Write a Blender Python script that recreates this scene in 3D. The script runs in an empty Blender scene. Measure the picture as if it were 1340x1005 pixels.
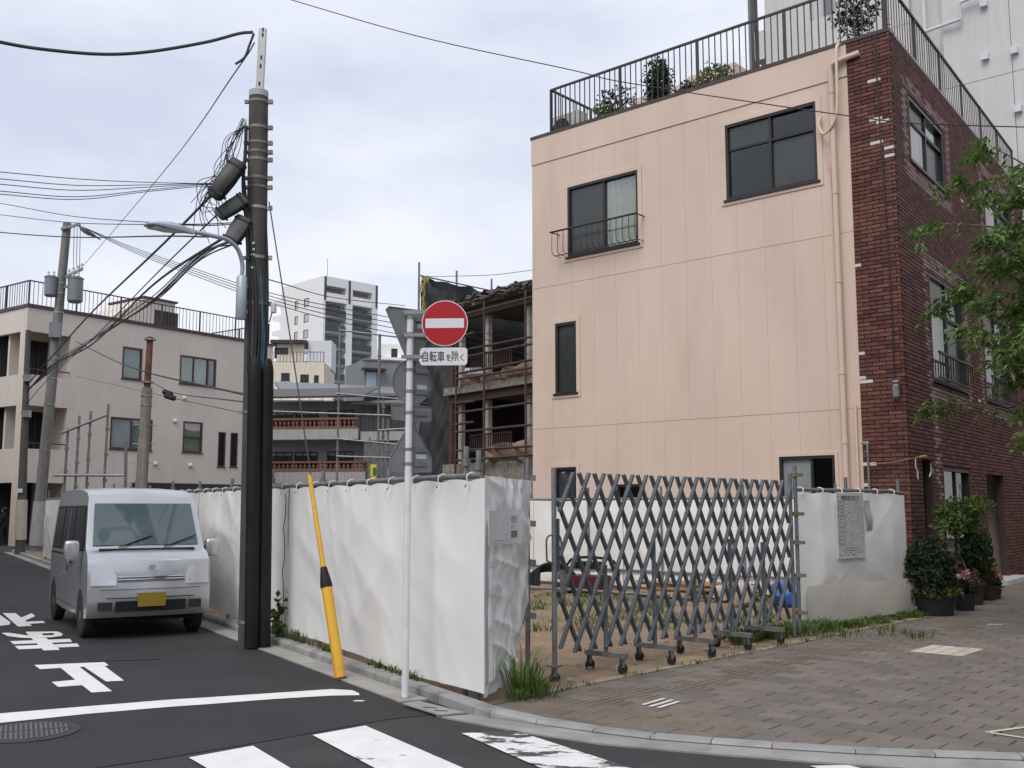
import bpy, bmesh, math, random
from mathutils import Vector, Matrix, noise
random.seed(7)
sc = bpy.context.scene
COL = sc.collection
# ---------------------------------------------------------------- camera, sky, sun, exposure
FPX, CXP, CYP, CAMH = 1340.0, 670.0, 502.5, 1.6
TILT = math.atan(162 / 1340)
cd = bpy.data.cameras.new('camera'); cam = bpy.data.objects.new('camera', cd); COL.objects.link(cam)
cam.location = (0, 0, CAMH); cam.rotation_euler = (math.pi / 2 + TILT, 0, 0)
cd.sensor_width = 36; cd.lens = 36 * FPX / 1340; cd.clip_start = 0.05; cd.clip_end = 3000
sc.camera = cam
SUN_EL, SUN_AZ = math.radians(52), math.atan2(-0.42, -0.90)     # sun high, behind the camera and a little to its left
w = bpy.data.worlds.new('World'); sc.world = w; w.use_nodes = True
nt = w.node_tree; N = nt.nodes; L = nt.links
bg = N['Background']; bg.inputs['Strength'].default_value = 0.1
sky = N.new('ShaderNodeTexSky'); sky.sky_type = 'NISHITA'; sky.sun_disc = False
sky.sun_elevation = SUN_EL; sky.sun_rotation = SUN_AZ; sky.air_density = 1.5; sky.dust_density = 3
tc = N.new('ShaderNodeTexCoord'); mp = N.new('ShaderNodeMapping'); mp.inputs['Scale'].default_value = (1.2, 1.2, 3.2)
nz = N.new('ShaderNodeTexNoise'); nz.inputs['Scale'].default_value = 1.7; nz.inputs['Detail'].default_value = 6; nz.inputs['Roughness'].default_value = 0.55
cr = N.new('ShaderNodeValToRGB')
cr.color_ramp.elements[0].position = 0.36; cr.color_ramp.elements[0].color = (5.3, 5.75, 7.0, 1)
cr.color_ramp.elements[1].position = 0.62; cr.color_ramp.elements[1].color = (7.7, 7.9, 8.6, 1)
mx = N.new('ShaderNodeMix'); mx.data_type = 'RGBA'; mx.inputs[0].default_value = 0.9
L.new(tc.outputs['Generated'], mp.inputs['Vector']); L.new(mp.outputs['Vector'], nz.inputs['Vector'])
L.new(nz.outputs['Fac'], cr.inputs['Fac']); L.new(sky.outputs['Color'], mx.inputs[6]); L.new(cr.outputs['Color'], mx.inputs[7])
L.new(mx.outputs[2], bg.inputs['Color'])
sl = bpy.data.lights.new('sun', 'SUN'); sun = bpy.data.objects.new('sun', sl); COL.objects.link(sun)
sl.energy = 1.5; sl.angle = math.radians(35); sl.color = (1, 0.96, 0.9)
sdir = Vector((math.sin(math.atan2(-0.42, -0.90)) * math.cos(SUN_EL), math.cos(math.atan2(-0.42, -0.90)) * math.cos(SUN_EL), math.sin(SUN_EL)))
sun.location = (0, 0, 30); sun.rotation_euler = sdir.to_track_quat('Z', 'Y').to_euler()
vs = sc.view_settings; vs.view_transform = 'Standard'; vs.look = 'None'; vs.exposure = 0.36; vs.gamma = 1; vs.use_curve_mapping = False
sc.cycles.use_denoising = True; sc.cycles.max_bounces = 8; sc.cycles.transparent_max_bounces = 12

# ---------------------------------------------------------------- surveying helpers (sight lines -> world points)
CT, ST = math.cos(TILT), math.sin(TILT)
def ray(px, py):
    x = (px - CXP) / FPX; z = -(py - CYP) / FPX
    return Vector((x, CT - z * ST, ST + z * CT))
def G(px, py, z=0.0):
    d = ray(px, py); t = (z - CAMH) / d.z
    return Vector((d.x * t, d.y * t, z))
def D(px, py, Y):
    d = ray(px, py); t = Y / d.y
    return Vector((d.x * t, Y, CAMH + d.z * t))
N1 = Vector((.855, .519, 0)); R1 = Vector((-.519, .855, 0))          # across / along the side street
def NR(n, r, z=0.0): return N1 * n + R1 * r + Vector((0, 0, z))
S2 = Vector((.66, .751, 0)); Q2 = Vector((.751, -.66, 0))            # along / across the pavement

class Facade:
    def __init__(s, A, d):
        s.A = Vector((A[0], A[1], 0)); s.d = Vector((d[0], d[1], 0)).normalized()
        s.n = Vector((s.d.y, -s.d.x, 0))
        s.M = Matrix(((s.d.x, s.n.x, 0, s.A.x), (s.d.y, s.n.y, 0, s.A.y), (0, 0, 1, 0), (0, 0, 0, 1)))   # (u, out, z)
    def uv(s, px, py, out=0.0):
        d = ray(px, py); O = Vector((0, 0, CAMH))
        t = ((s.A + s.n * out - O).dot(s.n)) / d.dot(s.n); p = O + d * t
        return ((p - s.A).dot(s.d), p.z)
    def rect(s, x0, y0, x1, y1):          # top-left and bottom-right sight points
        a = s.uv(x0, y0); b = s.uv(x1, y1)
        return (a[0], b[0], b[1], a[1])   # u0,u1,z0,z1
    def pt(s, u, o, z): return s.M @ Vector((u, o, z))

# ---------------------------------------------------------------- materials
MATS = {}
def mat(name, col, rough=.7, metal=0.0, var=.12, scale=5.0, bump=0.0, bscale=60.0, rnd=0.0, streak=0.0, spec=.5, grain=0.0, gscale=250.0, trans=0.0, stretch=(1, 1, 1), dirt=None, dirt_amt=0.0, dirt_scale=1.5):
    if name in MATS: return MATS[name]
    m = bpy.data.materials.new(name); m.use_nodes = True; t = m.node_tree; n = t.nodes; l = t.links
    b = n['Principled BSDF']; b.inputs['Roughness'].default_value = rough; b.inputs['Metallic'].default_value = metal
    b.inputs['Specular IOR Level'].default_value = spec
    co = n.new('ShaderNodeTexCoord'); mpp = n.new('ShaderNodeMapping'); mpp.inputs['Scale'].default_value = stretch
    l.new(co.outputs['Object'], mpp.inputs['Vector'])
    def nzf(sc_, det=4):
        q = n.new('ShaderNodeTexNoise'); q.inputs['Scale'].default_value = sc_; q.inputs['Detail'].default_value = det
        l.new(mpp.outputs['Vector'], q.inputs['Vector']); return q.outputs['Fac']
    def mr(v, lo, hi, a=.3, z=.7):
        q = n.new('ShaderNodeMapRange'); q.inputs[1].default_value = a; q.inputs[2].default_value = z; q.inputs[3].default_value = lo; q.inputs[4].default_value = hi
        l.new(v, q.inputs[0]); return q.outputs[0]
    def mul(a, c):
        q = n.new('ShaderNodeMath'); q.operation = 'MULTIPLY'; l.new(a, q.inputs[0]); l.new(c, q.inputs[1]); return q.outputs[0]
    f = mr(nzf(scale), 1 - var, 1 + var)
    if grain: f = mul(f, mr(nzf(gscale, 2), 1 - grain, 1 + grain))
    if streak:
        q = n.new('ShaderNodeMapping'); q.inputs['Scale'].default_value = (9, 9, .35); l.new(co.outputs['Object'], q.inputs['Vector'])
        k = n.new('ShaderNodeTexNoise'); k.inputs['Scale'].default_value = 1.0; k.inputs['Detail'].default_value = 5; l.new(q.outputs['Vector'], k.inputs['Vector'])
        f = mul(f, mr(k.outputs['Fac'], 1 - streak, 1 + streak * .4, .35, .7))
    if rnd:
        oi = n.new('ShaderNodeObjectInfo'); ge = n.new('ShaderNodeNewGeometry')
        a = n.new('ShaderNodeMath'); a.operation = 'ADD'; l.new(oi.outputs['Random'], a.inputs[0]); l.new(ge.outputs['Random Per Island'], a.inputs[1])
        fr = n.new('ShaderNodeMath'); fr.operation = 'FRACT'; l.new(a.outputs[0], fr.inputs[0])
        f = mul(f, mr(fr.outputs[0], 1 - rnd, 1 + rnd, 0, 1))
    v = n.new('ShaderNodeVectorMath'); v.operation = 'SCALE'; v.inputs[0].default_value = col[:3]; l.new(f, v.inputs['Scale'])
    out = v.outputs[0]
    if dirt:
        mm = n.new('ShaderNodeMix'); mm.data_type = 'RGBA'; l.new(out, mm.inputs[6]); mm.inputs[7].default_value = (*dirt, 1)
        l.new(mr(nzf(dirt_scale, 7), 0, dirt_amt, .5, .72), mm.inputs[0]); out = mm.outputs[2]
    l.new(out, b.inputs['Base Color'])
    if bump:
        bp = n.new('ShaderNodeBump'); bp.inputs['Strength'].default_value = bump; bp.inputs['Distance'].default_value = .01
        l.new(nzf(bscale, 5), bp.inputs['Height']); l.new(bp.outputs['Normal'], b.inputs['Normal'])
    if trans:
        tr = n.new('ShaderNodeBsdfTranslucent'); l.new(out, tr.inputs['Color']); ms = n.new('ShaderNodeMixShader'); ms.inputs[0].default_value = trans
        l.new(b.outputs[0], ms.inputs[1]); l.new(tr.outputs[0], ms.inputs[2]); l.new(ms.outputs[0], n['Material Output'].inputs['Surface'])
    MATS[name] = m; return m
def glass(name, tint=(.86, .9, .88), refl=.03, rough=.02):
    if name in MATS: return MATS[name]
    m = bpy.data.materials.new(name); m.use_nodes = True; t = m.node_tree; n = t.nodes; l = t.links
    n.remove(n['Principled BSDF'])
    tr = n.new('ShaderNodeBsdfTransparent'); tr.inputs[0].default_value = (*tint, 1)
    gl = n.new('ShaderNodeBsdfGlossy'); gl.inputs['Roughness'].default_value = rough; gl.inputs[0].default_value = (.9, .93, .95, 1)
    lw = n.new('ShaderNodeLayerWeight'); lw.inputs[0].default_value = .35
    mr = n.new('ShaderNodeMapRange'); mr.inputs[3].default_value = refl; mr.inputs[4].default_value = .6; l.new(lw.outputs['Fresnel'], mr.inputs[0])
    co = n.new('ShaderNodeTexCoord'); q = n.new('ShaderNodeTexNoise'); q.inputs['Scale'].default_value = 1.3; l.new(co.outputs['Object'], q.inputs['Vector'])
    bp = n.new('ShaderNodeBump'); bp.inputs['Strength'].default_value = .05; bp.inputs['Distance'].default_value = .05; l.new(q.outputs['Fac'], bp.inputs['Height']); l.new(bp.outputs[0], gl.inputs['Normal'])
    ms = n.new('ShaderNodeMixShader'); l.new(mr.outputs[0], ms.inputs[0]); l.new(tr.outputs[0], ms.inputs[1]); l.new(gl.outputs[0], ms.inputs[2])
    l.new(ms.outputs[0], n['Material Output'].inputs['Surface']); MATS[name] = m; return m

# ---------------------------------------------------------------- mesh helpers
class MB:
    def __init__(s, M=None): s.v = []; s.f = []; s.mi = []; s.M = M or Matrix.Identity(4); s.cur = 0
    def add(s, vs_, fs):
        o = len(s.v); s.v += [Vector(p) for p in vs_]; s.f += [tuple(i + o for i in f) for f in fs]; s.mi += [s.cur] * len(fs); return s
    def box(s, a, b):       # two opposite corners in the builder's frame
        x0, x1 = sorted((a[0], b[0])); y0, y1 = sorted((a[1], b[1])); z0, z1 = sorted((a[2], b[2]))
        return s.add([(x0, y0, z0), (x1, y0, z0), (x1, y1, z0), (x0, y1, z0), (x0, y0, z1), (x1, y0, z1), (x1, y1, z1), (x0, y1, z1)],
                     [(0, 3, 2, 1), (4, 5, 6, 7), (0, 1, 5, 4), (1, 2, 6, 5), (2, 3, 7, 6), (3, 0, 4, 7)])
    def obox(s, c, ax, ay, az):   # oriented box: centre and three half axes
        c = Vector(c); ax, ay, az = Vector(ax), Vector(ay), Vector(az)
        P = [c + ax * i + ay * j + az * k for k in (-1, 1) for (i, j) in ((-1, -1), (1, -1), (1, 1), (-1, 1))]
        return s.add(P, [(0, 3, 2, 1), (4, 5, 6, 7), (0, 1, 5, 4), (1, 2, 6, 5), (2, 3, 7, 6), (3, 0, 4, 7)])
    def bar(s, p, q, wd, th, up=(0, 0, 1)):   # flat bar between two points
        p, q = Vector(p), Vector(q); d = (q - p); h = d * .5; d = d.normalized(); up = Vector(up)
        a = d.cross(up)
        if a.length < 1e-4: a = d.cross(Vector((1, 0, 0)))
        a.normalize(); b = d.cross(a).normalized()
        return s.obox((p + q) / 2, h, a * wd / 2, b * th / 2)
    def tube(s, pts, r, n=8, caps=True):
        pts = [Vector(p) for p in pts]; k = len(pts); rr = r if isinstance(r, (list, tuple)) else [r] * k; o = []; fs = []
        ref = None
        for i, p in enumerate(pts):
            d = (pts[min(i + 1, k - 1)] - pts[max(i - 1, 0)]).normalized()
            if ref is None:
                ref = d.cross(Vector((0, 0, 1)))
                if ref.length < 1e-3: ref = d.cross(Vector((1, 0, 0)))
            a = (ref - d * ref.dot(d)).normalized(); ref = a; b = d.cross(a)
            for j in range(n):
                t = 2 * math.pi * j / n; o.append(p + (a * math.cos(t) + b * math.sin(t)) * rr[i])
        for i in range(k - 1):
            for j in range(n):
                j2 = (j + 1) % n; fs.append((i * n + j, i * n + j2, (i + 1) * n + j2, (i + 1) * n + j))
        if caps: fs.append(tuple(reversed(range(n)))); fs.append(tuple(range((k - 1) * n, k * n)))
        return s.add(o, fs)
    def cyl(s, p, q, r, n=12, r2=None): return s.tube([p, q], [r, r if r2 is None else r2], n)
    def lathe(s, c, prof, n=16, axis=(0, 0, 1)):
        ax = Vector(axis).normalized(); c = Vector(c)
        return s.tube([c + ax * z for (r, z) in prof], [max(r, 1e-4) for (r, z) in prof], n) if False else s._lathe(c, prof, n, ax)
    def _lathe(s, c, prof, n, ax):
        a = ax.orthogonal().normalized(); b = ax.cross(a); o = []; fs = []
        for (r, z) in prof:
            for j in range(n):
                t = 2 * math.pi * j / n; o.append(c + ax * z + (a * math.cos(t) + b * math.sin(t)) * max(r, 1e-4))
        for i in range(len(prof) - 1):
            for j in range(n): fs.append((i * n + j, i * n + (j + 1) % n, (i + 1) * n + (j + 1) % n, (i + 1) * n + j))
        fs.append(tuple(reversed(range(n)))); fs.append(tuple(range((len(prof) - 1) * n, len(prof) * n)))
        return s.add(o, fs)
    def prism(s, poly, off):     # planar polygon (3-D points) extruded by a vector
        poly = [Vector(p) for p in poly]; off = Vector(off); k = len(poly)
        return s.add(poly + [p + off for p in poly], [tuple(range(k)), tuple(range(2 * k - 1, k - 1, -1))] + [(i, i + k, (i + 1) % k + k, (i + 1) % k) for i in range(k)])
    def grid(s, fn, nu, nv):
        o = [fn(i / nu, j / nv) for j in range(nv + 1) for i in range(nu + 1)]
        return s.add(o, [(j * (nu + 1) + i, j * (nu + 1) + i + 1, (j + 1) * (nu + 1) + i + 1, (j + 1) * (nu + 1) + i) for j in range(nv) for i in range(nu)])
    def holed(s, u0, u1, z0, z1, holes, depth=.12, out=0.0):      # wall rectangle with openings (u, out, z frame)
        us = sorted({u0, u1, *[min(max(c, u0), u1) for h in holes for c in h[:2]]}); zs = sorted({z0, z1, *[min(max(c, z0), z1) for h in holes for c in h[2:4]]})
        def solid(i, j):
            if i < 0 or j < 0 or i >= len(us) - 1 or j >= len(zs) - 1: return False
            cu = (us[i] + us[i + 1]) / 2; cz = (zs[j] + zs[j + 1]) / 2
            return not any(h[0] < cu < h[1] and h[2] < cz < h[3] for h in holes)
        for i in range(len(us) - 1):
            for j in range(len(zs) - 1):
                if not solid(i, j): continue
                a, b, c, d = us[i], us[i + 1], zs[j], zs[j + 1]; o0, o1 = out, out - depth
                s.add([(a, o0, c), (b, o0, c), (b, o0, d), (a, o0, d)], [(0, 1, 2, 3)])
                s.add([(a, o1, c), (b, o1, c), (b, o1, d), (a, o1, d)], [(3, 2, 1, 0)])
                if not solid(i - 1, j): s.add([(a, o0, c), (a, o0, d), (a, o1, d), (a, o1, c)], [(0, 1, 2, 3)])
                if not solid(i + 1, j): s.add([(b, o0, c), (b, o0, d), (b, o1, d), (b, o1, c)], [(3, 2, 1, 0)])
                if not solid(i, j - 1): s.add([(a, o0, c), (b, o0, c), (b, o1, c), (a, o1, c)], [(3, 2, 1, 0)])
                if not solid(i, j + 1): s.add([(a, o0, d), (b, o0, d), (b, o1, d), (a, o1, d)], [(0, 1, 2, 3)])
        return s
    def mesh(s, name, mats, smooth=False):
        me = bpy.data.meshes.new(name); me.from_pydata([s.M @ v for v in s.v], [], s.f)
        for m in (mats if isinstance(mats, (list, tuple)) else [mats]): me.materials.append(m)
        if any(s.mi): me.polygons.foreach_set('material_index', s.mi)
        if smooth:
            me.polygons.foreach_set('use_smooth', [True] * len(me.polygons))
            try: me.set_sharp_from_angle(angle=math.radians(40))
            except Exception: pass
        me.update(); return me
    def build(s, name, mats, parent=None, smooth=False, kind=None):
        o = bpy.data.objects.new(name, s.mesh(name, mats, smooth)); COL.objects.link(o); attach(o, parent)
        if kind: o['kind'] = kind
        return o
WORLD = {}
def attach(o, parent):
    if parent is not None:
        o.parent = parent
        if parent.name in WORLD: o.matrix_parent_inverse = WORLD[parent.name].inverted()
def tag(o, label, cat, group=None):
    o['label'] = label; o['category'] = cat
    if group: o['group'] = group
    return o
def thing(name, label, cat, loc=(0, 0, 0), group=None, local=False, rotz=0.0):
    e = bpy.data.objects.new(name, None); COL.objects.link(e); e.location = loc; e.empty_display_size = .2
    if local: e.rotation_euler = (0, 0, rotz)
    else: WORLD[e.name] = Matrix.Translation(Vector(loc))
    return tag(e, label, cat, group)
def place(mesh, name, parent, loc, rotz=0.0):
    o = bpy.data.objects.new(name, mesh); COL.objects.link(o); o.location = loc; o.rotation_euler = (0, 0, rotz); attach(o, parent); return o
def struct(o): o['kind'] = 'structure'; return o
def group_root(name, loc=(0, 0, 0)):
    e = bpy.data.objects.new(name, None); COL.objects.link(e); e.location = loc; WORLD[e.name] = Matrix.Translation(Vector(loc)); e['kind'] = 'structure'; return e
def clip(poly, p, n):       # keep the side where (x-p).n >= 0
    out = []
    for i in range(len(poly)):
        a, b = poly[i], poly[(i + 1) % len(poly)]; da, db = (a - p).dot(n), (b - p).dot(n)
        if da >= 0: out.append(a)
        if (da >= 0) != (db >= 0): out.append(a + (b - a) * (da / (da - db)))
    return out
def inset(poly, d):         # shrink a convex polygon
    if len(poly) < 3: return []
    c = sum(poly, Vector()) / len(poly); out = poly
    for i in range(len(poly)):
        a, b = poly[i], poly[(i + 1) % len(poly)]; e = (b - a)
        if e.length < 1e-4: continue
        n = Vector((-e.y, e.x, 0)).normalized()
        if (c - a).dot(n) < 0: n = -n
        out = clip(out, a + n * d, n)
        if len(out) < 3: return []
    return out
def smoothpts(pts, k=6):
    pts = [Vector(p) for p in pts]; out = []
    P = [pts[0] * 2 - pts[1]] + pts + [pts[-1] * 2 - pts[-2]]
    for i in range(1, len(P) - 2):
        for j in range(k):
            t = j / k; a, b, c, d = P[i - 1], P[i], P[i + 1], P[i + 2]
            out.append(.5 * ((2 * b) + (c - a) * t + (2 * a - 5 * b + 4 * c - d) * t * t + (3 * b - a - 3 * c + d) * t ** 3))
    return out + [pts[-1]]

# ---------------------------------------------------------------- shared materials
asphalt_new = mat('asphalt_new', (.024, .024, .027), .82, var=.16, scale=1.2, bump=.8, bscale=150, grain=.55, gscale=170, dirt=(.042, .041, .04), dirt_amt=.5, dirt_scale=.9)
asphalt_old = mat('asphalt_old', (.038, .038, .040), .85, var=.15, scale=2.0, bump=1.0, bscale=110, grain=.6, gscale=130, dirt=(.062, .06, .057), dirt_amt=.55, dirt_scale=1.4)
concrete = mat('concrete', (.30, .29, .27), .9, var=.12, scale=3, bump=.4, bscale=120, grain=.12, rnd=.12, dirt=(.16, .14, .115), dirt_amt=.6, dirt_scale=2.6)
kerbstone = mat('kerb_concrete', (.29, .29, .285), .88, var=.1, scale=4, bump=.5, bscale=90, grain=.15, rnd=.14, dirt=(.13, .12, .105), dirt_amt=.65, dirt_scale=3.5)
soil = mat('soil', (.235, .165, .105), .95, var=.22, scale=1.3, bump=1.0, bscale=25, grain=.25, gscale=90, dirt=(.16, .115, .075), dirt_amt=.7, dirt_scale=2.2)
white_sheet = mat('white_sheet', (.86, .855, .84), .45, var=.025, scale=1.1, trans=.06, dirt=(.77, .745, .69), dirt_amt=.45, dirt_scale=.9)
white_sheet_bright = mat('white_sheet_folded', (.80, .80, .82), .5, var=.04, trans=.15)
pipe_steel = mat('galvanised_pipe', (.23, .24, .25), .5, .55, var=.2, scale=9, dirt=(.16, .12, .09), dirt_amt=.5, dirt_scale=7)
gate_steel = mat('gate_steel', (.105, .122, .138), .5, .15, var=.1, scale=7, dirt=(.2, .19, .18), dirt_amt=.25, dirt_scale=9)
dark_metal = mat('dark_bronze_metal', (.045, .036, .034), .45, .3, var=.15)
rail_brown = mat('railing_brown', (.065, .05, .048), .45, .3, var=.2, scale=3)
frame_dark = mat('window_frame_dark', (.035, .03, .03), .4, .3, var=.1)
frame_brown = mat('window_frame_brown', (.075, .05, .045), .45, .3, var=.1)
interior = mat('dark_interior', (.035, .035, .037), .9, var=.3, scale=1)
glass_clear = glass('window_glass'); glass_dark = glass('window_glass_tinted', (.2, .22, .23), .03)
frosted = mat('frosted_glass', (.042, .048, .046), .18, var=.2, scale=1.2, spec=.6)
frosted_light = mat('frosted_glass_pale', (.22, .25, .26), .25, var=.15, scale=1.5, spec=.6)
curtain_m = mat('curtain_cloth', (.75, .70, .58), .9, var=.1, trans=.2)
curtain_g = mat('curtain_cloth_green', (.55, .65, .60), .9, var=.1, trans=.2)
black_plastic = mat('black_plastic', (.009, .009, .010), .6, var=.3, scale=4, spec=.3, dirt=(.03, .029, .027), dirt_amt=.4, dirt_scale=3)
cable_black = mat('cable_black', (.02, .02, .022), .6, var=.2)
cable_blue = mat('cable_blue', (.03, .12, .17), .5, var=.2)
pole_concrete = mat('pole_concrete', (.085, .079, .072), .9, var=.25, scale=2.5, bump=.4, bscale=80, streak=.35, dirt=(.055, .05, .045), dirt_amt=.6)
white_paint = mat('road_paint', (.74, .74, .72), .7, var=.06, scale=5, bump=.4, bscale=160, grain=.08)
rubber = mat('rubber', (.02, .02, .02), .8, var=.2)
# ================================================================ GROUND
ground = MB().grid(lambda a, b: Vector(((a - .5) * 1600, -200 + b * 1500, -.02)), 8, 8).build('ground', asphalt_old); struct(ground)
road = MB().add([(-60, -12, 0), (40, -12, 0), (40, 60, 0), (-60, 60, 0)], [(0, 1, 2, 3)]).build('road', asphalt_old); struct(road)
newp = [G(-80, 1035), G(220, 992), G(345, 971), G(507, 942), G(560, 936), NR(3.72, 7.35)] + [NR(3.72, 8), NR(3.72, 50), NR(-1.5, 50), NR(-1.5, 8)]
MB().add([p + Vector((0, 0, .004)) for p in newp], [tuple(range(len(newp)))]).build('street_surface', asphalt_new, road)
# worn paint: white with asphalt showing through where tyres scrub it
def worn(name, amt):
    m = mat(name, (.74, .74, .72), .7, var=.06, scale=5, bump=.4, bscale=160, grain=.1); t = m.node_tree; n = t.nodes; l = t.links
    b = n['Principled BSDF']; src = b.inputs['Base Color'].links[0].from_socket
    co = n.new('ShaderNodeTexCoord'); q = n.new('ShaderNodeTexNoise'); q.inputs['Scale'].default_value = 2.2; q.inputs['Detail'].default_value = 9; q.inputs['Roughness'].default_value = .68
    mpn = n.new('ShaderNodeMapping'); mpn.inputs['Rotation'].default_value = (0, 0, .9); mpn.inputs['Scale'].default_value = (1, 2.4, 1); l.new(co.outputs['Object'], mpn.inputs[0]); l.new(mpn.outputs[0], q.inputs['Vector'])
    r = n.new('ShaderNodeMapRange'); r.inputs[1].default_value = amt; r.inputs[2].default_value = amt + .035; l.new(q.outputs['Fac'], r.inputs[0])
    mm = n.new('ShaderNodeMix'); mm.data_type = 'RGBA'; l.new(r.outputs[0], mm.inputs[0]); l.new(src, mm.inputs[6]); mm.inputs[7].default_value = (.06, .06, .062, 1); l.new(mm.outputs[2], b.inputs['Base Color'])
    return m
worn_text = worn('lightly_worn_road_paint', .64)
worn_lo, worn_hi = worn('worn_road_paint', .60), worn('very_worn_road_paint', .50)
def marking(name, polys, m, z=.009):
    mb = MB()
    for i, p in enumerate(polys):
        pts = [Vector((q.x, q.y, z + i * .0012)) for q in p]; mb.add(pts, [tuple(range(len(pts)))])
    return mb.build(name, m, road)
def gp(pts, ox=0, oy=0, s=1): return [G(ox + x / s, oy + y / s) for x, y in pts]
marking('stop_line', [gp([(-60, 939), (0, 935), (110, 926), (220, 917), (270, 914), (360, 908), (434, 903), (461, 904.5), (470, 908.6), (470, 911), (434, 911.6), (360, 916), (270, 923), (220, 926.5), (110, 936), (0, 947.5), (-60, 953)])], worn_text)
Z = dict(ox=0, oy=780, s=4.468)
marking('road_lettering', [gp([(200, 408), (610, 391), (635, 410), (612, 415), (725, 500), (620, 505), (490, 418), (465, 420), (655, 562), (535, 570), (480, 527), (340, 537), (302, 508), (440, 495), (355, 425), (235, 433)], **Z)], worn_text)
marking('road_lettering', [gp(p, **Z) for p in (
    [(57, 268), (408, 254), (422, 272), (80, 286)], [(85, 297), (450, 282), (465, 300), (110, 317)], [(150, 218), (230, 214), (350, 320), (255, 324)],
    [(10, 221), (52, 220), (185, 240), (190, 252), (130, 250), (45, 240)], [(150, 215), (330, 213), (355, 220), (240, 225), (158, 224)],
    [(318, 214), (345, 216), (368, 230), (360, 240), (325, 245), (300, 237), (316, 232), (318, 226), (305, 222)], [(240, 238), (310, 236), (345, 242), (300, 249), (240, 250)])], worn_text)
marking('road_lettering', [gp(p, **Z) for p in (
    [(15, 103), (90, 103), (187, 178), (105, 182)], [(-30, 92), (8, 120), (62, 158), (55, 172), (0, 178), (-60, 182)], [(118, 132), (185, 105), (206, 122), (142, 150)], [(140, 156), (250, 150), (266, 162), (150, 169)])], worn_text)
def stripe(a, b, c, d, m):    # far-left, far-right, and a near point on the left and right edge; runs on out of frame
    A, B, C, Dd = G(*a), G(*b), G(*c), G(*d)
    l = (C - A).normalized(); r = (Dd - B).normalized()
    return marking('crosswalk_stripe', [[A, B, B + r * 3.2, A + l * 3.2]], m)
stripe((247, 993), (331, 977.5), (290, 1018), (377, 1005), worn_lo)
stripe((409, 963.5), (478, 951), (487, 1005), (602, 1005), worn_lo)
stripe((604, 961), (674, 957.5), (722, 1013), (820, 1005), worn_hi)
stripe((1060, 1004), (1110, 1003), (1180, 1040), (1260, 1040), worn_lo)
# manholes
iron = mat('cast_iron', (.035, .035, .037), .6, .3, var=.2, grain=.2); iron_worn = mat('cast_iron_worn', (.10, .10, .105), .6, .0, var=.2, grain=.2)
c = G(34, 959); t = thing('manhole_cover', 'round cast iron manhole cover with raised bars in the asphalt before the stop line', 'manhole', (c.x, c.y, .004))
MB().lathe((c.x, c.y, .004), [(.36, 0), (.36, .006), (.33, .0062)], 40).build('rim', iron, t)
MB().lathe((c.x, c.y, .004), [(.318, 0), (.318, .005)], 40).build('plate', iron, t)
for i in range(-9, 10):
    y = i * .033; h = math.sqrt(max(.30 ** 2 - y * y, .001)); k = int(h * 2 / .11)
    m_ = MB(); a = Vector((-.43, .9, 0)); b = Vector((.9, .43, 0))
    for j in range(2):
        s0 = -h + j * h + .012
        m_.obox(Vector((c.x, c.y, .0105)) + a * (s0 + h / 2 - .006) + b * y, a * (h / 2 - .014), b * .0075, (0, 0, .005))
    m_.build('raised_bar', iron_worn, t)
q = [G(105, 851, .006), G(174, 846, .006), G(211, 863, .006), G(121, 866, .006)]
t = thing('access_cover', 'rectangular checkered iron access cover set in the road beside the painted lettering', 'manhole', tuple(q[0]))
MB().prism(q, (0, 0, .005)).build('plate', asphalt_new, t)
m_ = MB()
for i in range(16):
    for j in range(9):
        a = (i + .5) / 16; b = (j + .5) / 9; p = q[0].lerp(q[1], a).lerp(q[3].lerp(q[2], a), b); m_.lathe(p + Vector((0, 0, .005)), [(.022, 0), (.015, .004)], 5)
m_.build('tread_pattern', asphalt_new, t, kind='stuff')
# gutter slabs and kerb stones along the side street
gut = group_root('gutter'); krb = group_root('kerb')
for i in range(58):
    r0 = 7.9 + i * .6
    if r0 > 41: break
    MB().prism([NR(3.72, r0 + .003), NR(3.975, r0 + .003), NR(3.975, r0 + .597), NR(3.72, r0 + .597)], (0, 0, .014 + .003 * random.random())).build('gutter_slab', concrete, gut)
def kerb_block(pA, pB, h0, h1, wdt=.13):
    d = (pB - pA).normalized(); n = Vector((-d.y, d.x, 0)); g = d * .004; z = Vector((0, 0, 1)); ch = .02
    P = []
    for p, h in ((pA + g, h0), (pB - g, h1)):
        c2 = min(ch, h * .6)
        P += [p, p + z * (h - c2) + n * .004, p + z * h + n * (c2 + .004), p + z * h + n * wdt, p + n * wdt]
    MB().add(P, [(4, 3, 2, 1, 0), (5, 6, 7, 8, 9)] + [(i, (i + 1) % 5, (i + 1) % 5 + 5, i + 5) for i in range(5)]).build('kerb_stone', kerbstone, krb)
cuts = [7.15, 7.75, 8.12, 8.72, 9.32, 9.92, 10.14, 10.36, 10.96, 11.56]
while cuts[-1] < 41: cuts.append(cuts[-1] + .6)
for a, b in zip(cuts, cuts[1:]): kerb_block(NR(3.985, b), NR(3.985, a), .085, .085)
kc = [NR(3.985, 7.15)] + [G(x, y) for x, y in ((640, 941), (701, 950.5), (775, 961), (850, 970.5), (930, 977), (1010, 983), (1120, 990), (1225, 994.5), (1340, 998.5))]
kc.append(kc[-1] + (kc[-1] - kc[-2]) * 6)
hs = [.085, .07, .045] + [.035] * 20
for i in range(len(kc) - 1): kerb_block(kc[i + 1] * 1.0, kc[i] * 1.0, hs[i + 1], hs[i]) if False else kerb_block(kc[i], kc[i + 1], hs[i], hs[i + 1])
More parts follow.
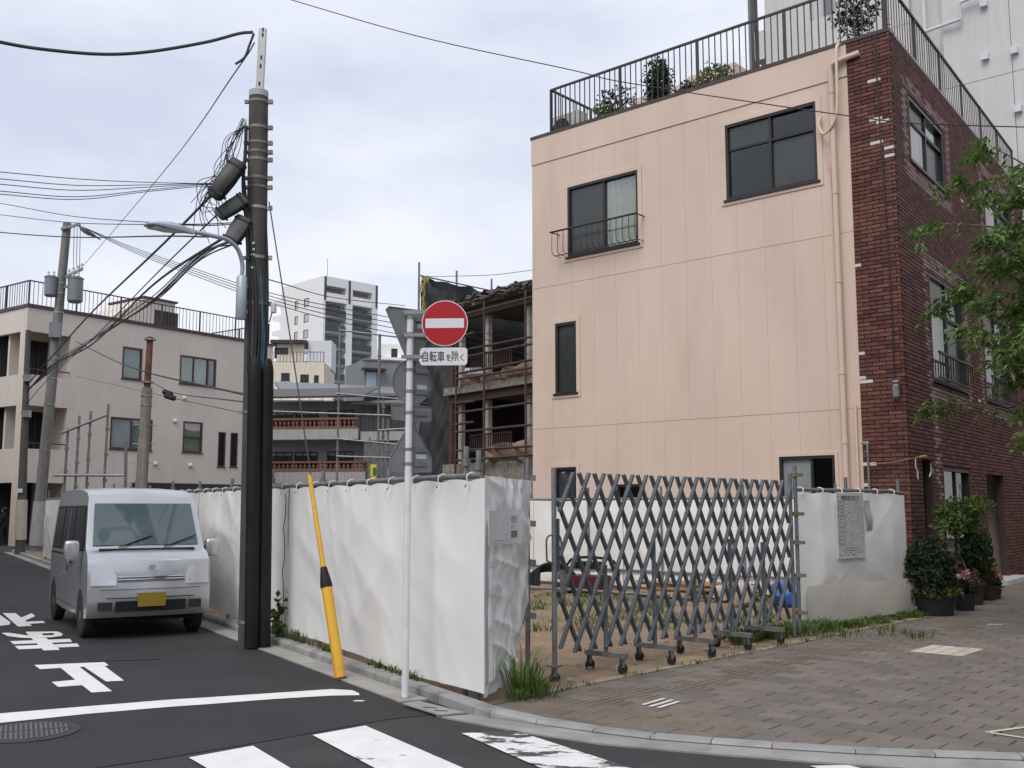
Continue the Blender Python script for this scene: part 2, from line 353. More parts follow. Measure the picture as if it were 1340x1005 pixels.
ge = [G(x, y) for x, y in ((571, 938.5), (640, 951.5), (680, 959), (786, 975), (850, 981), (930, 988), (1010, 994.5), (1120, 1003), (1225, 1010), (1340, 1016))]
ge.append(ge[-1] + (ge[-1] - ge[-2]) * 6)
ki = [p + (kc[min(i + 1, len(kc) - 1)] - kc[max(i - 1, 0)]).normalized().cross(Vector((0, 0, -1))) * .0 for i, p in enumerate(kc)]
for i in range(len(ge) - 1):
    a, b, c_, d_ = ge[i], ge[i + 1], ki[min(i + 1, len(ki) - 1)], ki[min(i, len(ki) - 1)]
    MB().prism([a, b, c_, d_], (0, 0, .012)).build('gutter_slab', concrete, gut)
# slotted drain cover at the foot of the sign pole
t = thing('drain_cover', 'concrete drain cover with two slots at the foot of the sign pole', 'drain', tuple(G(563, 925)))
q = [G(527, 922, .018), G(548, 919, .018), G(608, 934, .018), G(575, 937, .018)]
MB().prism(q, (0, 0, .012)).build('plate', concrete, t)
for x, y in ((563, 926), (577, 930)):
    p = G(x, y, .031); MB().obox(p, Q2 * .055 + S2 * .02, S2 * .012, (0, 0, .0012)).build('slot', black_plastic, t)
# soil lot and pavement bed
EDGE_P = G(714, 908, .03); EDGE_D = Vector((.683, .73, 0)).normalized(); EDGE_N = Vector((EDGE_D.y, -EDGE_D.x, 0))   # towards the street
def lotz(x, y):
    return .055 + .03 * noise.noise(Vector((x * .5, y * .5, 0))) + .012 * noise.noise(Vector((x * 2.3, y * 2.3, 3)))
lot = []
A0, B0 = NR(4.10, 6.9), NR(4.10, 42)
far = EDGE_P + EDGE_D * 16
def lotpt(a, b):
    p = A0.lerp(B0, b).lerp((EDGE_P - EDGE_D * .55).lerp(far + R1 * 26, b), a); p = Vector((p.x, p.y, 0)); e = min(1, 12 * min(a, 1 - a, b + .02))
    return Vector((p.x, p.y, .03 + (lotz(p.x, p.y) - .03) * max(e, 0)))
def lotpt2(a, b):     # along the pavement edge (a) and back into the lot (b)
    p = (EDGE_P - EDGE_D * .75 + EDGE_D * (9.3 * a)) + Vector((-.519, .855, 0)) * (34 * b); e = min(1, b * 25)
    return Vector((p.x, p.y, .032 + (lotz(p.x, p.y) - .032) * e))
lotg = MB().grid(lotpt2, 120, 200).build('vacant_lot_soil', soil, smooth=True); struct(lotg)
sp = [EDGE_P - EDGE_D * .9 + Vector((0, 0, -.03))]
bed = [NR(4.0, 7.2)] + kc[1:] + [Vector((25, 3, 0)), Vector((40, 50, 0)), Vector((14, 32, 0)), EDGE_P - EDGE_D * .7]
MB().add([Vector((p.x, p.y, .018)) for p in bed], [tuple(range(len(bed)))]).build('pavement_bed', mat('paver_joint', (.07, .06, .05), .95, var=.3, scale=9, grain=.3), None)
struct(bpy.data.objects['pavement_bed'])
# pavers
paver_m = mat('paver', (.162, .138, .117), .88, var=.12, scale=2.2, bump=.5, bscale=140, grain=.2, gscale=220, rnd=.17, dirt=(.115, .095, .08), dirt_amt=.55, dirt_scale=.7)
tact_m = mat('tactile_paver', (.170, .138, .106), .88, var=.14, scale=3, bump=.5, bscale=140, grain=.2, rnd=.10, dirt=(.13, .10, .08), dirt_amt=.6, dirt_scale=1.2)
ivory_m = mat('ivory_paver', (.52, .48, .38), .85, var=.1, rnd=.1, grain=.1, dirt=(.3, .26, .2), dirt_amt=.5)
pav = group_root('pavement')
bx = EDGE_P.copy(); bx.z = 0
brick_line_p, brick_line_n = Vector((6.56, 17.0, 0)), Vector((.802, -.597, 0))
def in_walk(poly):
    for i in range(1, len(kc) - 1):
        a, b = kc[i], kc[i + 1]; d = (b - a).normalized(); n = Vector((-d.y, d.x, 0)); poly = clip(poly, Vector((a.x, a.y, 0)) + n * .135, n)
        if len(poly) < 3: return []
    a, b = kc[0], kc[1]; d = (b - a).normalized(); n = Vector((-d.y, d.x, 0)); poly = clip(poly, a + n * .135, n)
    if len(poly) < 3: return []
    c_ = sum(poly, Vector()) / len(poly)
    if (c_ - bx).dot(EDGE_D) < 8.3: poly = clip(poly, bx, EDGE_N)
    else: poly = clip(poly, brick_line_p + brick_line_n * .02, brick_line_n)
    return poly
tl0 = G(712, 903, .03)
def tact(c_):      # guiding strip along S2, attention field at the crossing
    a, b = G(760, 925, .03), G(1291, 813, .03); d = (b - a); d.z = 0; L_ = d.length; d.normalize(); n = Vector((-d.y, d.x, 0)); v = c_ - a; u = v.dot(d); w_ = v.dot(n)
    if -.02 < u < L_ and abs(w_) < .155: return 'bar'
    if in_band(c_): return 'dot'
    return None
kmid = [p for p in kc[2:9]]
def in_band(c_):
    for i in range(1, 6):
        a, b = kc[i], kc[i + 1]; d = (b - a); d.z = 0; L_ = d.length; d.normalize(); n = Vector((-d.y, d.x, 0)); v = c_ - a
        if -.05 < v.dot(d) < L_ + .05 and .32 < v.dot(n) < .95 and c_.x < 1.75: return True
    return False
ivory_poly = (G(1188, 852, .03), G(1224, 844, .03), G(1290, 850.5, .03), G(1257, 859, .03))
iv_c = sum(ivory_poly, Vector()) / 4
cells = []
O = EDGE_P + Vector((0, 0, -.03))
for i in range(-8, 46):
    for j in range(-6, 120):
        off = (j % 2) * .5
        u0, v0 = (i + off) * .32, j * .2 - .62
        P = [O + Q2 * (u0 + a) + S2 * (v0 + b) for a, b in ((0, 0), (.32, 0), (.32, .2), (0, .2))]
        cc = sum(P, Vector()) / 4
        if cc.y < 4.6 or cc.y > 30 or cc.x > 17 or cc.x / cc.y > .66: continue
        k = tact(cc)
        P = inset(in_walk(P), .006)
        if len(P) >= 3: cells.append((cc.length, k, P))
cells.sort(key=lambda c_: c_[0])
rest = MB(); rest_t = MB(); npav = 0
def paver_shape(mb, P, k):
    z0, z1 = .012, .030 + random.uniform(-.0015, .0015)
    lo = [Vector((p.x, p.y, z0)) for p in P]; mid = [Vector((p.x, p.y, z1 - .004)) for p in P]; c_ = sum(P, Vector()) / len(P); top = [Vector((p.x + (c_.x - p.x) * .03, p.y + (c_.y - p.y) * .03, z1)) for p in P]
    n_ = len(P); mb.add(lo + mid + top, [tuple(range(2 * n_, 3 * n_))] + [(i, (i + 1) % n_, (i + 1) % n_ + n_, i + n_) for i in range(n_)] + [(i + n_, (i + 1) % n_ + n_, (i + 1) % n_ + 2 * n_, i + 2 * n_) for i in range(n_)])
    if k == 'dot' and n_ == 4:
        for a in range(5):
            for b in range(3):
                p = P[0].lerp(P[1], (a + .5) / 5).lerp(P[3].lerp(P[2], (a + .5) / 5), (b + .5) / 3); mb.lathe((p.x, p.y, z1), [(.017, 0), (.011, .004)], 6)
    if k == 'bar' and n_ == 4:
        for a in range(4):
            t_ = (a + .5) / 4; p = P[0].lerp(P[1], t_); q_ = P[3].lerp(P[2], t_); mb.obox(((p.x + q_.x) / 2, (p.y + q_.y) / 2, z1 + .002), S2 * .09, Q2 * .016, (0, 0, .0025))
for dist, k, P in cells:
    m_ = {'dot': tact_m, 'bar': tact_m, 'ivory': ivory_m}.get(k, paver_m)
    if npav < 300 and k != 'ivory' or k == 'ivory':
        mb = MB(); paver_shape(mb, P, k); mb.build('tactile_paver' if k in ('dot', 'bar') else 'paver', m_, pav); npav += k != 'ivory'
    else: paver_shape(rest_t if k in ('dot', 'bar') else rest, P, k)
rest.build('far_pavers', paver_m, pav, kind='stuff')
if rest_t.v: rest_t.build('far_tactile_pavers', tact_m, pav, kind='stuff')
for i in range(6):        # bright inset field of small ivory tiles
    for j in range(4):
        a = iv_c + S2 * (-.36 + (i + .5) * .12) + Q2 * (-.285 + (j + .5) * .1425); a.z = .0325
        MB().obox(a, S2 * .054, Q2 * .066, (0, 0, .0025)).build('ivory_tile', ivory_m, pav)
# painted triangle mark and bright tactile bars on the pavement
tp = [G(1291, 958, .036), G(1345, 951, .036), G(1400, 974, .036)]
mk = MB()
for i in range(3): mk.bar(tp[i], tp[(i + 1) % 3], .035, .002)
mk.build('painted_triangle', ivory_m, pav)
for x0, y0, x1, y1 in ((842, 922, 869, 914), (851, 924.5, 880, 916), (862, 926, 888, 918)): MB().bar(G(x0, y0, .037), G(x1, y1, .037), .034, .005).build('bright_tactile_bar', mat('bright_tactile', (.62, .60, .56), .8, var=.1), pav)
for x0, y0 in ((1293, 818), (1300, 818), (1307, 818)): MB().bar(G(x0, y0, .036), G(x0 + 6, y0 - 1.5, .036), .03, .004).build('bright_tactile_bar', ivory_m, pav)
# concrete strip between soil and pavers
for i in range(14):
    a = bx + EDGE_D * (i * .6 + .003); b = bx + EDGE_D * (i * .6 + .597); MB().prism([a, b, b - EDGE_N * .1, a - EDGE_N * .1], (0, 0, .036 + .004 * random.random())).build('edging_stone', mat('edging', (.27, .22, .165), .9, var=.2, rnd=.12, grain=.2, bump=.4), pav)
# ================================================================ BUILDING HELPERS
def curtain(F, parent, u0, u1, z0, z1, out, m, waves=9):
    def fn(a, b):
        u = u0 + (u1 - u0) * a; return Vector((u, out + .025 * math.sin(a * waves * 6.28 + .6 * math.sin(b * 3)) , z0 + (z1 - z0) * b))
    mb = MB(F.M); mb.grid(fn, waves * 6, 3); return mb.build('curtain', m, parent, smooth=True)
def window(F, parent, r, cols=(.5,), rows=(), fr=.05, depth=.09, fm=None, panes=None, sill=True, curt=None, proud=.012, surround=None, box=True):
    """frame > panes, sill, curtain; cols/rows are the fractions where bars run"""
    u0, u1, z0, z1 = r; fm = fm or frame_dark
    mb = MB(F.M); o0, o1 = proud, -depth
    mb.box((u0, o0, z0), (u0 + fr, o1, z1)).box((u1 - fr, o0, z0), (u1, o1, z1)).box((u0 + fr, o0, z1 - fr), (u1 - fr, o1, z1)).box((u0 + fr, o0, z0), (u1 - fr, o1, z0 + fr))
    cu = [u0] + [u0 + (u1 - u0) * c_ for c_ in cols] + [u1]; cz = [z0] + [z0 + (z1 - z0) * c_ for c_ in rows] + [z1]
    for c_ in cu[1:-1]: mb.box((c_ - fr * .45, -.012, z0 + fr), (c_ + fr * .45, o1 + .01, z1 - fr))
    for c_ in cz[1:-1]: mb.box((u0 + fr, -.016, c_ - fr * .45), (u1 - fr, o1 + .012, c_ + fr * .45))
    wobj = mb.build('window', fm, parent); k = 0
    for i in range(len(cu) - 1):
        for j in range(len(cz) - 1):
            pm = glass_clear if panes is None else panes[k % len(panes)]; k += 1
            o = -.045 - .02 * (i % 2)
            MB(F.M).box((cu[i] + fr * .4, o, cz[j] + fr * .4), (cu[i + 1] - fr * .4, o - .006, cz[j + 1] - fr * .4)).build('pane', pm, wobj)
    if sill: MB(F.M).box((u0 - .05, .05, z0 - .04), (u1 + .05, -.02, z0 - .002)).build('sill', fm, wobj)
    if curt:
        for a, b, m_ in curt: curtain(F, wobj, u0 + (u1 - u0) * a, u0 + (u1 - u0) * b, z0, z1, -depth - .035, m_, max(3, int((b - a) * 12)))
    if box:
        MB(F.M).box((u0 - .4, -depth - .9, z0 - .3), (u1 + .4, -depth - .92, z1 + .2)).build('room_backdrop', interior, wobj)
    if surround:
        s_, m_ = surround; q = MB(F.M)
        q.box((u0 - s_, .022, z0 - s_), (u0 - .002, 0.0, z1 + s_)).box((u1 + .002, .022, z0 - s_), (u1 + s_, 0.0, z1 + s_)).box((u0 - .002, .022, z1 + .002), (u1 + .002, 0, z1 + s_)).box((u0 - .002, .022, z0 - s_), (u1 + .002, 0, z0 - .045))
        q.build('surround', m_, wobj)
    return wobj
def railing(parent, pts, zb, h, bar_gap=.13, post_gap=1.9, m=None, name='railing', bar_r=.009, post=.05, rail=.05, inset_first=0):
    """posts, top rail, bottom rail, one baluster object per bar sharing a mesh"""
    m = m or rail_brown; pts = [Vector(p) for p in pts]
    root = MB()
    for a, b in zip(pts, pts[1:]):
        root.bar(a + Vector((0, 0, zb + h)), b + Vector((0, 0, zb + h)), rail, rail * .8)
        root.bar(a + Vector((0, 0, zb + .07)), b + Vector((0, 0, zb + .07)), rail * .7, rail * .6)
    ro = root.build(name, m, parent)
    bm_ = MB().box((-bar_r, -bar_r, .07), (bar_r, bar_r, h)).mesh('baluster', m); pm_ = MB().box((-post / 2, -post / 2, 0), (post / 2, post / 2, h + .01)).mesh('railing_post', m)
    for a, b in zip(pts, pts[1:]):
        d = b - a; L_ = d.length; ang = math.atan2(d.y, d.x); n_ = max(1, round(L_ / post_gap)); k = max(2, round(L_ / bar_gap))
        for i in range(n_ + 1): place(pm_, 'railing_post', ro, a + d * (i / n_) + Vector((0, 0, zb)), ang)
        for i in range(1, k):
            if min(abs(i / k - j / n_) for j in range(n_ + 1)) * L_ < .05: continue
            place(bm_, 'baluster', ro, a + d * (i / k) + Vector((0, 0, zb)), ang)
    return ro
def gut_box(F, L_, Dp, H_, m, parent, roof_z=None, sides='lrb', name='wall', th=.15):
    """the walls of a block other than its street face: left, right, back, roof slab"""
    P = [F.pt(0, 0, 0), F.pt(L_, 0, 0), F.pt(L_, -Dp, 0), F.pt(0, -Dp, 0)]
    if 'r' in sides: MB(F.M).box((L_ - th, -.002, 0), (L_, -Dp, H_)).build(name, m, parent)
    if 'l' in sides: MB(F.M).box((0, -.002, 0), (th, -Dp, H_)).build(name, m, parent)
    if 'b' in sides: MB(F.M).box((th, -Dp, 0), (L_ - th, -Dp + th, H_)).build(name, m, parent)
    rz = H_ - .12 if roof_z is None else roof_z
    MB(F.M).box((th, -.15, rz - .2), (L_ - th, -Dp + th, rz)).build('roof_slab', mat('roof_grey', (.22, .22, .22), .9, var=.15), parent)

# ================================================================ CORNER BUILDING (peach panels, brick street side)
CB = Vector((6.56, 17.0, 0)); PD = Vector((.752, -.659, 0)).normalized(); LPW = 8.12
FP = Facade(CB - PD * LPW, PD)                     # peach side, u from its far left end to the brick corner
BD = Vector((.597, .802, 0)).normalized(); FB = Facade(CB, BD); LBF = FB.uv(1331, 195)[0]; print('LBF', LBF)
HT = 9.85
peach = mat('peach_wall', (.645, .51, .425), .85, var=.05, scale=.9, stretch=(1, 1, .35), streak=.02, bump=.25, bscale=160, dirt=(.565, .43, .35), dirt_amt=.5, dirt_scale=1.3)
brick_m = mat('brick', (.126, .051, .040), .7, var=.1, scale=9, rnd=.42, grain=.15, gscale=120, bump=.4, bscale=120, spec=.3, dirt=(.075, .035, .03), dirt_amt=.5, dirt_scale=.9)
brick_pale = mat('brick_lime_bloom', (.27, .19, .175), .85, var=.2, scale=12, rnd=.3, grain=.2)
mortar = mat('brick_mortar', (.06, .043, .038), .95, var=.2, scale=6)
brick_white = mat('brick_chipped', (.62, .58, .55), .9, var=.1)
corner = thing('corner_building', 'three storey building with peach panel side and dark red brick street front and roof railing', 'building', tuple(CB))
ub = FP.uv(1117, 300)[0]                            # where peach ends and brick returns
zt = (FP.uv(697, 218)[1] + FP.uv(1113, 98)[1]) / 2; zm = (FP.uv(697, 378)[1] + FP.uv(1120, 303)[1]) / 2; zl = (FP.uv(697, 560)[1] + FP.uv(1130, 537)[1]) / 2
w1 = FP.rect(743, 246, 836, 318); w2 = FP.rect(949, 165, 1071, 236); w3 = FP.rect(727, 424, 755, 513)
w4 = list(FP.rect(1020, 598, 1095, 660)); w4[2] = .9; w5 = list(FP.rect(727, 612, 755, 662)); w5[2] = 1.0; w6 = list(FP.rect(808, 634, 840, 662)); w6[2] = 1.3
pw = [tuple(x) for x in (w1, w2, w3, w4, w5, w6)]
bands = [(0, zl), (zl, zm), (zm, zt), (zt, HT)]
npan = 13; pu = [ub * i / npan for i in range(npan + 1)]
for bi, (a, b) in enumerate(bands):
    if bi == 3: MB(FP.M).holed(-.012, ub, a + .006, b, [], .155, .018).build('wall_panel', peach, corner); continue
    for i in range(npan):
        zr0 = [(a + .005, b - .004)]
        for h in pw:          # a panel cut right through by an opening is two pieces
            if h[0] <= pu[i] + .002 and h[1] >= pu[i + 1] - .002: zr0 = [s_ for q0, q1 in zr0 for s_ in ((q0, min(q1, h[2])), (max(q0, h[3]), q1)) if s_[1] - s_[0] > .02]
        for q0, q1 in zr0: MB(FP.M).holed(pu[i] + .0014, pu[i + 1] - .0014, q0, q1, [h for h in pw], .14).build('wall_panel', peach, corner)
backer = mat('wall_joint', (.58, .45, .37), .95, var=.1)
MB(FP.M).holed(.01, LPW - .02, .01, HT - .02, pw, .12, -.012).build('wall_core', backer, corner)
# far left, rear and inner walls
MB(FP.M).box((0, -.145, 0), (.14, -7.8, HT)).build('wall', peach, corner)
MB(FP.M).box((.15, -7.8, 0), (LPW - .8, -7.65, HT)).build('wall', peach, corner)
MB(FP.M).box((.15, -.15, HT - .35), (LPW - .95, -7.6, HT - .15)).build('roof_slab', concrete, corner)
for zf in (zl, zm): MB(FP.M).box((.2, -.2, zf - .3), (LPW - 1.0, -7.5, zf - .1)).build('floor_slab', interior, corner)
MB(FP.M).box((-.03, .03, HT + .002), (LPW + .02, -.22, HT + .07)).build('coping', rail_brown, corner)
cop2 = Facade(FB.pt(0, 0, 0), BD); MB(cop2.M).box((.06, .03, HT + .004), (LBF + .02, -.2, HT + .06)).build('coping', mat('coping_grey', (.36, .34, .33), .7, var=.15), corner)
S_ = (.10, peach)
w = window(FP, corner, pw[0], (.52,), (), panes=[frosted, glass_clear], curt=[(.5, 1, curtain_m)], surround=S_)
window(FP, corner, pw[1], (.5,), (.66,), panes=[glass_dark, frosted, frosted, glass_dark], surround=S_, fm=frame_dark)
window(FP, corner, pw[2], (), (), panes=[frosted], surround=S_, fr=.06)
window(FP, corner, pw[3], (.58,), (), panes=[frosted_light, glass_dark], surround=(.06, peach))
window(FP, corner, pw[4], (), (), panes=[frosted], surround=(.08, peach)); window(FP, corner, pw[5], (), (), panes=[glass_dark], surround=(.08, peach))
# balconette in front of the upper left window
a = FP.uv(731, 308); b = FP.uv(844, 286); z_lo = FP.uv(740, 336)[1]
bal = MB(FP.M).tube([(a[0], .30, a[1]), (b[0], .30, a[1])], .022).tube([(a[0] + .02, .28, a[1]), (a[0] + .02, 0, a[1])], .014).tube([(b[0] - .02, .28, a[1]), (b[0] - .02, 0, a[1])], .014).bar((a[0] + .05, .2, z_lo), (b[0] - .05, .2, z_lo), .03, .012).build('window_guard', dark_metal, corner)
nb = 15
for i in range(nb):
    u = a[0] + .05 + (b[0] - a[0] - .1) * i / (nb - 1)
    MB(FP.M).tube(smoothpts([(u, .29, a[1]), (u, .30, z_lo + .12), (u, .25, z_lo + .02), (u, .12, z_lo), (u, 0, z_lo + .01)], 3), .008, 5).build('guard_bar', dark_metal, bal)
# downpipes and the roof hose
up = FP.uv(1096, 250)[0]; zc = FP.uv(1096, 88)[1]; ue = FP.uv(1126, 72)[0]
dp = MB(FP.M).tube(smoothpts([(ue, .06, zc + .12), (up + .12, .1, zc + .06), (up, .1, zc - .02), (up, .1, zc - .3)], 6) + [(up, .1, .1)], .05, 12).build('downpipe', peach, corner, True)
for zz in (zc - .5, zm + .7, zm - .9, zl + .6, zl - .6): MB(FP.M).cyl((up, .1, zz), (up, .1, zz + .05), .058).build('pipe_bracket', peach, dp)
u2 = FP.uv(1122, 560)[0]; z2 = FP.uv(1122, 530)[1]; MB(FP.M).cyl((u2, .05, .1), (u2, .05, z2), .025).build('downpipe', peach, corner, True)
hose_m = mat('hose_cream', (.62, .55, .40), .7, var=.1)
hu = FP.uv(1100, 60); h2 = FP.uv(1100, 150); h3 = FP.uv(1084, 178); h4 = FP.uv(1075, 170)
MB(FP.M).tube(smoothpts([(hu[0], -.1, hu[1]), (hu[0] - .02, .14, hu[1] - .1), (h2[0], .17, h2[1]), (h3[0], .15, h3[1]), (h4[0], .12, h4[1] + .05), (h4[0] + .04, .08, h4[1] + .22)], 6), .025, 8).build('roof_hose', hose_m, corner, True)
MB(FP.M).tube(smoothpts([(h4[0] + .02, .04, h4[1]), (h4[0] + .12, .05, h4[1] - .7), (up - .09, .05, h4[1] - 1.4), (up - .08, .05, 1.2)], 5), .012, 6).build('wall_cable', peach, corner, True)
# ---- brickwork: return on the peach side (single bricks) and the street front
PITCH_U, PITCH_Z, BW, BH = .240, .0705, .231, .0625
def hsh(i, j, k=0): return random.Random(i * 7919 + j * 104729 + k * 1299709).random()
def brick_cells(u0, u1, z0, z1, holes, start=0.0):
    j = 0; z = z0
    while z + BH <= z1 + .03:
        u = u0 - (PITCH_U / 2 if j % 2 else 0) + start; i = 0
        while u < u1:
            a, b = max(u, u0), min(u + BW, u1)
            segs = [(a, b)]
            for h in holes:
                if z + BH > h[2] + .01 and z < h[3] - .01:
                    ns = []
                    for s0, s1 in segs:
                        if s1 <= h[0] or s0 >= h[1]: ns.append((s0, s1)); continue
                        if s0 < h[0]: ns.append((s0, h[0]))
                        if s1 > h[1]: ns.append((h[1], s1))
                    segs = ns
            for s0, s1 in segs:
                if s1 - s0 > .03: yield i, j, s0, s1, z
            u += PITCH_U; i += 1
        z += PITCH_Z; j += 1
MB(FP.M).holed(ub, LPW - .002, 0, HT, [], .13, .0).build('brick_bed', mortar, corner)
bsh = {}
def brick_mesh(w_, m_):
    key = (round(w_, 3), m_.name)
    if key not in bsh:
        h, d = BH, .020; c_ = .004
        P = [(0, 0, 0), (w_, 0, 0), (w_, 0, h), (0, 0, h), (c_, d, c_), (w_ - c_, d, c_), (w_ - c_, d, h - c_), (c_, d, h - c_)]
        bsh[key] = MB().add(P, [(4, 5, 6, 7), (0, 1, 5, 4), (1, 2, 6, 5), (2, 3, 7, 6), (3, 0, 4, 7)]).mesh('brick', m_)
    return bsh[key]
angP = math.atan2(FP.d.y, FP.d.x)
# facade frame is (u, out, z) with out to the right-hand side: rotate so +y local points outwards
def place_brick(F, u, z, w_, m_):
    o = bpy.data.objects.new('brick', brick_mesh(w_, m_)); COL.objects.link(o)
    M_ = F.M.copy(); M_.translation = F.pt(u, .001, z); o.matrix_world = M_; o.parent = corner; o.matrix_parent_inverse = WORLD[corner.name].inverted(); return o
restb = MB(FP.M); cnt = 0
rows_ = list(brick_cells(ub + .004, LPW + .022, .05, HT - .01, []))
for i, j, s0, s1, z in sorted(rows_, key=lambda r_: abs(r_[4] - 6.0)):
    m_ = brick_white if (hsh(i, j) > .992 and z > 6.5) or (7.55 < z < 8.35 and s0 > ub + .22 and hsh(i, j, 8) > .84) or (z < 6 and s0 < ub + .02 and hsh(j, 3) > .86) else brick_m
    if cnt < 300: place_brick(FP, s0, z, s1 - s0, m_); cnt += 1
    else:
        w_ = s1 - s0; c_ = .004; restb.cur = 1 if m_ is brick_white else 0
        restb.add([(s0, .001, z), (s1, .001, z), (s1, .001, z + BH), (s0, .001, z + BH), (s0 + c_, .021, z + c_), (s1 - c_, .021, z + c_), (s1 - c_, .021, z + BH - c_), (s0 + c_, .021, z + BH - c_)], [(4, 5, 6, 7), (0, 1, 5, 4), (1, 2, 6, 5), (2, 3, 7, 6), (3, 0, 4, 7)])
restb.build('far_bricks', [brick_m, brick_white], corner, kind='stuff')
# street front openings
bw1 = FB.rect(1187, 124, 1236, 252); bw2 = list(FB.rect(1284, 205, 1322, 300)); bw3 = list(FB.rect(1214, 356, 1256, 510)); bw4 = list(FB.rect(1284, 400, 1322, 520))
bw1 = list(bw1); wz = bw1[3] - bw1[2]
bw2[2], bw2[3] = bw1[2], bw1[3]; bw4[2], bw4[3] = bw3[2], bw3[3]; bw3[1] = bw3[0] + (bw1[1] - bw1[0]) * 1.05
d1 = list(FB.rect(1205, 601, 1227, 760)); d1[2] = 0; d2 = list(FB.rect(1233, 612, 1273, 718)); d3 = list(FB.rect(1289, 620, 1320, 760)); d3[2] = 0; d3[1] = min(d3[1], LBF - .4); d2[2] = .75
bh = [tuple(x) for x in (bw1, bw2, bw3, bw4, d1, d2, d3)]
MB(FB.M).holed(.002, LBF, 0, HT - .002, bh, .14, .0).build('brick_bed', mortar, corner)
MB(FB.M).box((LBF - .14, -.15, 0), (LBF, -7.6, HT)).build('wall', peach, corner)
mb = MB(FB.M)
for i, j, s0, s1, z in brick_cells(-.022, LBF, .05, HT - .01, bh, .1):
    c_ = .004; near = False
    for h in bh[:4]:
        du = max(h[0] - s1, s0 - h[1], 0); dz = max(h[2] - z - BH, z - h[3], 0)
        if .06 < max(du, dz) < .30 and hsh(i, j, 5) > .12: near = True
        if h is bh[2] and abs((s0 + s1) / 2 - h[0] - .06) < .14 and z < h[2] and hsh(i, j, 2) > .35: near = True
    mb.cur = 1 if near else (2 if hsh(i, j, 1) > .999 else 0)
    mb.add([(s0, .001, z), (s1, .001, z), (s1, .001, z + BH), (s0, .001, z + BH), (s0 + c_, .021, z + c_), (s1 - c_, .021, z + c_), (s1 - c_, .021, z + BH - c_), (s0 + c_, .021, z + BH - c_)], [(4, 5, 6, 7), (0, 1, 5, 4), (1, 2, 6, 5), (2, 3, 7, 6), (3, 0, 4, 7)])
mb.build('far_bricks', [brick_m, brick_pale, brick_white], corner, kind='stuff')
alu = mat('window_frame_black', (.03, .032, .036), .35, .4, var=.1)
white_blind = mat('white_blind', (.62, .63, .65), .8, var=.05)
for h in bh[:4]:
    window(FB, corner, h, (.5,), (.66,), fr=.06, fm=alu, panes=[glass_clear, frosted, frosted, glass_clear], curt=[(0, .45, white_blind), (.5, 1, curtain_m)], sill=True)
for h in bh[2:4]:      # guard rails on the lower windows
    g = MB(FB.M).box((h[0] - .05, .16, h[2] + .48), (h[1] + .05, .12, h[2] + .52)).box((h[0] - .05, .16, h[2] + .02), (h[1] + .05, .12, h[2] + .05)).build('window_guard', dark_metal, corner)
    for i in range(14):
        u = h[0] + (h[1] - h[0]) * i / 13; MB(FB.M).box((u - .01, .15, h[2] + .05), (u + .01, .13, h[2] + .48)).build('guard_bar', dark_metal, g)
# recessed ground floor
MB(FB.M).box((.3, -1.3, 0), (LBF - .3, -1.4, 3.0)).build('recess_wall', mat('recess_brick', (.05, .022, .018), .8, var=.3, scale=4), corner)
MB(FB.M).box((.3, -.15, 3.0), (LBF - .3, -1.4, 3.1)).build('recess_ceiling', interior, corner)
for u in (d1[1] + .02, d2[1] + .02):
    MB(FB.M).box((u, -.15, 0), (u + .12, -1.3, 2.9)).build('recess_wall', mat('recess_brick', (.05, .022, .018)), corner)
window(FB, corner, (d2[0], d2[1], d2[2], d2[3]), (.5,), (), fm=frame_dark, panes=[glass_dark], depth=.3, sill=False)
dw = MB(FB.M).box((d3[0] + .05, -.5, .05), (d3[0] + .12, -.56, d3[3] - .3)).box((d3[0] + .05, -.5, d3[3] - .3), (d3[1] - .05, -.56, d3[3] - .22)).box((d3[1] - .12, -.5, .05), (d3[1] - .05, -.56, d3[3] - .3)).build('glass_door', frame_dark, corner)
um = (d3[0] + d3[1]) / 2
MB(FB.M).box((um - .05, -.49, .06), (um + .05, -.55, d3[3] - .3)).build('door_stile', frame_dark, dw)
for a_, b_ in ((d3[0] + .12, um - .05), (um + .05, d3[1] - .12)): MB(FB.M).box((a_, -.52, .1), (b_, -.53, d3[3] - .3)).build('pane', glass_clear, dw)
for s_ in (-.09, .09): MB(FB.M).tube([(um + s_, -.45, .9), (um + s_, -.45, 1.3)], .015).build('handle', pipe_steel, dw)
MB(FB.M).box((d3[0] - .1, .35, 0.02), (d3[1] + .5, -.3, .12)).build('door_step', mat('step_white', (.5, .5, .5), .8, var=.1), corner)
# lantern, conduit, grey standpipe
lp_ = FP.uv(1176, 512); MB(FP.M).lathe((lp_[0], .12, lp_[1] - .12), [(.04, 0), (.055, .03), (.055, .2), (.03, .25), (.065, .26), (.05, .29)], 10).box((lp_[0] - .02, .02, lp_[1] + .02), (lp_[0] + .02, .12, lp_[1] + .05)).build('wall_lantern', mat('lantern_glass', (.2, .2, .19), .4, var=.3), corner)
MB(FP.M).tube(smoothpts([(FP.uv(1145, 50)[0], .03, HT), (FP.uv(1158, 250)[0], .035, FP.uv(1158, 250)[1]), (FP.uv(1168, 400)[0], .035, FP.uv(1168, 400)[1]), (lp_[0] - .05, .05, lp_[1] + .15)], 6), .012, 6).build('wall_cable', cable_black, corner, True)
s0 = FP.uv(1137, 580); MB(FP.M).tube([(s0[0] - .1, .05, s0[1]), (s0[0], .06, s0[1]), (s0[0], .06, .1)], .022, 8).build('standpipe', pipe_steel, corner, True)
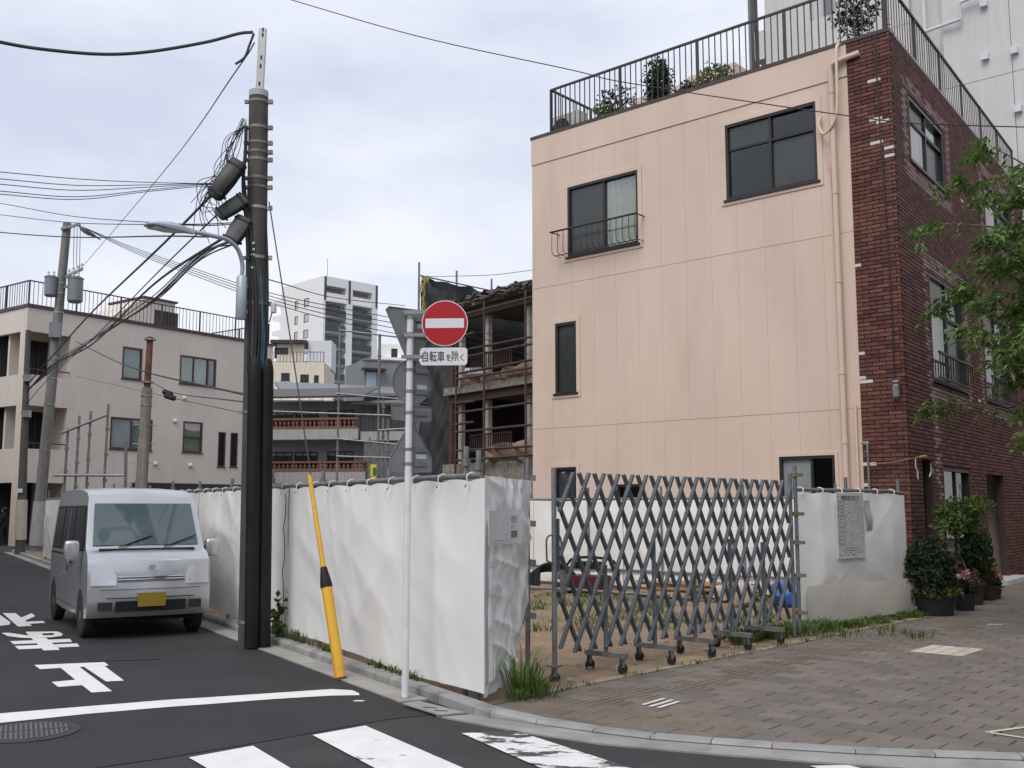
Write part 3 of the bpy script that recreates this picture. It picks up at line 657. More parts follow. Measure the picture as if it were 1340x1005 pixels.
# roof: railing on both sides
ra = FP.uv(717, 160)[0]
rb = FP.pt(ra, -.12, 0); rc = FP.pt(LPW - .1, -.12, 0); rdx = FB.pt(LBF - .1, -.12, 0)
zr = HT + .05
railing(corner, [FP.pt(ra, -1.6, 0), rb, rc], zr, 1.05, .135, 1.75)
railing(corner, [rc + BD * .12, rdx], zr, 1.05, .17, 1.9, bar_r=.007, post=.045)
MB().bar(rc + Vector((0, 0, zr)), rc + Vector((0, 0, zr + 1.9)), .06, .06).build('roof_post', rail_brown, corner)
up_ = FP.uv(980, 60)[0]; MB(FP.M).box((up_ - .025, -.3, HT - .1), (up_ + .025, -.35, HT + 2.6)).build('roof_post', rail_brown, corner)
pa = FP.uv(826, 140)[0]; pb = FP.uv(955, 100)[0]
zh1, zh2 = FP.uv(940, 88, -2.6)[1], FP.uv(850, 122, -2.6)[1]; pa, pm_, pb = FP.uv(826, 140, -2.6)[0], FP.uv(900, 110, -2.6)[0], FP.uv(962, 100, -2.6)[0]
MB(FP.M).box((pm_, -2.6, HT - .2), (pb, -5.5, zh1)).build('stair_head', peach, corner); MB(FP.M).box((pa, -2.65, HT - .2), (pm_ - .004, -5.4, zh2)).build('stair_head', peach, corner)

# neighbouring tower behind
NB = FB.pt(LBF + .25, 0, 0); FT = Facade(NB - PD * 8.6, PD)     # its side wall runs parallel to the peach wall
tw_m = mat('tower_panel', (.56, .55, .55), .7, var=.04, scale=.6, streak=.06); tw_d = mat('tower_panel_dark', (.17, .175, .19), .6, var=.08)
tower = thing('apartment_tower', 'tall pale grey panelled apartment tower rising behind the brick front', 'building', tuple(NB))
TH = 22; ul = FT.uv(1003, 100)[0]; ug0 = FT.uv(1192, 60)[0]; ug1 = FT.uv(1236, 60)[0]; udk = FT.uv(985, 100)[0]
zs_ = [0, 3.1, 6.2, 9.3, 12.4, 15.5, 18.6, TH]
us_ = [ul, (ul * 2 + ug0) / 3, (ul + ug0 * 2) / 3, ug0]
for i in range(3):
    for k in range(7):
        if i == 1 and k >= 3: continue
        MB(FT.M).box((us_[i] + .006, 0, zs_[k] + .006), (us_[i + 1] - .006, -.2, zs_[k + 1] - .006)).build('wall_panel', tw_m, tower)
for k in range(3, 7):         # open balcony bays between panels
    zz = zs_[k]; MB(FT.M).box((us_[1], .05, zz - .1), (us_[2], -1.5, zz + .08)).box((us_[1], .05, zz + .08), (us_[2], -.02, zz + 1.0)).build('balcony', tw_m, tower)
    MB(FT.M).box((us_[1], -1.5, zz), (us_[2], -1.6, zz + 3)).build('balcony_wall', frosted, tower)
MB(FT.M).box((ug0, -.25, 0), (ug1, -.4, TH)).build('wall_panel', tw_d, tower)
n2 = 3; ur = [ug1 + (8.6 + 3.5 - ug1) * i / n2 for i in range(n2 + 1)]
vent_me = None
for i in range(n2):
    for k in range(7):
        MB(FT.M).box((ur[i] + .008, .12, zs_[k] + .8), (ur[i + 1] - .008, -.2, zs_[k + 1] + .784)).build('wall_panel', tw_m, tower)
for x, y in ((1292, 77), (1330, 69), (1335, 145), (1290, 8)):
    u, z = FT.uv(x, y); MB(FT.M).box((u - .09, .26, z - .09), (u + .09, .12, z + .09)).build('vent_hood', white_blind, tower)
u0_, z0_ = FT.uv(1210, 46); u1_, z1_ = FT.uv(1262, 30); u3_, z3_ = FT.uv(1262, 8)
MB(FT.M).tube([(u0_, .2, z0_), (u1_, .3, z1_), (u1_, .3, z3_), (u1_ + .6, .3, z3_ + .05)], .05).build('drain_pipe', white_blind, tower, True)
MB(FT.M).tube([(FT.uv(1212, 60)[0], .05, 2), (FT.uv(1212, 60)[0], .05, TH)], .05).build('drain_pipe', white_blind, tower)
u0_, u1_ = FT.uv(1079, 40)[0], FT.uv(1090, 40)[0]; MB(FT.M).box((u0_, .03, 9), (u1_, .001, TH)).build('window_strip', tw_d, tower)
MB(FT.M).box((udk, .2, 0), (udk + .08, -.1, TH)).build('fin', tw_d, tower)
for k in range(3, 7): MB(FT.M).box((udk + .15, .1, zs_[k] + .25), (ul, -1.5, zs_[k] + .45)).box((udk + .15, .1, zs_[k] + .45), (ul, .05, zs_[k] + 1.2)).build('balcony', tw_m, tower)
MB(FT.M).box((ul, -.21, 0), (12.1, -7, TH - .1)).build('tower_core', tw_m, tower)
# ================================================================ BACKGROUND BUILDINGS
# ---- pinkish three storey block down the side street
pink = mat('pinkish_render', (.63, .56, .495), .85, var=.05, scale=.6, streak=.04, bump=.2, bscale=90)
FK = Facade((-20.9, 43.5), (.591, .806)); LK = 13.6
HK = (FK.uv(30, 402)[1] + FK.uv(320, 446)[1]) / 2
pk = thing('apartment_block', 'pinkish three storey block with corner balconies and brown roof railing beyond the parked van', 'building', tuple(FK.A))
uc = FK.uv(90, 500)[0]                                 # balconies end here
kw = [FK.rect(161, 453, 185, 498), FK.rect(236, 464, 282, 507), FK.rect(145, 545, 198, 590), FK.rect(240, 551, 264, 593), FK.rect(286, 565, 294, 611), FK.rect(302, 566, 310, 611)]
zb = [0.0, 3.0, 6.1, 9.2]
zbb = [FK.uv(60, 618)[1], FK.uv(60, 540)[1], FK.uv(60, 452)[1]]   # underside levels of the balcony fronts
open_ = [(.15, uc, z0, z1) for z0, z1 in ((.0, FK.uv(60, 632)[1]), (FK.uv(60, 588)[1], FK.uv(60, 532)[1]), (FK.uv(60, 492)[1], FK.uv(60, 436)[1]))]
MB(FK.M).holed(0, LK, 0, HK, kw + open_, .2).build('wall', pink, pk)
gut_box(FK, LK, 9, HK, pink, pk, sides='rb', roof_z=HK - .4)
# left (street) side wall with its own openings along the balconies
FKL = Facade(FK.pt(0, -9, 0), FK.n); MB(FKL.M).holed(0, 8.79, 0, HK, [(5.5, 8.5, o[2], o[3]) for o in open_] + [(1.2, 3, 4, 5.3), (1.2, 3, 7, 8.3)], .2).build('wall', pink, pk)
for o in open_[1:]: 
    MB(FK.M).box((.2, -.2, o[2] - .9), (uc + .1, -3.2, o[2] - .75)).build('balcony_floor', pink, pk)
    MB(FK.M).box((.2, .03, o[2] + .22), (uc, -.02, o[2] + .27)).build('balcony_rail', rail_brown, pk)
    rr = (uc * .35, uc - .1, o[2] - .7, o[3] - .1)
    Fi = Facade(FK.pt(0, -1.7, 0), FK.d); MB(Fi.M).holed(.2, uc + .15, o[2] - .8, o[3] + .3, [rr], .15).build('balcony_wall', pink, pk)
    window(Fi, pk, rr, (.33, .66), (), fm=frame_brown, panes=[glass_dark], curt=[(0, .6, curtain_g)])
MB(FK.M).box((uc + .02, -.2, 0), (uc + .17, -3.2, HK - .7)).build('wall', pink, pk)
MB(FK.M).box((.2, -2.6, 0), (uc, -2.7, 3.0)).build('garage_wall', interior, pk)
cg = [[(0, 1, curtain_g)], [(0, .75, curtain_g)], [(.5, 1, curtain_g)], [(0, 1, curtain_m)], None, None]
for i, r_ in enumerate(kw):
    window(FK, pk, r_, () if i in (0, 3, 4, 5) else ((.38, .78) if i == 1 else (.5,)), (.5,) if i == 3 else (), fm=frame_brown, fr=.08 if i < 4 else .05, panes=[frosted_light, glass_clear] if i == 2 else ([glass_dark] if i > 3 else [glass_clear]), curt=cg[i])
MB(FK.M).box((-.05, .06, HK + .002), (LK + .05, -.2, HK + .12)).build('coping', rail_brown, pk)
MB(FKL.M).box((0, .06, HK + .004), (8.78, -.2, HK + .11)).build('coping', rail_brown, pk)
railing(pk, [FK.pt(.1, -4, 0), FK.pt(.1, -.15, 0), FK.pt(LK - .2, -.15, 0), FK.pt(LK - .2, -5, 0)], HK + .1, 1.1, .2, 2.2, bar_r=.010, post=.06, rail=.06)
e0 = FK.uv(172, 636); e1 = FK.uv(312, 640); MB(FK.M).box((e0[0], .9, e0[1] - .25), (LK, .02, e0[1] + .15)).build('entrance_canopy', mat('canopy_black', (.02, .02, .022), .5, var=.2), pk)
for x, y in ((241, 521), (229, 551), (203, 607), (249, 609)):
    u, z = FK.uv(x, y); MB(FK.M).lathe((u, 0, z), [(.11, 0), (.11, .06), (.07, .11), (.02, .13)], 12, (0, 1, 0)).build('vent_hood', white_blind, pk, True)
u0_, z0_ = FK.uv(191, 425); u1_, z1_ = FK.uv(258, 432); zt_ = FK.uv(215, 388)[1] + .35
Fh = Facade(FK.pt(0, -2.6, 0), FK.d)
MB(Fh.M).prism([(u0_ - 1.2, 0, HK), (u0_ + 1.6, 0, zt_), (u1_ + .5, 0, zt_), (u1_ + .5, 0, HK)], (0, -3, 0)).build('stair_head', pink, pk)
MB(Fh.M).box((u0_ + 1.5, .1, zt_ + .001), (u1_ + .6, -3.1, zt_ + .1)).build('coping', rail_brown, pk)
MB(Fh.M).box((u0_ + 2.2, .04, HK - .2), (u0_ + 3.6, .002, zt_ - .5)).build('roof_door', interior, pk)
# ---- pale house with outside stairs at the far left
FL = Facade((-30.5, 56), (.8, .6)); lf = thing('pale_house', 'pale house with sloped stair railing beside the pinkish block', 'house', tuple(FL.A))
pale = mat('pale_render', (.56, .55, .54), .85, var=.06, streak=.08)
MB(FL.M).holed(0, 8, 0, 9.5, [(5.3, 6.3, 6, 7.2)], .2).build('wall', pale, lf); gut_box(FL, 8, 6, 9.5, pale, lf)
window(FL, lf, (5.3, 6.3, 6, 7.2), (.5,))
railing(lf, [FL.pt(.2, -.2, 0), FL.pt(7.8, -.2, 0)], 9.5, 1.4, .5, 2, m=mat('rail_pale', (.5, .5, .5), .6), bar_r=.02, post=.08, rail=.1)
MB(FL.M).prism([(4, .3, 8.6), (8, .3, 11.4), (8, .3, 11.9), (4, .3, 9.1)], (0, -.25, 0)).build('stair_wall', pale, lf)
# ---- white high-rise far behind
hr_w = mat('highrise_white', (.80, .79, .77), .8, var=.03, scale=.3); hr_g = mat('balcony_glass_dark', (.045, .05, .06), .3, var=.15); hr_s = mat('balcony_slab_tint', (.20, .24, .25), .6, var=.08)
YH = 172.0; cH = D(421, 500, YH); FH = Facade((cH.x, cH.y), (.72, .694)); FHL = Facade((cH.x - .8 * 0, cH.y), (.72, .694))
HH = FH.uv(421, 360)[1]; LH = FH.uv(494, 420)[0]
hl = Facade(FH.pt(0, 0, 0) + Vector((-.70, .714, 0)) * 13.5, (.70, -.714)); LHL = 13.5
hr = thing('highrise_apartments', 'white highrise apartment building with dark glass balconies in the distance', 'building', tuple(cH))
fl = 2.78
bays = [(FH.uv(425.5, 420)[0], FH.uv(452.5, 420)[0]), (FH.uv(461, 420)[0], FH.uv(486.5, 420)[0])]
nfl = 12; hol = []
for k in range(nfl):
    zt0 = HH - 1.6 - k * fl
    for a, b in bays: hol.append((a, b, zt0 - 2.45, zt0))
MB(FH.M).holed(0, LH, 0, HH, hol, 1.6).build('wall', hr_w, hr)
for i, (a, b, c_, d_) in enumerate(hol):
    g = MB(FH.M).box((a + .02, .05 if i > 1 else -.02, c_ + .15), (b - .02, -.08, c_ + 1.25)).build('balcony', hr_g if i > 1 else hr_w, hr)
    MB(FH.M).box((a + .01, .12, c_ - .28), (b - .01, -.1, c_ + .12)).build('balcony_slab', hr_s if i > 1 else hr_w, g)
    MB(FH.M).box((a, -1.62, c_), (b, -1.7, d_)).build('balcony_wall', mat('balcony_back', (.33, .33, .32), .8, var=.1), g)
    for q0, q1 in ((.08, .3), (.42, .72)): MB(FH.M).box((a + (b - a) * q0, -1.55, c_ + .3), (a + (b - a) * q1, -1.6, d_ - .35)).build('window', glass_dark, g)
for x in (.1, FH.uv(457, 420)[0] - .25, LH - .5): MB(FH.M).box((x, .08, HH - 4.2), (x + .4, .001, HH - .1)).build('dark_fin', hr_g, hr)
hlw = []
for k in range(5):
    for x, wd_ in ((401, 1.5), (388, 1.0)):
        u = hl.uv(x, 400)[0]; z = HH - 3.2 - k * fl * 1.0; hlw.append((u - wd_ / 2, u + wd_ / 2, z - 1.5, z))
MB(hl.M).holed(0, LHL - .01, 0, HH - .01, hlw, .3).build('wall', hr_w, hr)
for r_ in hlw: window(hl, hr, r_, (), (), fr=.12, box=True, sill=False, panes=[glass_dark])
for k in range(6):
    z = HH - 2.2 - k * fl; MB(hl.M).prism([(-2.9, 0, z), (0, 0, z), (0, 0, z - 2.0), (-.6, 0, z - 1.2), (-2.9, 0, z - .75)], (0, -3, 0)).build('stair_landing', hr_w, hr)
MB(FH.M).box((.3, -1.75, HH - .6), (LH - .3, -9, HH - .5)).build('roof_slab', hr_w, hr)
MB(FH.M).box((LH - .3, -1.65, 0), (LH, -9, HH)).build('wall', hr_w, hr)
MB(FH.M).cyl((3.3, -4, HH), (3.3, -4, HH + 4.2), .05, 6).build('antenna', pipe_steel, hr)
# ---- cream house
cream = mat('cream_render', (.66, .60, .49), .85, var=.04, streak=.06); YC = 88.0
FC = Facade((D(340, 600, YC).x, YC + 2), (1, .02)); cw = [FC.rect(368, 488, 379, 498), FC.rect(393, 490, 404, 501), FC.rect(411, 491, 417, 500)]
HC = FC.uv(380, 474)[1]; LC = FC.uv(424, 500)[0]
ch = thing('cream_house', 'cream house with small dark windows and roof terrace in front of the highrise', 'house', tuple(FC.A))
MB(FC.M).holed(0, LC, 0, HC, cw, .2).build('wall', cream, ch); gut_box(FC, LC, 6, HC, cream, ch)
for r_ in cw: window(FC, ch, r_, (.5,), (), fr=.07, panes=[glass_dark])
railing(ch, [FC.pt(.1, -.2, 0), FC.pt(LC - .1, -.2, 0)], HC, .95, .3, 2, m=dark_metal, bar_r=.02, post=.07, rail=.06)
a_ = FC.uv(390, 445); Fc2 = Facade(FC.pt(0, -3, 0), FC.d); w_ = Fc2.rect(362, 455, 377, 463)
MB(Fc2.M).holed(.1, a_[0], HC - .2, FC.uv(380, 446)[1] + .2, [w_], .2).build('penthouse_wall', cream, ch); window(Fc2, ch, w_, (.5,), fr=.06, panes=[glass_dark])
MB(Fc2.M).box((-.4, .6, FC.uv(380, 446)[1] + .2), (a_[0] + .3, -3.2, FC.uv(380, 446)[1] + .5)).build('penthouse_roof', dark_metal, ch)
MB(Fc2.M).box((a_[0] + .35, -.2, HC - .2), (LC + .1, -3, FC.uv(400, 438)[1])).build('stair_head', white_blind, ch)
# hip-roofed skirt with shingles
sk0, sk1 = FC.uv(345, 503)[1], FC.uv(345, 526)[1]; shingle = mat('shingle_cream', (.50, .46, .38), .85, var=.1, rnd=.25); ns = 0
for k in range(6):
    for i in range(26):
        za, zb_ = sk1 + (sk0 - sk1) * k / 6, sk1 + (sk0 - sk1) * (k + 1) / 6; oa, ob = 1.5 * (1 - k / 6), 1.5 * (1 - (k + 1) / 6); ww = (LC + 1.2) / 26; x0 = -.2 + (i + .5 * (k % 2)) * ww
        MB(FC.M).add([(x0 + .01, oa + .06, za), (x0 + ww - .01, oa + .06, za), (x0 + ww - .01, ob + .03, zb_ + .03), (x0 + .01, ob + .03, zb_ + .03)], [(0, 1, 2, 3)]).build('shingle', shingle, ch)
# ---- grey metal-clad building
grey = mat('grey_cladding', (.20, .205, .22), .65, var=.06, streak=.08); YG = 80.0
FG = Facade((D(475, 600, YG).x, YG), (.93, .37)); LG = FG.uv(531, 520)[0]; HG = FG.uv(475, 471)[1]
gb = thing('grey_house', 'grey clad house with pale blue door and flat canopy behind the balcony house', 'house', tuple(FG.A))
dr = FG.rect(470.5, 486, 482, 506) if False else FG.rect(483, 489, 492, 508)
FGl = Facade(FG.pt(0, 0, 0) + Vector((-.5, .866, 0)) * 4.2, (.5, -.866))
MB(FG.M).holed(0, LG, 0, HG, [], .2).build('wall', grey, gb)
ddr = FGl.rect(469, 487, 474, 507) ; 
MB(FGl.M).holed(0, 4.19, 0, HG - .01, [], .2).build('wall', grey, gb)
MB(FG.M).box((-.1, .1, HG), (LG + .1, -4, HG + .12)).build('roof_edge', grey, gb)
z0_ = FG.uv(478, 507)[1]; z1_ = FG.uv(478, 487)[1]
MB(FG.M).box((.15, .06, z0_), (.95, .001, z1_)).build('door', mat('pale_blue_door', (.36, .44, .52), .5), gb)
MB(FG.M).box((-.3, .7, z1_ + .12), (1.6, .001, z1_ + .28)).build('door_canopy', dark_metal, gb)
MB(FG.M).prism([(-7, 3.5, FG.uv(450, 520)[1]), (LG + .2, 3.5, FG.uv(500, 520)[1]), (LG + .2, .3, FG.uv(500, 506)[1]), (-7, .3, FG.uv(500, 506)[1])], (0, 0, -.2)).build('lean_to_roof', grey, gb)
# ---- small white block right of it
FW = Facade((D(495, 600, 140).x, 140), (.98, .2)); wb = thing('white_block', 'small white apartment block with balcony far behind the grey house', 'building', tuple(FW.A))
HW = FW.uv(497, 450)[1]; LW = 5.5; wr = [FW.rect(512, 456, 520, 470), FW.rect(521, 500, 527, 512)]
MB(FW.M).holed(0, LW, 0, HW, wr, .3).build('wall', hr_w, wb); gut_box(FW, LW, 6, HW, hr_w, wb)
for r_ in wr: window(FW, wb, r_, (.5,), fr=.09, panes=[glass_dark])
MB(FW.M).box((.8, 1.2, FW.uv(505, 482)[1]), (LW + .3, .01, FW.uv(505, 469)[1])).build('balcony', hr_w, wb)
# ---- balcony house with terracotta balustrades
YB = 64.0; hs_m = mat('house_grey_render', (.30, .30, .305), .85, var=.08, streak=.12); slab_m = mat('balcony_slab_grey', (.38, .375, .36), .85, var=.1, streak=.15)
terra = mat('terracotta', (.20, .085, .055), .75, var=.12, rnd=.12)
FBH = Facade((D(338, 600, YB).x, YB + .6), (.99, -.14)); LB = FBH.uv(540, 600)[0]
bhs = thing('balcony_house', 'grey two storey house with rows of terracotta balusters on its balconies', 'house', tuple(FBH.A))
uw = FBH.uv(470, 600)[0]; HB = FBH.uv(400, 522)[1]
zz = {k: FBH.uv(400, y)[1] for k, y in dict(t1=547, b1=560, s1=575, t2=603.5, b2=616, s2=633, e=524, w1t=531, w2t=586).items()}
Fin = Facade(FBH.pt(0, -1.6, 0), FBH.d)
wr = []
for zt_, zb_ in ((zz['w1t'], zz['b1'] + .1), (zz['w2t'], zz['b2'] + .1)):
    for x0, x1 in ((350, 383), (385, 416), (428, 463)): wr.append((Fin.uv(x0, 600)[0], Fin.uv(x1, 600)[0], zb_ + .1, zt_ - .15))
MB(Fin.M).holed(-.3, LB, 0, HB, wr, .2).build('wall', hs_m, bhs); gut_box(Fin, LB, 6, HB, hs_m, bhs, sides='rb')
for r_ in wr: window(Fin, bhs, r_, (.33, .66), (.72,), fr=.08, panes=[glass_dark, frosted_light], curt=[(.3, .7, white_blind)], sill=False)
MB(FBH.M).prism([(-.5, .5, HB), (uw + .3, .5, HB), (uw + .3, -3, HB + .9), (-.5, -3, HB + .9)], (0, 0, .12)).build('roof', dark_metal, bhs)
Fup = Facade(FBH.pt(0, 0, 0), FBH.d)
balm = MB().lathe((0, 0, 0), [(.10, 0), (.10, .06), (.05, .1), (.095, .24), (.095, .3), (.05, .44), (.09, .49), (.09, .54)], 8).mesh('baluster', terra, True)
for (tb, bb, sb, ue) in ((zz['t1'], zz['b1'], zz['s1'], uw - .1), (zz['t2'], zz['b2'], zz['s2'], FBH.uv(478, 600)[0])):
    sl_ = MB(FBH.M).box((-.3, 0, sb), (ue, -1.5, bb - .04)).build('balcony_slab', slab_m, bhs)
    MB(FBH.M).box((-.3, .03, tb - .12), (ue, -.22, tb)).build('balustrade_rail', terra, bhs); MB(FBH.M).box((-.3, .03, bb - .038), (ue, -.22, bb + .06)).build('balustrade_base', terra, bhs)
    n_ = int((ue + .3) / .28); sc_z = (tb - .12 - bb - .06) / .54
    for i in range(n_):
        o = place(balm, 'baluster', bhs, FBH.pt(-.2 + i * .28, -.1, bb + .06)); o.scale = (1, 1, sc_z)
MB(FBH.M).box((uw, -.2, zz['s1'] - .1), (LB, -1.5, zz['b1'] - .25)).build('balcony_slab', slab_m, bhs)
railing(bhs, [FBH.pt(uw, -.3, 0), FBH.pt(LB, -.3, 0)], zz['b1'] - .25, .95, .25, 2, m=dark_metal, bar_r=.02, post=.07, rail=.07)
MB(FBH.M).prism([(uw - .4, .4, FBH.uv(470, 530)[1]), (LB, .4, FBH.uv(530, 522)[1] - .5), (LB, -3, FBH.uv(530, 522)[1] + .2), (uw - .4, -3, FBH.uv(470, 522)[1])], (0, 0, .15)).build('roof', dark_metal, bhs)
MB(FBH.M).box((uw + .2, -.3, 0), (LB, -.45, zz['s1'] - .1)).build('wall', mat('house_dark', (.13, .13, .135), .8, var=.1), bhs)
sg = FBH.rect(487, 608, 497, 628); t = thing('shop_sign', 'small yellow sign with green panel behind the white sheeting', 'sign', tuple(FBH.pt(sg[0], .5, sg[2])))
MB(FBH.M).box((sg[0], .5, sg[2] - .2), (sg[1], .4, sg[3])).build('panel', mat('sign_yellow', (.75, .5, .03), .5, var=.05), t)
MB(FBH.M).box((sg[0] + .2, .52, sg[2] + .25), (sg[1] - .05, .501, sg[3] - .2)).build('emblem', mat('sign_green', (.02, .16, .06), .5), t)
MB(FBH.M).cyl((sg[0] + .1, .42, 0), (sg[0] + .1, .42, sg[2] - .2), .05).build('pole', pipe_steel, t)
# ---- half-demolished steel frame building behind grey debris sheeting
FD = Facade((D(590, 600, 38.6).x, 38.6), (.62, -.785)); LD = FD.uv(715, 600)[0]
rust = mat('rusty_steel', (.075, .042, .038), .7, .2, var=.25, scale=3, dirt=(.05, .03, .028), dirt_amt=.6); colw = mat('bare_column', (.40, .38, .35), .8, var=.2, streak=.2)
dm = thing('demolition_building', 'stripped two storey steel frame building under demolition with torn roof edge', 'building', tuple(FD.A))
zr_ = FD.uv(650, 390)[1]; zf = {k: FD.uv(650, y)[1] for k, y in dict(r0=384, r1=396, r2=408, s0=500, s1=510, s2=521, g0=605, g1=613).items()}
MB(FD.M).box((.3, .35, zf['r1']), (LD, -6, zf['r0'])).build('roof_deck', mat('torn_roof', (.13, .115, .10), .95, var=.5, scale=6, bump=1), dm)
m_ = MB(FD.M)
for i in range(90):     # torn boards and rubble along the roof edge
    u = random.uniform(.2, LD); a = random.uniform(-.5, .5); m_.obox((u, .35 + random.uniform(-.1, .15), zf['r0'] + random.uniform(-.3, .0)), (random.uniform(.1, .35), .02, a * .15), (0, random.uniform(.05, .2), .02), (.01, 0, random.uniform(.01, .04)))
m_.build('torn_edge', mat('torn_roof', (.13, .115, .10)), dm, kind='stuff')
MB(FD.M).box((0, .12, zf['r2']), (LD, -.1, zf['r1'] - .01)).build('beam', rust, dm); MB(FD.M).box((0, .12, zf['s2']), (LD, -.1, zf['s1'])).build('beam', rust, dm)
MB(FD.M).box((-.1, .3, zf['s1'] + .005), (LD, -6, zf['s0'])).build('floor_slab', mat('old_slab', (.26, .24, .20), .9, var=.3, streak=.3), dm)
MB(FD.M).box((-.1, .3, 0), (LD, -.5, zf['g0'])).build('floor_slab', mat('old_slab', (.26, .24, .20)), dm)
for x in (598, 633, 687): 
    u = FD.uv(x, 600)[0]; MB(FD.M).box((u - .1, -.12, 0), (u + .1, -.3, zf['r2'])).build('column', colw, dm)
u = FD.uv(592, 600)[0]; MB(FD.M).box((u - .12, .1, 0), (u + .12, -.1, zf['r2'])).build('column', rust, dm)
for x, yy in ((660, 2), (676, 2.5), (615, 4)): u = FD.uv(x, 600)[0]; MB(FD.M).box((u - .06, -yy, 0), (u + .06, -yy - .12, zf['r2'])).build('column', mat('grey_post', (.2, .2, .2), .8), dm)
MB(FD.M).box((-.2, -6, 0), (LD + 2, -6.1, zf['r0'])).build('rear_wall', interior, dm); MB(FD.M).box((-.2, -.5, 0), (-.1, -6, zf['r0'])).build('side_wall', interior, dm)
for y in (415, 443, 461, 470, 490, 497, 528, 541, 556, 566, 590, 603):
    a = FD.uv(594, y, .55); b = FD.uv(705, y - (664 - y) * .05); zz_ = (a[1]); u0, u1 = (a[0], LD) if y not in (443, 528, 556) else (a[0], FD.uv(636, y)[0])
    MB(FD.M).tube([(u0, .55, zz_), (u1, .55, zz_ + random.uniform(-.05, .05))], .045, 6).build('scaffold_tube', rust, dm)
for x in (596, 633, 688): u = FD.uv(x, 600, .55)[0]; MB(FD.M).tube([(u, .55, 0), (u, .55, zf['r1'])], .045, 6).build('scaffold_tube', rust, dm)
for yt, yb in ((461, 484), (567, 590)):
    za, zb_ = FD.uv(655, yt)[1], FD.uv(655, yb)[1]; ua, ub_ = FD.uv(627, 600)[0], FD.uv(681, 600)[0]
    rg = MB(FD.M).box((ua, .42, za - .05), (ub_, .37, za)).box((ua, .42, zb_), (ub_, .37, zb_ + .04)).build('balcony_railing', rust, dm)
    for i in range(19): u = ua + (ub_ - ua) * i / 18; MB(FD.M).box((u - .015, .41, zb_), (u + .015, .38, za)).build('baluster', rust, rg)
sack = mat('rubble_sack', (.26, .18, .125), .9, var=.2, scale=4, bump=.9, bscale=9)
def blob(c_, s_, seed):
    def fn(a, b):
        th = a * 2 * math.pi; ph = b * math.pi; v = Vector((math.cos(th) * math.sin(ph), math.sin(th) * math.sin(ph), -math.cos(ph)))
        v = Vector([math.copysign(abs(q_) ** .7, q_) for q_ in v]); k = 1 + .22 * noise.noise(v * 1.7 + Vector((seed, 0, 0))) + .12 * noise.noise(v * 4 + Vector((seed, 3, 0))) + .07 * abs(noise.noise(v * 8 + Vector((seed, 5, 0))))
        return Vector(c_) + Vector((v.x * s_[0] * k, v.y * s_[1] * k, v.z * s_[2] * k))
    return MB().grid(fn, 28, 18)
sacks = [(615, zf['s0'] + .15, .5), (640, zf['s0'] + .15, .45), (672, zf['s0'] + .2, .6), (692, zf['s0'] + .25, .6), (660, zf['g0'] + .3, .75), (694, zf['g0'] + .3, .7)]
for i, (x, z, s_) in enumerate(sacks):
    u = FD.uv(x, 600)[0]; p = FD.pt(u, -.05, z); o = blob(p, (s_ * .8, .3, .24 if i < 4 else .36), i * 7).build('rubble_sack', sack, None, True)
    tag(o, 'brown rubble sack lying on the upper floor edge of the stripped building' if i < 4 else 'brown rubble sack at the ground floor of the stripped building', 'sack', 'rubble sacks upstairs' if i < 4 else 'rubble sacks downstairs')
o = blob(FD.pt(FD.uv(621, 600)[0], .0, zf['s0'] + .5), (.42, .25, .14), 55).build('white_bag', white_sheet_bright, None, True); tag(o, 'white plastic bag on top of brown sacks in the stripped building', 'bag')
# grey debris sheeting on scaffold
mesh_m = mat('grey_mesh_sheet', (.032, .034, .036), .75, var=.15, scale=1.2, trans=.1)
a, b = D(549, 600, 40.5), D(646, 600, 43.5); FS = Facade((a.x, a.y), ((b - a).x, (b - a).y)); LS = (b - a).xy.length; zt_ = FS.uv(549, 361)[1]
ds = thing('debris_sheeting', 'dark grey debris sheet hanging from scaffold poles beside the stripped building', 'sheet', tuple(a))
def shf(a_, b_):
    u = a_ * LS; z = b_ * (zt_ - .08 * math.sin(a_ * 9.4) ** 2); k = .16 * noise.noise(Vector((u * .9 + z * .5, z * .25, 2))) + .10 * noise.noise(Vector((u * 2.5 - z * 1.2, z * .6, 5))) + .05 * noise.noise(Vector((u * 5, z * 1.5, 9)))
    return Vector((u, k, z))
MB(FS.M).grid(shf, 44, 90).build('sheet', mesh_m, ds, True)
for u in (0, LS * .5, LS): MB(FS.M).tube([(u, -.15, 0), (u, -.15, zt_ + .6)], .045, 6).build('pole', pipe_steel, ds)
for z in (1.9, 3.8, 5.7, 7.6, zt_ - .05): MB(FS.M).tube([(-.3, .24, z), (LS, .24, z)], .03, 6).build('rail', pipe_steel, ds)
m_ = MB(FS.M)
for i in range(60): z = zt_ - random.random() * 2.2; m_.obox((random.uniform(-.15, .2), .25, z), (random.uniform(.02, .1), 0, .03), (0, .02, 0), (0, .01, random.uniform(.04, .12)))
m_.build('yellow_tape', mat('tape_yellow', (.5, .42, .12), .7, var=.2), ds, kind='stuff')
# return of the sheeting to the frame
a2, b2 = D(549, 600, 40.5), D(592, 600, 38.9); FS2 = Facade((a2.x, a2.y), ((b2 - a2).x, (b2 - a2).y)); LS2 = (b2 - a2).xy.length
def shf2(a_, b_):
    u = a_ * LS2; zt2 = zt_ - a_ * .9 - .25 * math.sin(a_ * 3.1); z = b_ * zt2; k = .20 * noise.noise(Vector((u * 1.1 + z * .6, z * .3, 12))) + .12 * noise.noise(Vector((u * 2.5 - z * 1.4, z * .6, 15))) + .06 * noise.noise(Vector((u * 6 + z, z * 1.5, 19)))
    return Vector((u, k, z))
MB(FS2.M).grid(shf2, 30, 90).build('sheet', mesh_m, ds, True)
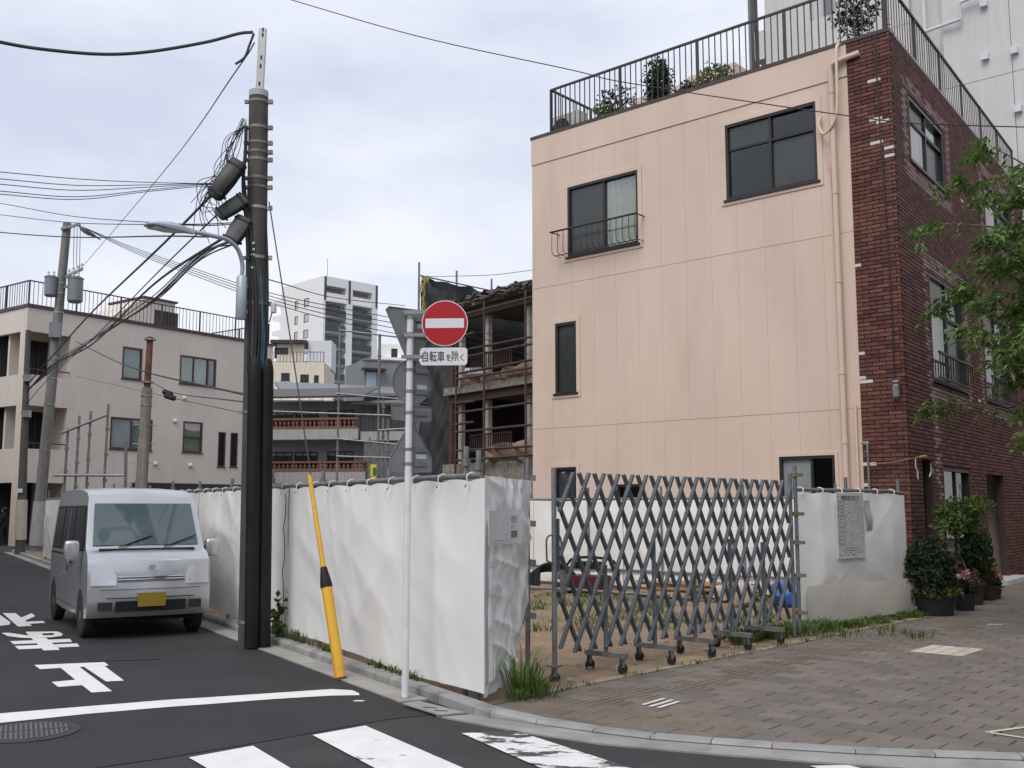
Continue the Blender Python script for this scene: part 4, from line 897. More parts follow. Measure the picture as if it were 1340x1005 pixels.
# ================================================================ FENCES, GATE
def sheet_panel(F, parent, u0, u1, z0, z1, m, seed=0, amp=1.0, ties=.5, z0f=None, z1f=None, name='sheet', bul=.03):
    L_ = u1 - u0; nu = max(24, int(L_ / .035)); nv = 70
    tie = [u0 + .05 + i * ties for i in range(int(L_ / ties) + 1)]
    def fn(a, b):
        u = u0 + L_ * a; zt_ = z1 if z1f is None else z1f(u); zb_ = z0 if z0f is None else z0f(u)
        sag = .0
        dmin = min(abs(u - t_) for t_ in tie); sag = .022 * min(dmin / (ties / 2), 1) ** 2
        z = zb_ + (zt_ - sag - zb_) * b; dz = zt_ - z
        k = bul * math.sin(math.pi * b) * (1 + .8 * noise.noise(Vector((u * .6, z * .5, seed))))
        k += amp * .060 * noise.noise(Vector((u * .55 + z * .5, z * .45 - u * .2, seed + 1)))
        k += amp * .022 * noise.noise(Vector((u * 1.2 - z * 1.1, z * .8 + u * .4, seed + 4)))
        k += amp * .014 * (1 - abs(noise.noise(Vector((u * .9 + z * 1.8, z * .5 - u * .5, seed + 9)))) * 2.2)
        for q_, (cu_, cz_, ph_) in enumerate(((.7, 1.1, 21), (-.9, 1.0, 31), (1.6, .6, 41))):
            rr_ = 1 - 3.2 * abs(noise.noise(Vector((u * cu_ + z * cz_, (z * cu_ - u * cz_) * .15, seed + ph_)))); k += amp * .008 * max(0, rr_) ** 2
        k += amp * .007 * noise.noise(Vector((u * 3.5 + z * 2.0, z * 2.2, seed + 13)))
        k += amp * .012 * math.exp(-dz * 5) * math.cos((u - tie[0]) / ties * 2 * math.pi)
        k *= min(1, 6 * a, 6 * (1 - a)) * .85 + .15
        return Vector((u, k, z))
    return MB(F.M).grid(fn, nu, nv).build(name, m, parent, True)
HF = 1.84
FF = Facade(NR(4.15, 40), -R1)            # street side hoarding; u = 40 - r
def ru(r): return 40 - r
hoard = thing('sheet_hoarding', 'long white sheeting hoarding tied to steel pipes along the side street kerb', 'hoarding', tuple(NR(4.15, 7.3)))
edges = [7.28, 12.0, 16.2, 20.4, 24.6, 28.8, 31.6, 34.2]
for i, (a, b) in enumerate(zip(edges, edges[1:])):
    sheet_panel(FF, hoard, ru(b) + .02, ru(a) - .01 if i else ru(7.25), .11, HF, white_sheet, 3 + i * 11, .85 if i == 0 else 1.0, .52, z0f=lambda u: .10 + .05 * abs(math.sin(u * .7)) * (1 if u < 32 else .8))
top_rail = MB(FF.M).tube([(ru(34.4), -.02, HF + .02), (ru(7.35), -.02, HF + .025)], .0243, 8).build('top_rail', pipe_steel, hoard, True)
MB(FF.M).tube([(ru(34.4), -.06, .6), (ru(7.4), -.06, .6)], .0243, 8).build('lower_rail', pipe_steel, hoard, True)
post_me = MB().tube([(0, 0, 0), (0, 0, 2.02)], .0243, 8).cyl((0, 0, 1.86), (0, 0, 1.92), .04).mesh('post', pipe_steel, True)
r_ = 7.45
for r_, h_ in ((7.5, 1.0), (7.72, 1.02), (9.3, .98), (11.1, 1.0), (12.9, 1.03), (14.7, 1.0), (16.5, 1.0), (18.3, 1.02), (20.1, 1.0), (21.9, 1.0), (23.7, 1.05), (25.5, 1), (27.3, 1), (29, 1), (31.6, 1), (34.2, 1.05)):
    o = place(post_me, 'post', hoard, FF.pt(ru(r_), -.08, 0)); o.scale = (1, 1, h_ * (1.0 if r_ > 8 else 1.03))
tie_m = mat('tie_cord', (.75, .74, .7), .8, var=.1)
for i in range(38):
    u = ru(7.5 + i * .52); z = HF
    MB(FF.M).tube(smoothpts([(u, .03, z - .05), (u + .01, .035, z + .03), (u + .015, -.03, z + .05), (u + .01, -.04, z - .03)], 3), .006, 5).build('tie', tie_m, hoard)
    if i % 3 == 0: MB(FF.M).tube(smoothpts([(u, .035, z - .03), (u - .03, .05, z - .1), (u - .04, .05, z - .17)], 3), .004, 4).build('tie', tie_m, hoard)
for i in range(38): MB(FF.M).lathe((ru(7.5 + i * .52), .045, HF - .06), [(.012, 0), (.012, .004)], 8, (0, 1, 0)).build('eyelet', pipe_steel, hoard)
# laced seam of the first joint
MB(FF.M).tube(smoothpts([(ru(12) + .01 * math.sin(i * 2.1), .05 + .01 * math.sin(i), .15 + i * .085) for i in range(20)], 2), .005, 4).build('lacing', cable_black, hoard)
# corner return with folded wrap
cA = NR(4.15, 7.27); cB = G(688, 880, .05)
FR = Facade((cA.x, cA.y), (cB.x - cA.x, cB.y - cA.y)); LR = (cB - cA).xy.length
ret = thing('corner_sheet', 'white sheet wrapped round the hoarding corner with a taped poster on it', 'sheet', tuple(cA))
def retf(a, b):
    z = .10 + (HF + .02 - .10) * b; squeeze = 1 - .42 * (1 - b) ** 3 - .05 * math.sin(b * 9) ** 2
    u = a * LR * squeeze; k = .03 * noise.noise(Vector((u * 3 + z * 2, z * 2, 40))) + .022 * noise.noise(Vector((u * 6 - z * 5, z * 3, 43))) + .03 * math.sin(z * 11 + a * 5) * a * (1 - a)
    k += .035 * abs(math.sin(z * 5.2 - a * 2.5)) * a
    for cu_, cz_, ph_ in ((2.5, 2.2, 3), (-3, 2, 7), (1, 4, 11)): k += .02 * max(0, 1 - 3 * abs(noise.noise(Vector((u * cu_ + z * cz_, (z * cu_ - u * cz_) * .25, ph_))))) ** 2
    k *= min(1, a * 6)
    return Vector((u - .012 * (1 - a), k + .004, z))
MB(FR.M).grid(retf, 60, 110).build('sheet', white_sheet, ret, True)
def wrapf(a, b):      # flattened spare sheet folded over the corner edge
    z = .22 + 1.3 * b; k = .010 * noise.noise(Vector((a * 3, z * 5, 8))) + .006 * abs(math.sin(z * 4.1))
    return Vector((.02 + a * (.13 + .03 * noise.noise(Vector((0, z * 2, 3)))), .028 + .022 * math.sin(math.pi * a) + k, z))
MB(FR.M).grid(wrapf, 10, 70).build('wrap', white_sheet_bright, ret, True)
for z in (.62, .9, 1.12): MB(FR.M).grid(lambda a, b, z=z: Vector((a * .3, .05 + .02 * math.sin(math.pi * a) + .004 * math.sin(a * 30), z + .05 * b + .02 * a)), 12, 3).build('tape', mat('clear_tape', (.74, .74, .76), .25, var=.05), ret, True)
# poster
paper = mat('poster_paper', (.72, .73, .76), .45, var=.03); ink = mat('ink', (.05, .05, .06), .7); ink_grey = mat('ink_grey', (.26, .26, .28), .7)
pr = (FR.uv(639, 690, .11)[0], FR.uv(682, 690, .11)[0], FR.uv(660, 712, .11)[1], FR.uv(660, 668, .11)[1]); po = thing('poster', 'laminated printed poster with small map and photo taped to the corner sheet', 'poster', tuple(FR.pt(pr[0], .1, pr[2])))
U0, U1, Z0, Z1 = pr; U1 = min(U1, LR - .03)
MB(FR.M).box((U0, .115, Z0), (U1, .112, Z1)).build('sleeve', mat('poster_sleeve', (.66, .65, .60), .3, var=.05), po)
def pp(a, b, o=.117): return (U0 + (U1 - U0) * a, o, Z0 + (Z1 - Z0) * b)
MB(FR.M).box(pp(.1, .12, .1155), pp(.93, .9, .1165)).build('paper', paper, po)
MB(FR.M).box(pp(.64, .16), pp(.84, .38, .1175)).build('photo', mat('poster_photo', (.06, .08, .12), .4, var=.6, scale=14), po)
m_ = MB(FR.M)
for k in range(9): m_.box(pp(.64, .82 - k * .025), pp(.84 - (k % 3) * .02, .832 - k * .025, .1175))
for k in range(4): m_.box(pp(.64, .54 - k * .03), pp(.74, .552 - k * .03, .1175))
random.seed(5)
for k in range(16):
    a, b = random.uniform(.15, .55), random.uniform(.2, .8); m_.box(pp(a, b), pp(a + .025, b + .02, .1175))
m_.box(pp(.15, .125), pp(.42, .137, .1175)); m_.build('print', ink_grey, po)
# gate end post of the hoarding
ep = thing('scaffold_post', 'upright galvanised scaffold pipe with clamps at the end of the corner sheet', 'pole', tuple(cB))
MB().tube([(cB.x + .02, cB.y, .03), (cB.x + .02, cB.y, 2.08)], .0243, 10).build('pipe', pipe_steel, ep, True)
for z in (.55, 1.05, 1.42, 1.86): MB().cyl((cB.x + .02, cB.y, z), (cB.x + .02, cB.y, z + .06), .04).box((cB.x + .03, cB.y - .03, z), (cB.x + .10, cB.y + .03, z + .055)).build('clamp', pipe_steel, ep)
# ---- folding gate
gA = G(726, 890, .05); gB = G(1040, 833, .05)
GD = Vector((gB.x - gA.x, gB.y - gA.y, 0)); GL = GD.length; FGt = Facade((gA.x, gA.y), (GD.x, GD.y))
gate = thing('folding_gate', 'grey steel concertina lattice gate on casters across the lot entrance', 'gate', (gA.x, gA.y, .03))
ZG0, ZG1 = .27, 1.93; NP = 19; PT = GL / NP; SP = 4
def gz(u): return ZG0 + (ZG1 - ZG0) * u / (SP * PT)
barn = 0
for i in range(-SP + 1, NP):
    for sgn in (1, -1):
        ua = (i + (0 if sgn == 1 else -.5)) * PT + .03; ub_ = ua + SP * PT
        a, b = ua, ub_
        c0, c1 = max(a, .06), min(b, GL - .03)
        if c1 - c0 < PT * .8: continue
        if sgn == 1: z0, z1 = gz(c0 - a), gz(c1 - a)
        else: z0, z1 = ZG1 + ZG0 - gz(c0 - a), ZG1 + ZG0 - gz(c1 - a)
        o = .014 if sgn == 1 else -.014
        MB(FGt.M).bar((c0, o, z0), (c1, o, z1), .022, .040, (0, 1, 0)).build('lattice_bar', gate_steel, gate)
m_ = MB(FGt.M); slope = (ZG1 - ZG0) / (SP * PT)
for i in range(-SP, NP + 1):
    for j in range(-SP, NP + 1):
        u = ((ZG1 - ZG0) / slope + (i + j - .5) * PT + .06) / 2; z = ZG0 + slope * (u - i * PT - .03)
        if ZG0 < z < ZG1 and .06 < u < GL - .05: m_.lathe((u, .024, z), [(.011, 0), (.007, .006)], 6, (0, 1, 0))
m_.build('rivets', pipe_steel, gate, kind='stuff')
MB(FGt.M).tube([(0, 0, .13), (0, 0, 1.97)], .024, 10).build('end_post', pipe_steel, gate, True); MB(FGt.M).tube([(GL, 0, .06), (GL, 0, 2.02)], .024, 10).build('end_post', pipe_steel, gate, True)
MB(FGt.M).box((.045, .012, .95), (.065, -.012, 1.5)).build('slider', gate_steel, gate)
MB(FGt.M).tube(smoothpts([(-.1, .0, 1.12), (-.1, .0, 1.32), (0, .0, 1.35), (.09, .0, 1.32), (.09, 0, 1.12), (0, 0, 1.09), (-.1, 0, 1.12)], 4), .009, 6).build('handle', gate_steel, gate)
ch_ = MB(FGt.M)
for k in range(9):
    a = k * .7; ch_.tube(smoothpts([(.0, .03, .98 - k * .006), (.05 + .05 * math.sin(a), .05, 1.0 + .03 * math.cos(a)), (.1 + .03 * math.sin(a * 2), .04, .94 - .02 * k), (.03, .045, .96 - k * .015)], 4), .006, 5)
ch_.build('lock_chain', mat('steel_bright', (.45, .45, .46), .35, .8), gate)
def caster(parent, p, d, hgt=.0):
    """fork and wheel standing at p, rolling along d"""
    d = Vector(d).normalized(); s_ = Vector((-d.y, d.x, 0)); z = Vector((0, 0, 1)); p = Vector(p)
    f = MB(); f.obox(p + z * .145 , d * .03, s_ * .025, z * .006)
    for q in (-1, 1): f.obox(p + z * .105 + s_ * .022 * q - d * .006, d * .016, s_ * .002, z * .042)
    fk = f.build('caster', pipe_steel, parent)
    MB().lathe(p + z * .05 - s_ * .016, [(.02, 0), (.05, .003), (.05, .029), (.02, .032)], 14, tuple(s_)).build('wheel', rubber, fk, True)
zb_ = .04
for n_, (x, y) in enumerate(((799, 880), (862, 868), (913, 858), (958, 849), (1000, 841))):
    p = G(x, y, zb_); u = (p - FGt.A).dot(FGt.d); c_ = FGt.pt(u, 0, 0)
    uo = FGt.n; lg = MB(); lg.obox(c_ + Vector((0, 0, .205)), uo * .25, FGt.d * .024, (0, 0, .024)); base = lg.build('caster_beam', pipe_steel, gate)
    MB().box((c_.x - .02, c_.y - .02, .23), (c_.x + .02, c_.y + .02, (1.05, 1.28, 1.0, 1.25, 1.2)[n_])).build('caster_leg', gate_steel, gate)
    for s_ in (-.2, .2): caster(base, c_ + uo * s_ + Vector((0, 0, zb_)), FGt.d + FGt.n * .3)
caster(gate, FGt.pt(0, 0, .02), (1, .4, 0))
MB(FGt.M).box((-.06, .05, .17), (.06, -.05, .185)).build('caster_plate', pipe_steel, gate)
# right hand posts of the gate with clamps
rp = thing('scaffold_post', 'upright scaffold pipe with brass clamps where gate meets the notice board sheet', 'pole', tuple(FGt.pt(GL + .13, 0, .03)))
pgp = FGt.pt(GL + .13, 0, 0); MB().tube([pgp + Vector((0, 0, .03)), pgp + Vector((0, 0, 2.12))], .0243, 10).build('pipe', pipe_steel, rp, True)
brass = mat('brass_clamp', (.26, .2, .1), .5, .6, var=.3)
for z in (.3, .75, 1.15, 1.5, 1.98): MB().cyl(pgp + Vector((0, 0, z)), pgp + Vector((0, 0, z + .05)), .042).obox(pgp + Vector((.04, -.03, z + .025)), (.05, 0, 0), (0, .02, 0), (0, 0, .02)).build('clamp', brass if z in (1.5, 1.98, .3) else pipe_steel, rp)
# ---- sheet on the right with the planning notice
sA = G(1047, 822, .05); sB = G(1190, 802, .05); sM = sA.lerp(sB, .52) ; bnd = Vector((.10, -.10, 0))
FN = Facade((sA.x, sA.y), (sB.x - sA.x, sB.y - sA.y)); LN = (sB - sA).xy.length
nh = thing('sheet_hoarding', 'short white sheet hoarding carrying the planning notice between gate and brick wall', 'hoarding', tuple(sA))
HN = FN.uv(1120, 645)[1]
def lowf(u): return .18 - .1 * abs(u / LN - .55) * 1.2
sheet_panel(FN, nh, .0, LN, .12, HN, white_sheet, 77, .8, .6, z0f=lambda u: .14 + .05 * math.sin(u * 2.2), bul=.05)
def lowsheet(a, b):
    u = .05 + (LN - .05) * a; z = .10 + .5 * b; return Vector((u, .085 + .010 * math.sin(b * 3) + .016 * noise.noise(Vector((u * 2, z * 2, 5))), z - .02 + .012 * math.sin(u * 2.1) * b))
MB(FN.M).grid(lowsheet, 50, 14).build('lower_sheet', mat('old_sheet', (.68, .66, .60), .6, var=.06, scale=2, dirt=(.4, .39, .36), dirt_amt=.6, dirt_scale=1.2, trans=.1), nh, True)
MB(FN.M).tube([(0, -.03, HN + .03), (LN - .5, -.03, HN + .04), (LN, -.03, HN + .01)], .0243, 8).build('top_rail', pipe_steel, nh, True)
for u in (LN * .48, LN - .02): MB(FN.M).tube([(u, -.08, .02), (u, -.08, HN + .22)], .0243, 8).build('post', pipe_steel, nh, True)
for i in range(6): u = .1 + i * LN / 6; MB(FN.M).tube(smoothpts([(u, .03, HN - .04), (u + .02, .04, HN + .04), (u + .02, -.04, HN + .06), (u, -.05, HN - .02)], 3), .007, 5).build('tie', tie_m, nh)
b0 = FN.rect(1084, 645, 1123, 729); ntb = thing('notice_board', 'grey planning notice board with ruled rows hung on the white sheet', 'notice', tuple(FN.pt(b0[0], .1, b0[2])))
U0, U1, Z0, Z1 = b0
MB(FN.M).box((U0, .115, Z0), (U1, .105, Z1)).build('board', mat('notice_grey', (.60, .61, .62), .5, var=.05), ntb)
def bp_(a, b, o=.1165): return (U0 + (U1 - U0) * a, o, Z0 + (Z1 - Z0) * b)
m_ = MB(FN.M)
rowsz = [.88, .83, .775, .725, .67, .62, .57, .51, .445, .375, .31, .25, .19]
for z in rowsz: m_.box(bp_(.05, z), bp_(.95, z + .004))
for a in (.05, .28, .945): m_.box(bp_(a, .19), bp_(a + .008, .95))
m_.box(bp_(.05, .95), bp_(.95, .954)); m_.build('ruled_lines', ink_grey, ntb)
def text3d(body, F, u, z, o, size, m, parent, name, wscale=1.0, spread=None):
    cu = bpy.data.curves.new(name, 'FONT'); cu.body = body; cu.size = size; cu.offset = size * .012
    ob = bpy.data.objects.new(name, cu); COL.objects.link(ob); bpy.context.view_layer.update()
    me = bpy.data.meshes.new_from_object(ob); bpy.data.objects.remove(ob); me.materials.clear(); me.materials.append(m)
    xs = [v.co.x for v in me.vertices]; w_ = (max(xs) - min(xs)) or 1; k = (spread / w_) if spread else wscale; x0 = min(xs)
    for v in me.vertices: v.co = F.M @ Vector((u + (v.co.x - x0) * k, o, z + v.co.y))
    o_ = bpy.data.objects.new(name, me); COL.objects.link(o_); attach(o_, parent); return o_
text3d('建築計画のお知らせ', FN, U0 + (U1 - U0) * .17, Z0 + (Z1 - Z0) * .895, .1168, .068, ink, ntb, 'title_lettering', spread=(U1 - U0) * .66)
m_ = MB(FN.M); random.seed(9)
for i, z in enumerate(rowsz[:-1]):
    h_ = rowsz[i] - rowsz[i + 1] if i + 1 < len(rowsz) else .05
    zc_ = z - h_ * .62
    for k in range(5):
        if random.random() < .85: m_.box(bp_(.07 + k * .04, zc_), bp_(.07 + k * .04 + .028, zc_ + .018))
    for k in range(9):
        if random.random() < .45: m_.box(bp_(.34 + k * .065, zc_ + .004), bp_(.34 + k * .065 + .04, zc_ + .016))
for k in range(4):
    for j in range(22):
        if random.random() < .8 - k * .08: m_.box(bp_(.06 + j * .04, .15 - k * .035), bp_(.06 + j * .04 + .028, .164 - k * .035))
m_.build('small_print', ink_grey, ntb, kind='stuff')
u_, z_ = FN.uv(1126, 655); MB(FN.M).grid(lambda a, b: Vector((u_ + .0 + a * .16, .07 + .02 * math.sin(b * 5), z_ - .42 + b * .42)), 6, 10).build('plastic_sleeve', mat('clear_sleeve', (.45, .46, .45), .2, var=.1), nh, True)
# ---- sheet fence at the back of the lot
FBk = Facade(FP.pt(-1.6, .75, 0), FP.d); bk = thing('sheet_hoarding', 'white sheet hoarding at the back of the lot below the peach wall', 'hoarding', tuple(FBk.A))
Lb = 9.0; HBk = (FBk.uv(700, 655)[1] + FBk.uv(1010, 653)[1]) / 2
for i in range(4): sheet_panel(FBk, bk, Lb * i / 4 + .01, Lb * (i + 1) / 4 - .01, .42, HBk, white_sheet, 120 + i * 9, .6, .55)
for i in range(4): sheet_panel(FBk, bk, Lb * i / 4 + .01, Lb * (i + 1) / 4 - .01, .12, .40, white_sheet, 160 + i * 9, .4, .55)
MB(FBk.M).tube([(-.1, -.03, HBk + .02), (Lb, -.03, HBk + .02)], .0243, 8).build('top_rail', pipe_steel, bk, True); MB(FBk.M).tube([(-.1, .05, .42), (Lb, .05, .42)], .0243, 8).build('lower_rail', pipe_steel, bk, True)
for i in range(6): u = .3 + i * 1.7; MB(FBk.M).tube([(u, .05, 0), (u, .05, HBk + .25)], .0243, 8).cyl((u, .05, HBk), (u, .05, HBk + .07), .045).build('post', pipe_steel, bk, True)
# side run closing the lot towards the street buildings
hp = FBk.pt(1.9, .3, 1.5); o = MB().tube([hp + FBk.d * (.36 * math.cos(a * .3)) + Vector((0, 0, .36 * math.sin(a * .3))) + FBk.n * (.015 * math.sin(a)) for a in range(22)], .016, 8).tube([hp + FBk.d * (.33 * math.cos(a * .3 + .4)) + Vector((0, 0, .33 * math.sin(a * .3 + .4))) + FBk.n * (.03 + .01 * math.sin(a)) for a in range(20)], .016, 8).build('hose_coil', mat('hose_brown', (.09, .04, .03), .6, var=.2), None, True); tag(o, 'coil of brown hose hanging on the back sheet fence', 'hose')
# ================================================================ SIGN POST, POLES, WIRES
white_pole = mat('white_pole', (.70, .71, .73), .35, var=.04, dirt=(.45, .42, .38), dirt_amt=.3, dirt_scale=6)
sign_red = mat('sign_red', (.42, .012, .022), .35, var=.03); sign_white = mat('sign_white', (.74, .74, .75), .35, var=.02); sign_back = mat('sign_back', (.24, .245, .245), .5, .25, var=.12, scale=3)
band_m = mat('steel_band', (.33, .34, .35), .4, .7, var=.15); label_m = mat('sticker', (.50, .56, .60), .4, var=.1)
sb = G(530, 916); st = D(537, 409, sb.y + .0)
sp_ = thing('sign_post', 'white traffic sign post at the kerb of the side street', 'pole', tuple(sb))
MB().tube([sb, st], .0303, 14).lathe(st, [(.033, -.03), (.033, 0), (.015, .012)], 12).build('pole', white_pole, sp_, True)
MB().lathe(sb + Vector((0, 0, .014)), [(.05, 0), (.045, .012)], 12).build('collar', concrete, sp_)
def lean(z): return sb.lerp(st, z / st.z)
def disc_sign(name, label, c, nrm, parts, group=None):
    t = thing(name, label, 'sign', tuple(c)); return t
# no-entry disc faces the camera street
yv = sb.y - .05; ne_c = D(582, 423, yv); nf = Vector((-.05, -1, 0)).normalized(); FN_ = Facade((ne_c.x, ne_c.y), (-nf.y, nf.x)); 
t = thing('no_entry_sign', 'round red no entry sign with white bar on the white post', 'sign', tuple(ne_c)); R_ = 30.6 / 1340 * yv * 1.01
def disc(F, u, z, r, o0, o1, m, name, parent, n=48): return MB(F.M).lathe((u, o0, z), [(r, 0), (r, o1 - o0)], n, (0, 1, 0)).build(name, m, parent)
disc(FN_, 0, ne_c.z, R_, -.003, .0, sign_back, 'plate', t); disc(FN_, 0, ne_c.z, R_ - .001, .0005, .002, sign_white, 'white_rim', t); disc(FN_, 0, ne_c.z, R_ - .008, .0022, .0032, sign_red, 'red_face', t)
hw = R_ * .83; MB(FN_.M).box((-hw, .0034, ne_c.z - R_ * .205), (hw, .0042, ne_c.z + R_ * .205)).build('white_bar', sign_white, t)
for z in (ne_c.z + .1, ne_c.z - .1): pz = lean(z); MB().obox((pz + Vector((ne_c.x, ne_c.y + .012, z))) / 2 if False else Vector(((pz.x + ne_c.x) / 2, ne_c.y + .012, z)), (abs(ne_c.x - pz.x) / 2 + .05, 0, 0), (0, .006, 0), (0, 0, .016)).build('bracket', band_m, t)
c2 = D(580.5, 466.5, yv); F2 = Facade((c2.x, c2.y), (-nf.y, nf.x)); w2_, h2_ = 63 / 1340 * yv / 2, 23.5 / 1340 * yv / 2
t = thing('supplementary_sign', 'white rounded plate under the no entry disc exempting bicycles', 'sign', tuple(c2))
def rrect(w_, h_, r, n=5):
    out = []
    for cx, cz, a0 in ((w_ - r, h_ - r, 0), (-w_ + r, h_ - r, 90), (-w_ + r, -h_ + r, 180), (w_ - r, -h_ + r, 270)):
        for k in range(n + 1): a = math.radians(a0 + 90 * k / n); out.append((cx + r * math.cos(a), cz + r * math.sin(a)))
    return out
MB(F2.M).prism([(x, .003, c2.z + z) for x, z in rrect(w2_, h2_, .03)], (0, -.006, 0)).build('plate', sign_white, t)
lw = w2_ * 1.76
text3d('自転車', F2, -w2_ * .89, c2.z - h2_ * .50, .0045, h2_ * 1.32, ink, t, 'lettering', spread=lw * .53)
text3d('を', F2, -w2_ * .89 + lw * .565, c2.z - h2_ * .46, .0045, h2_ * .9, ink, t, 'lettering', spread=lw * .12)
text3d('除', F2, -w2_ * .89 + lw * .70, c2.z - h2_ * .50, .0045, h2_ * 1.32, ink, t, 'lettering', spread=lw * .165)
text3d('く', F2, -w2_ * .89 + lw * .905, c2.z - h2_ * .46, .0045, h2_ * .9, ink, t, 'lettering', spread=lw * .085)
pz = lean(c2.z); MB().obox(((pz.x + c2.x) / 2 - .03, c2.y + .012, c2.z), (abs(c2.x - pz.x) / 2 + .04, 0, 0), (0, .006, 0), (0, 0, .016)).build('bracket', band_m, t)
# signs facing up the side street: their backs show
BDIR = Vector((.80, .60, 0)); FBS = Facade((sb.x + BDIR.y * .035, sb.y + .045), (BDIR.x, BDIR.y)); 
def back_sign(name, label, poly, clamps, stickers):
    t = thing(name, label, 'sign', tuple(FBS.pt(0, 0, min(p[1] for p in poly))))
    MB(FBS.M).prism([(x, 0.0, z) for x, z in poly], (0, -.003, 0)).build('plate', sign_back, t)
    m = MB(FBS.M); k = len(poly)
    for i in range(k): a, b = poly[i], poly[(i + 1) % k]; m.bar((a[0], .002, a[1]), (b[0], .002, b[1]), .008, .008, (0, 1, 0))
    m.build('rim', band_m, t)
    for z in clamps:
        MB(FBS.M).box((.03, .012, z - .018), (.16, .001, z + .018)).build('rail', band_m, t)
        p = lean(z); MB().lathe(p, [(.034, -.013), (.034, .013)], 12).build('clamp', band_m, t)
    for z in stickers: MB(FBS.M).box((.05, .003, z - .02), (.155, .0015, z + .02)).build('sticker', label_m, t)
    return t
def zat(y): return D(540, y, sb.y).z
s60 = .30
zT = zat(404); zTip = zat(480)
back_sign('stop_sign', 'grey back of a down pointing triangle sign at the top of the white post', [(-.24, zT), (-.27, zT - .03), (-.02, zTip), (.02, zTip), (.27, zT - .03), (.24, zT)], [zat(416), zat(437)], [zat(425)])
cz = zat(499); R3 = (zat(470) - zat(528)) / 2
back_sign('round_sign', 'grey back of a round sign below the no entry disc', [(R3 * math.cos(a * math.pi / 18), cz + R3 * math.sin(a * math.pi / 18)) for a in range(36)], [zat(484), zat(512)], [zat(505)])
zc_ = zat(540); back_sign('plate_sign', 'grey back of a small rectangular plate below the round sign', [(x, zc_ + z) for x, z in rrect(.20, .065, .02)], [zat(540)], [])
zA, zB = zat(549), zat(617); back_sign('crossing_sign', 'grey back of a house shaped sign lowest on the white post', [(-.205, zB), (.205, zB), (.215, zB + .015), (.205, zB + .13), (.0, zA), (-.205, zB + .13), (-.215, zB + .015)], [zat(588), zat(607)], [zat(597)])
# ---- main utility pole
pb = Vector((-3.0, 12.06, 0)); ptp = D(338.5, 126, 12.06); lp = lambda z: pb.lerp(ptp, z / ptp.z)
up_t = thing('utility_pole', 'tall dark concrete utility pole loaded with cable boxes beside the white sheeting', 'pole', tuple(pb))
MB().tube([lp(z) for z in (0, 1, 2, 3, 4, 5, 6, 6.62)], [.150 - .036 * z / 6.62 for z in (0, 1, 2, 3, 4, 5, 6, 6.62)], 20).build('shaft', pole_concrete, up_t, True)
MB().lathe(lp(6.60), [(.118, 0), (.118, .075), (.108, .085)], 16).build('cap', mat('cap_grey', (.4, .42, .45), .6), up_t, True)
tt = D(344, 38, 12.06); MB().bar(lp(6.4), tt, .09, .05, (0, 1, 0)).build('top_channel', mat('galv_pale', (.42, .43, .44), .5, .4, var=.15), up_t)
m_ = MB()
for k in (0, 2, 3, 5.6, 6.2): p = lp(6.7).lerp(tt, k / 7); m_.obox(p + Vector((.012, -.03, .07)), (.009, 0, 0), (0, .003, 0), (0, 0, .022))
m_.build('channel_slots', black_plastic, up_t)
old_band = mat('band_weathered', (.20, .19, .17), .6, .4, var=.3)
for y, m2 in ((136, old_band), (170, old_band), (190, old_band), (202, old_band), (212, old_band), (236, old_band), (248, old_band), (275, band_m), (340, band_m), (400, old_band), (542, band_m), (815, band_m)):
    z = D(335, y, 12.06).z; r_ = .155 - .036 * z / 6.62; MB().lathe(lp(z), [(r_, 0), (r_, .035)], 18).obox(lp(z) + Vector((r_ + .03, -.02, .018)), (.03, 0, 0), (0, .02, 0), (0, 0, .025)).obox(lp(z) + Vector((-r_ - .02, -.02, .018)), (.025, 0, 0), (0, .02, 0), (0, 0, .02)).build('band', m2, up_t)
for dx, dy, zt_, rr in ((.03, -.11, D(335, 470, 11.9).z, .085), (.155, -.04, D(345, 472, 11.9).z, .075)):
    MB().tube([lp(z) + Vector((dx, dy, 0)) for z in (.02, 1.5, 3.0, zt_ - .1, zt_, zt_ + .04)], [rr, rr, rr, rr, rr * .8, .04], 14).build('cable_guard', black_plastic, up_t, True)
for dx, dy, z0, z1, m2, r_ in ((.02, -.13, 3.2, 5.1, cable_black, .028), (-.05, -.125, 3.2, 5.6, cable_black, .02), (.09, -.10, 3.2, 5.0, cable_blue, .012), (.11, -.09, 3.2, 4.4, cable_blue, .010), (.14, -.05, 3.2, 5.9, cable_black, .012), (.06, -.125, 3.2, 4.6, cable_black, .016)):
    MB().tube(smoothpts([lp(z0) + Vector((dx, dy, 0)), lp((z0 * 2 + z1) / 3) + Vector((dx + .015, dy, 0)), lp((z0 + 2 * z1) / 3) + Vector((dx - .02, dy + .01, 0)), lp(z1) + Vector((dx - .1, dy + .01, 0)), lp(z1 + .1) + Vector((dx - .16, dy + .05, -.03))], 5), r_, 7).build('riser_cable', m2, up_t, True)
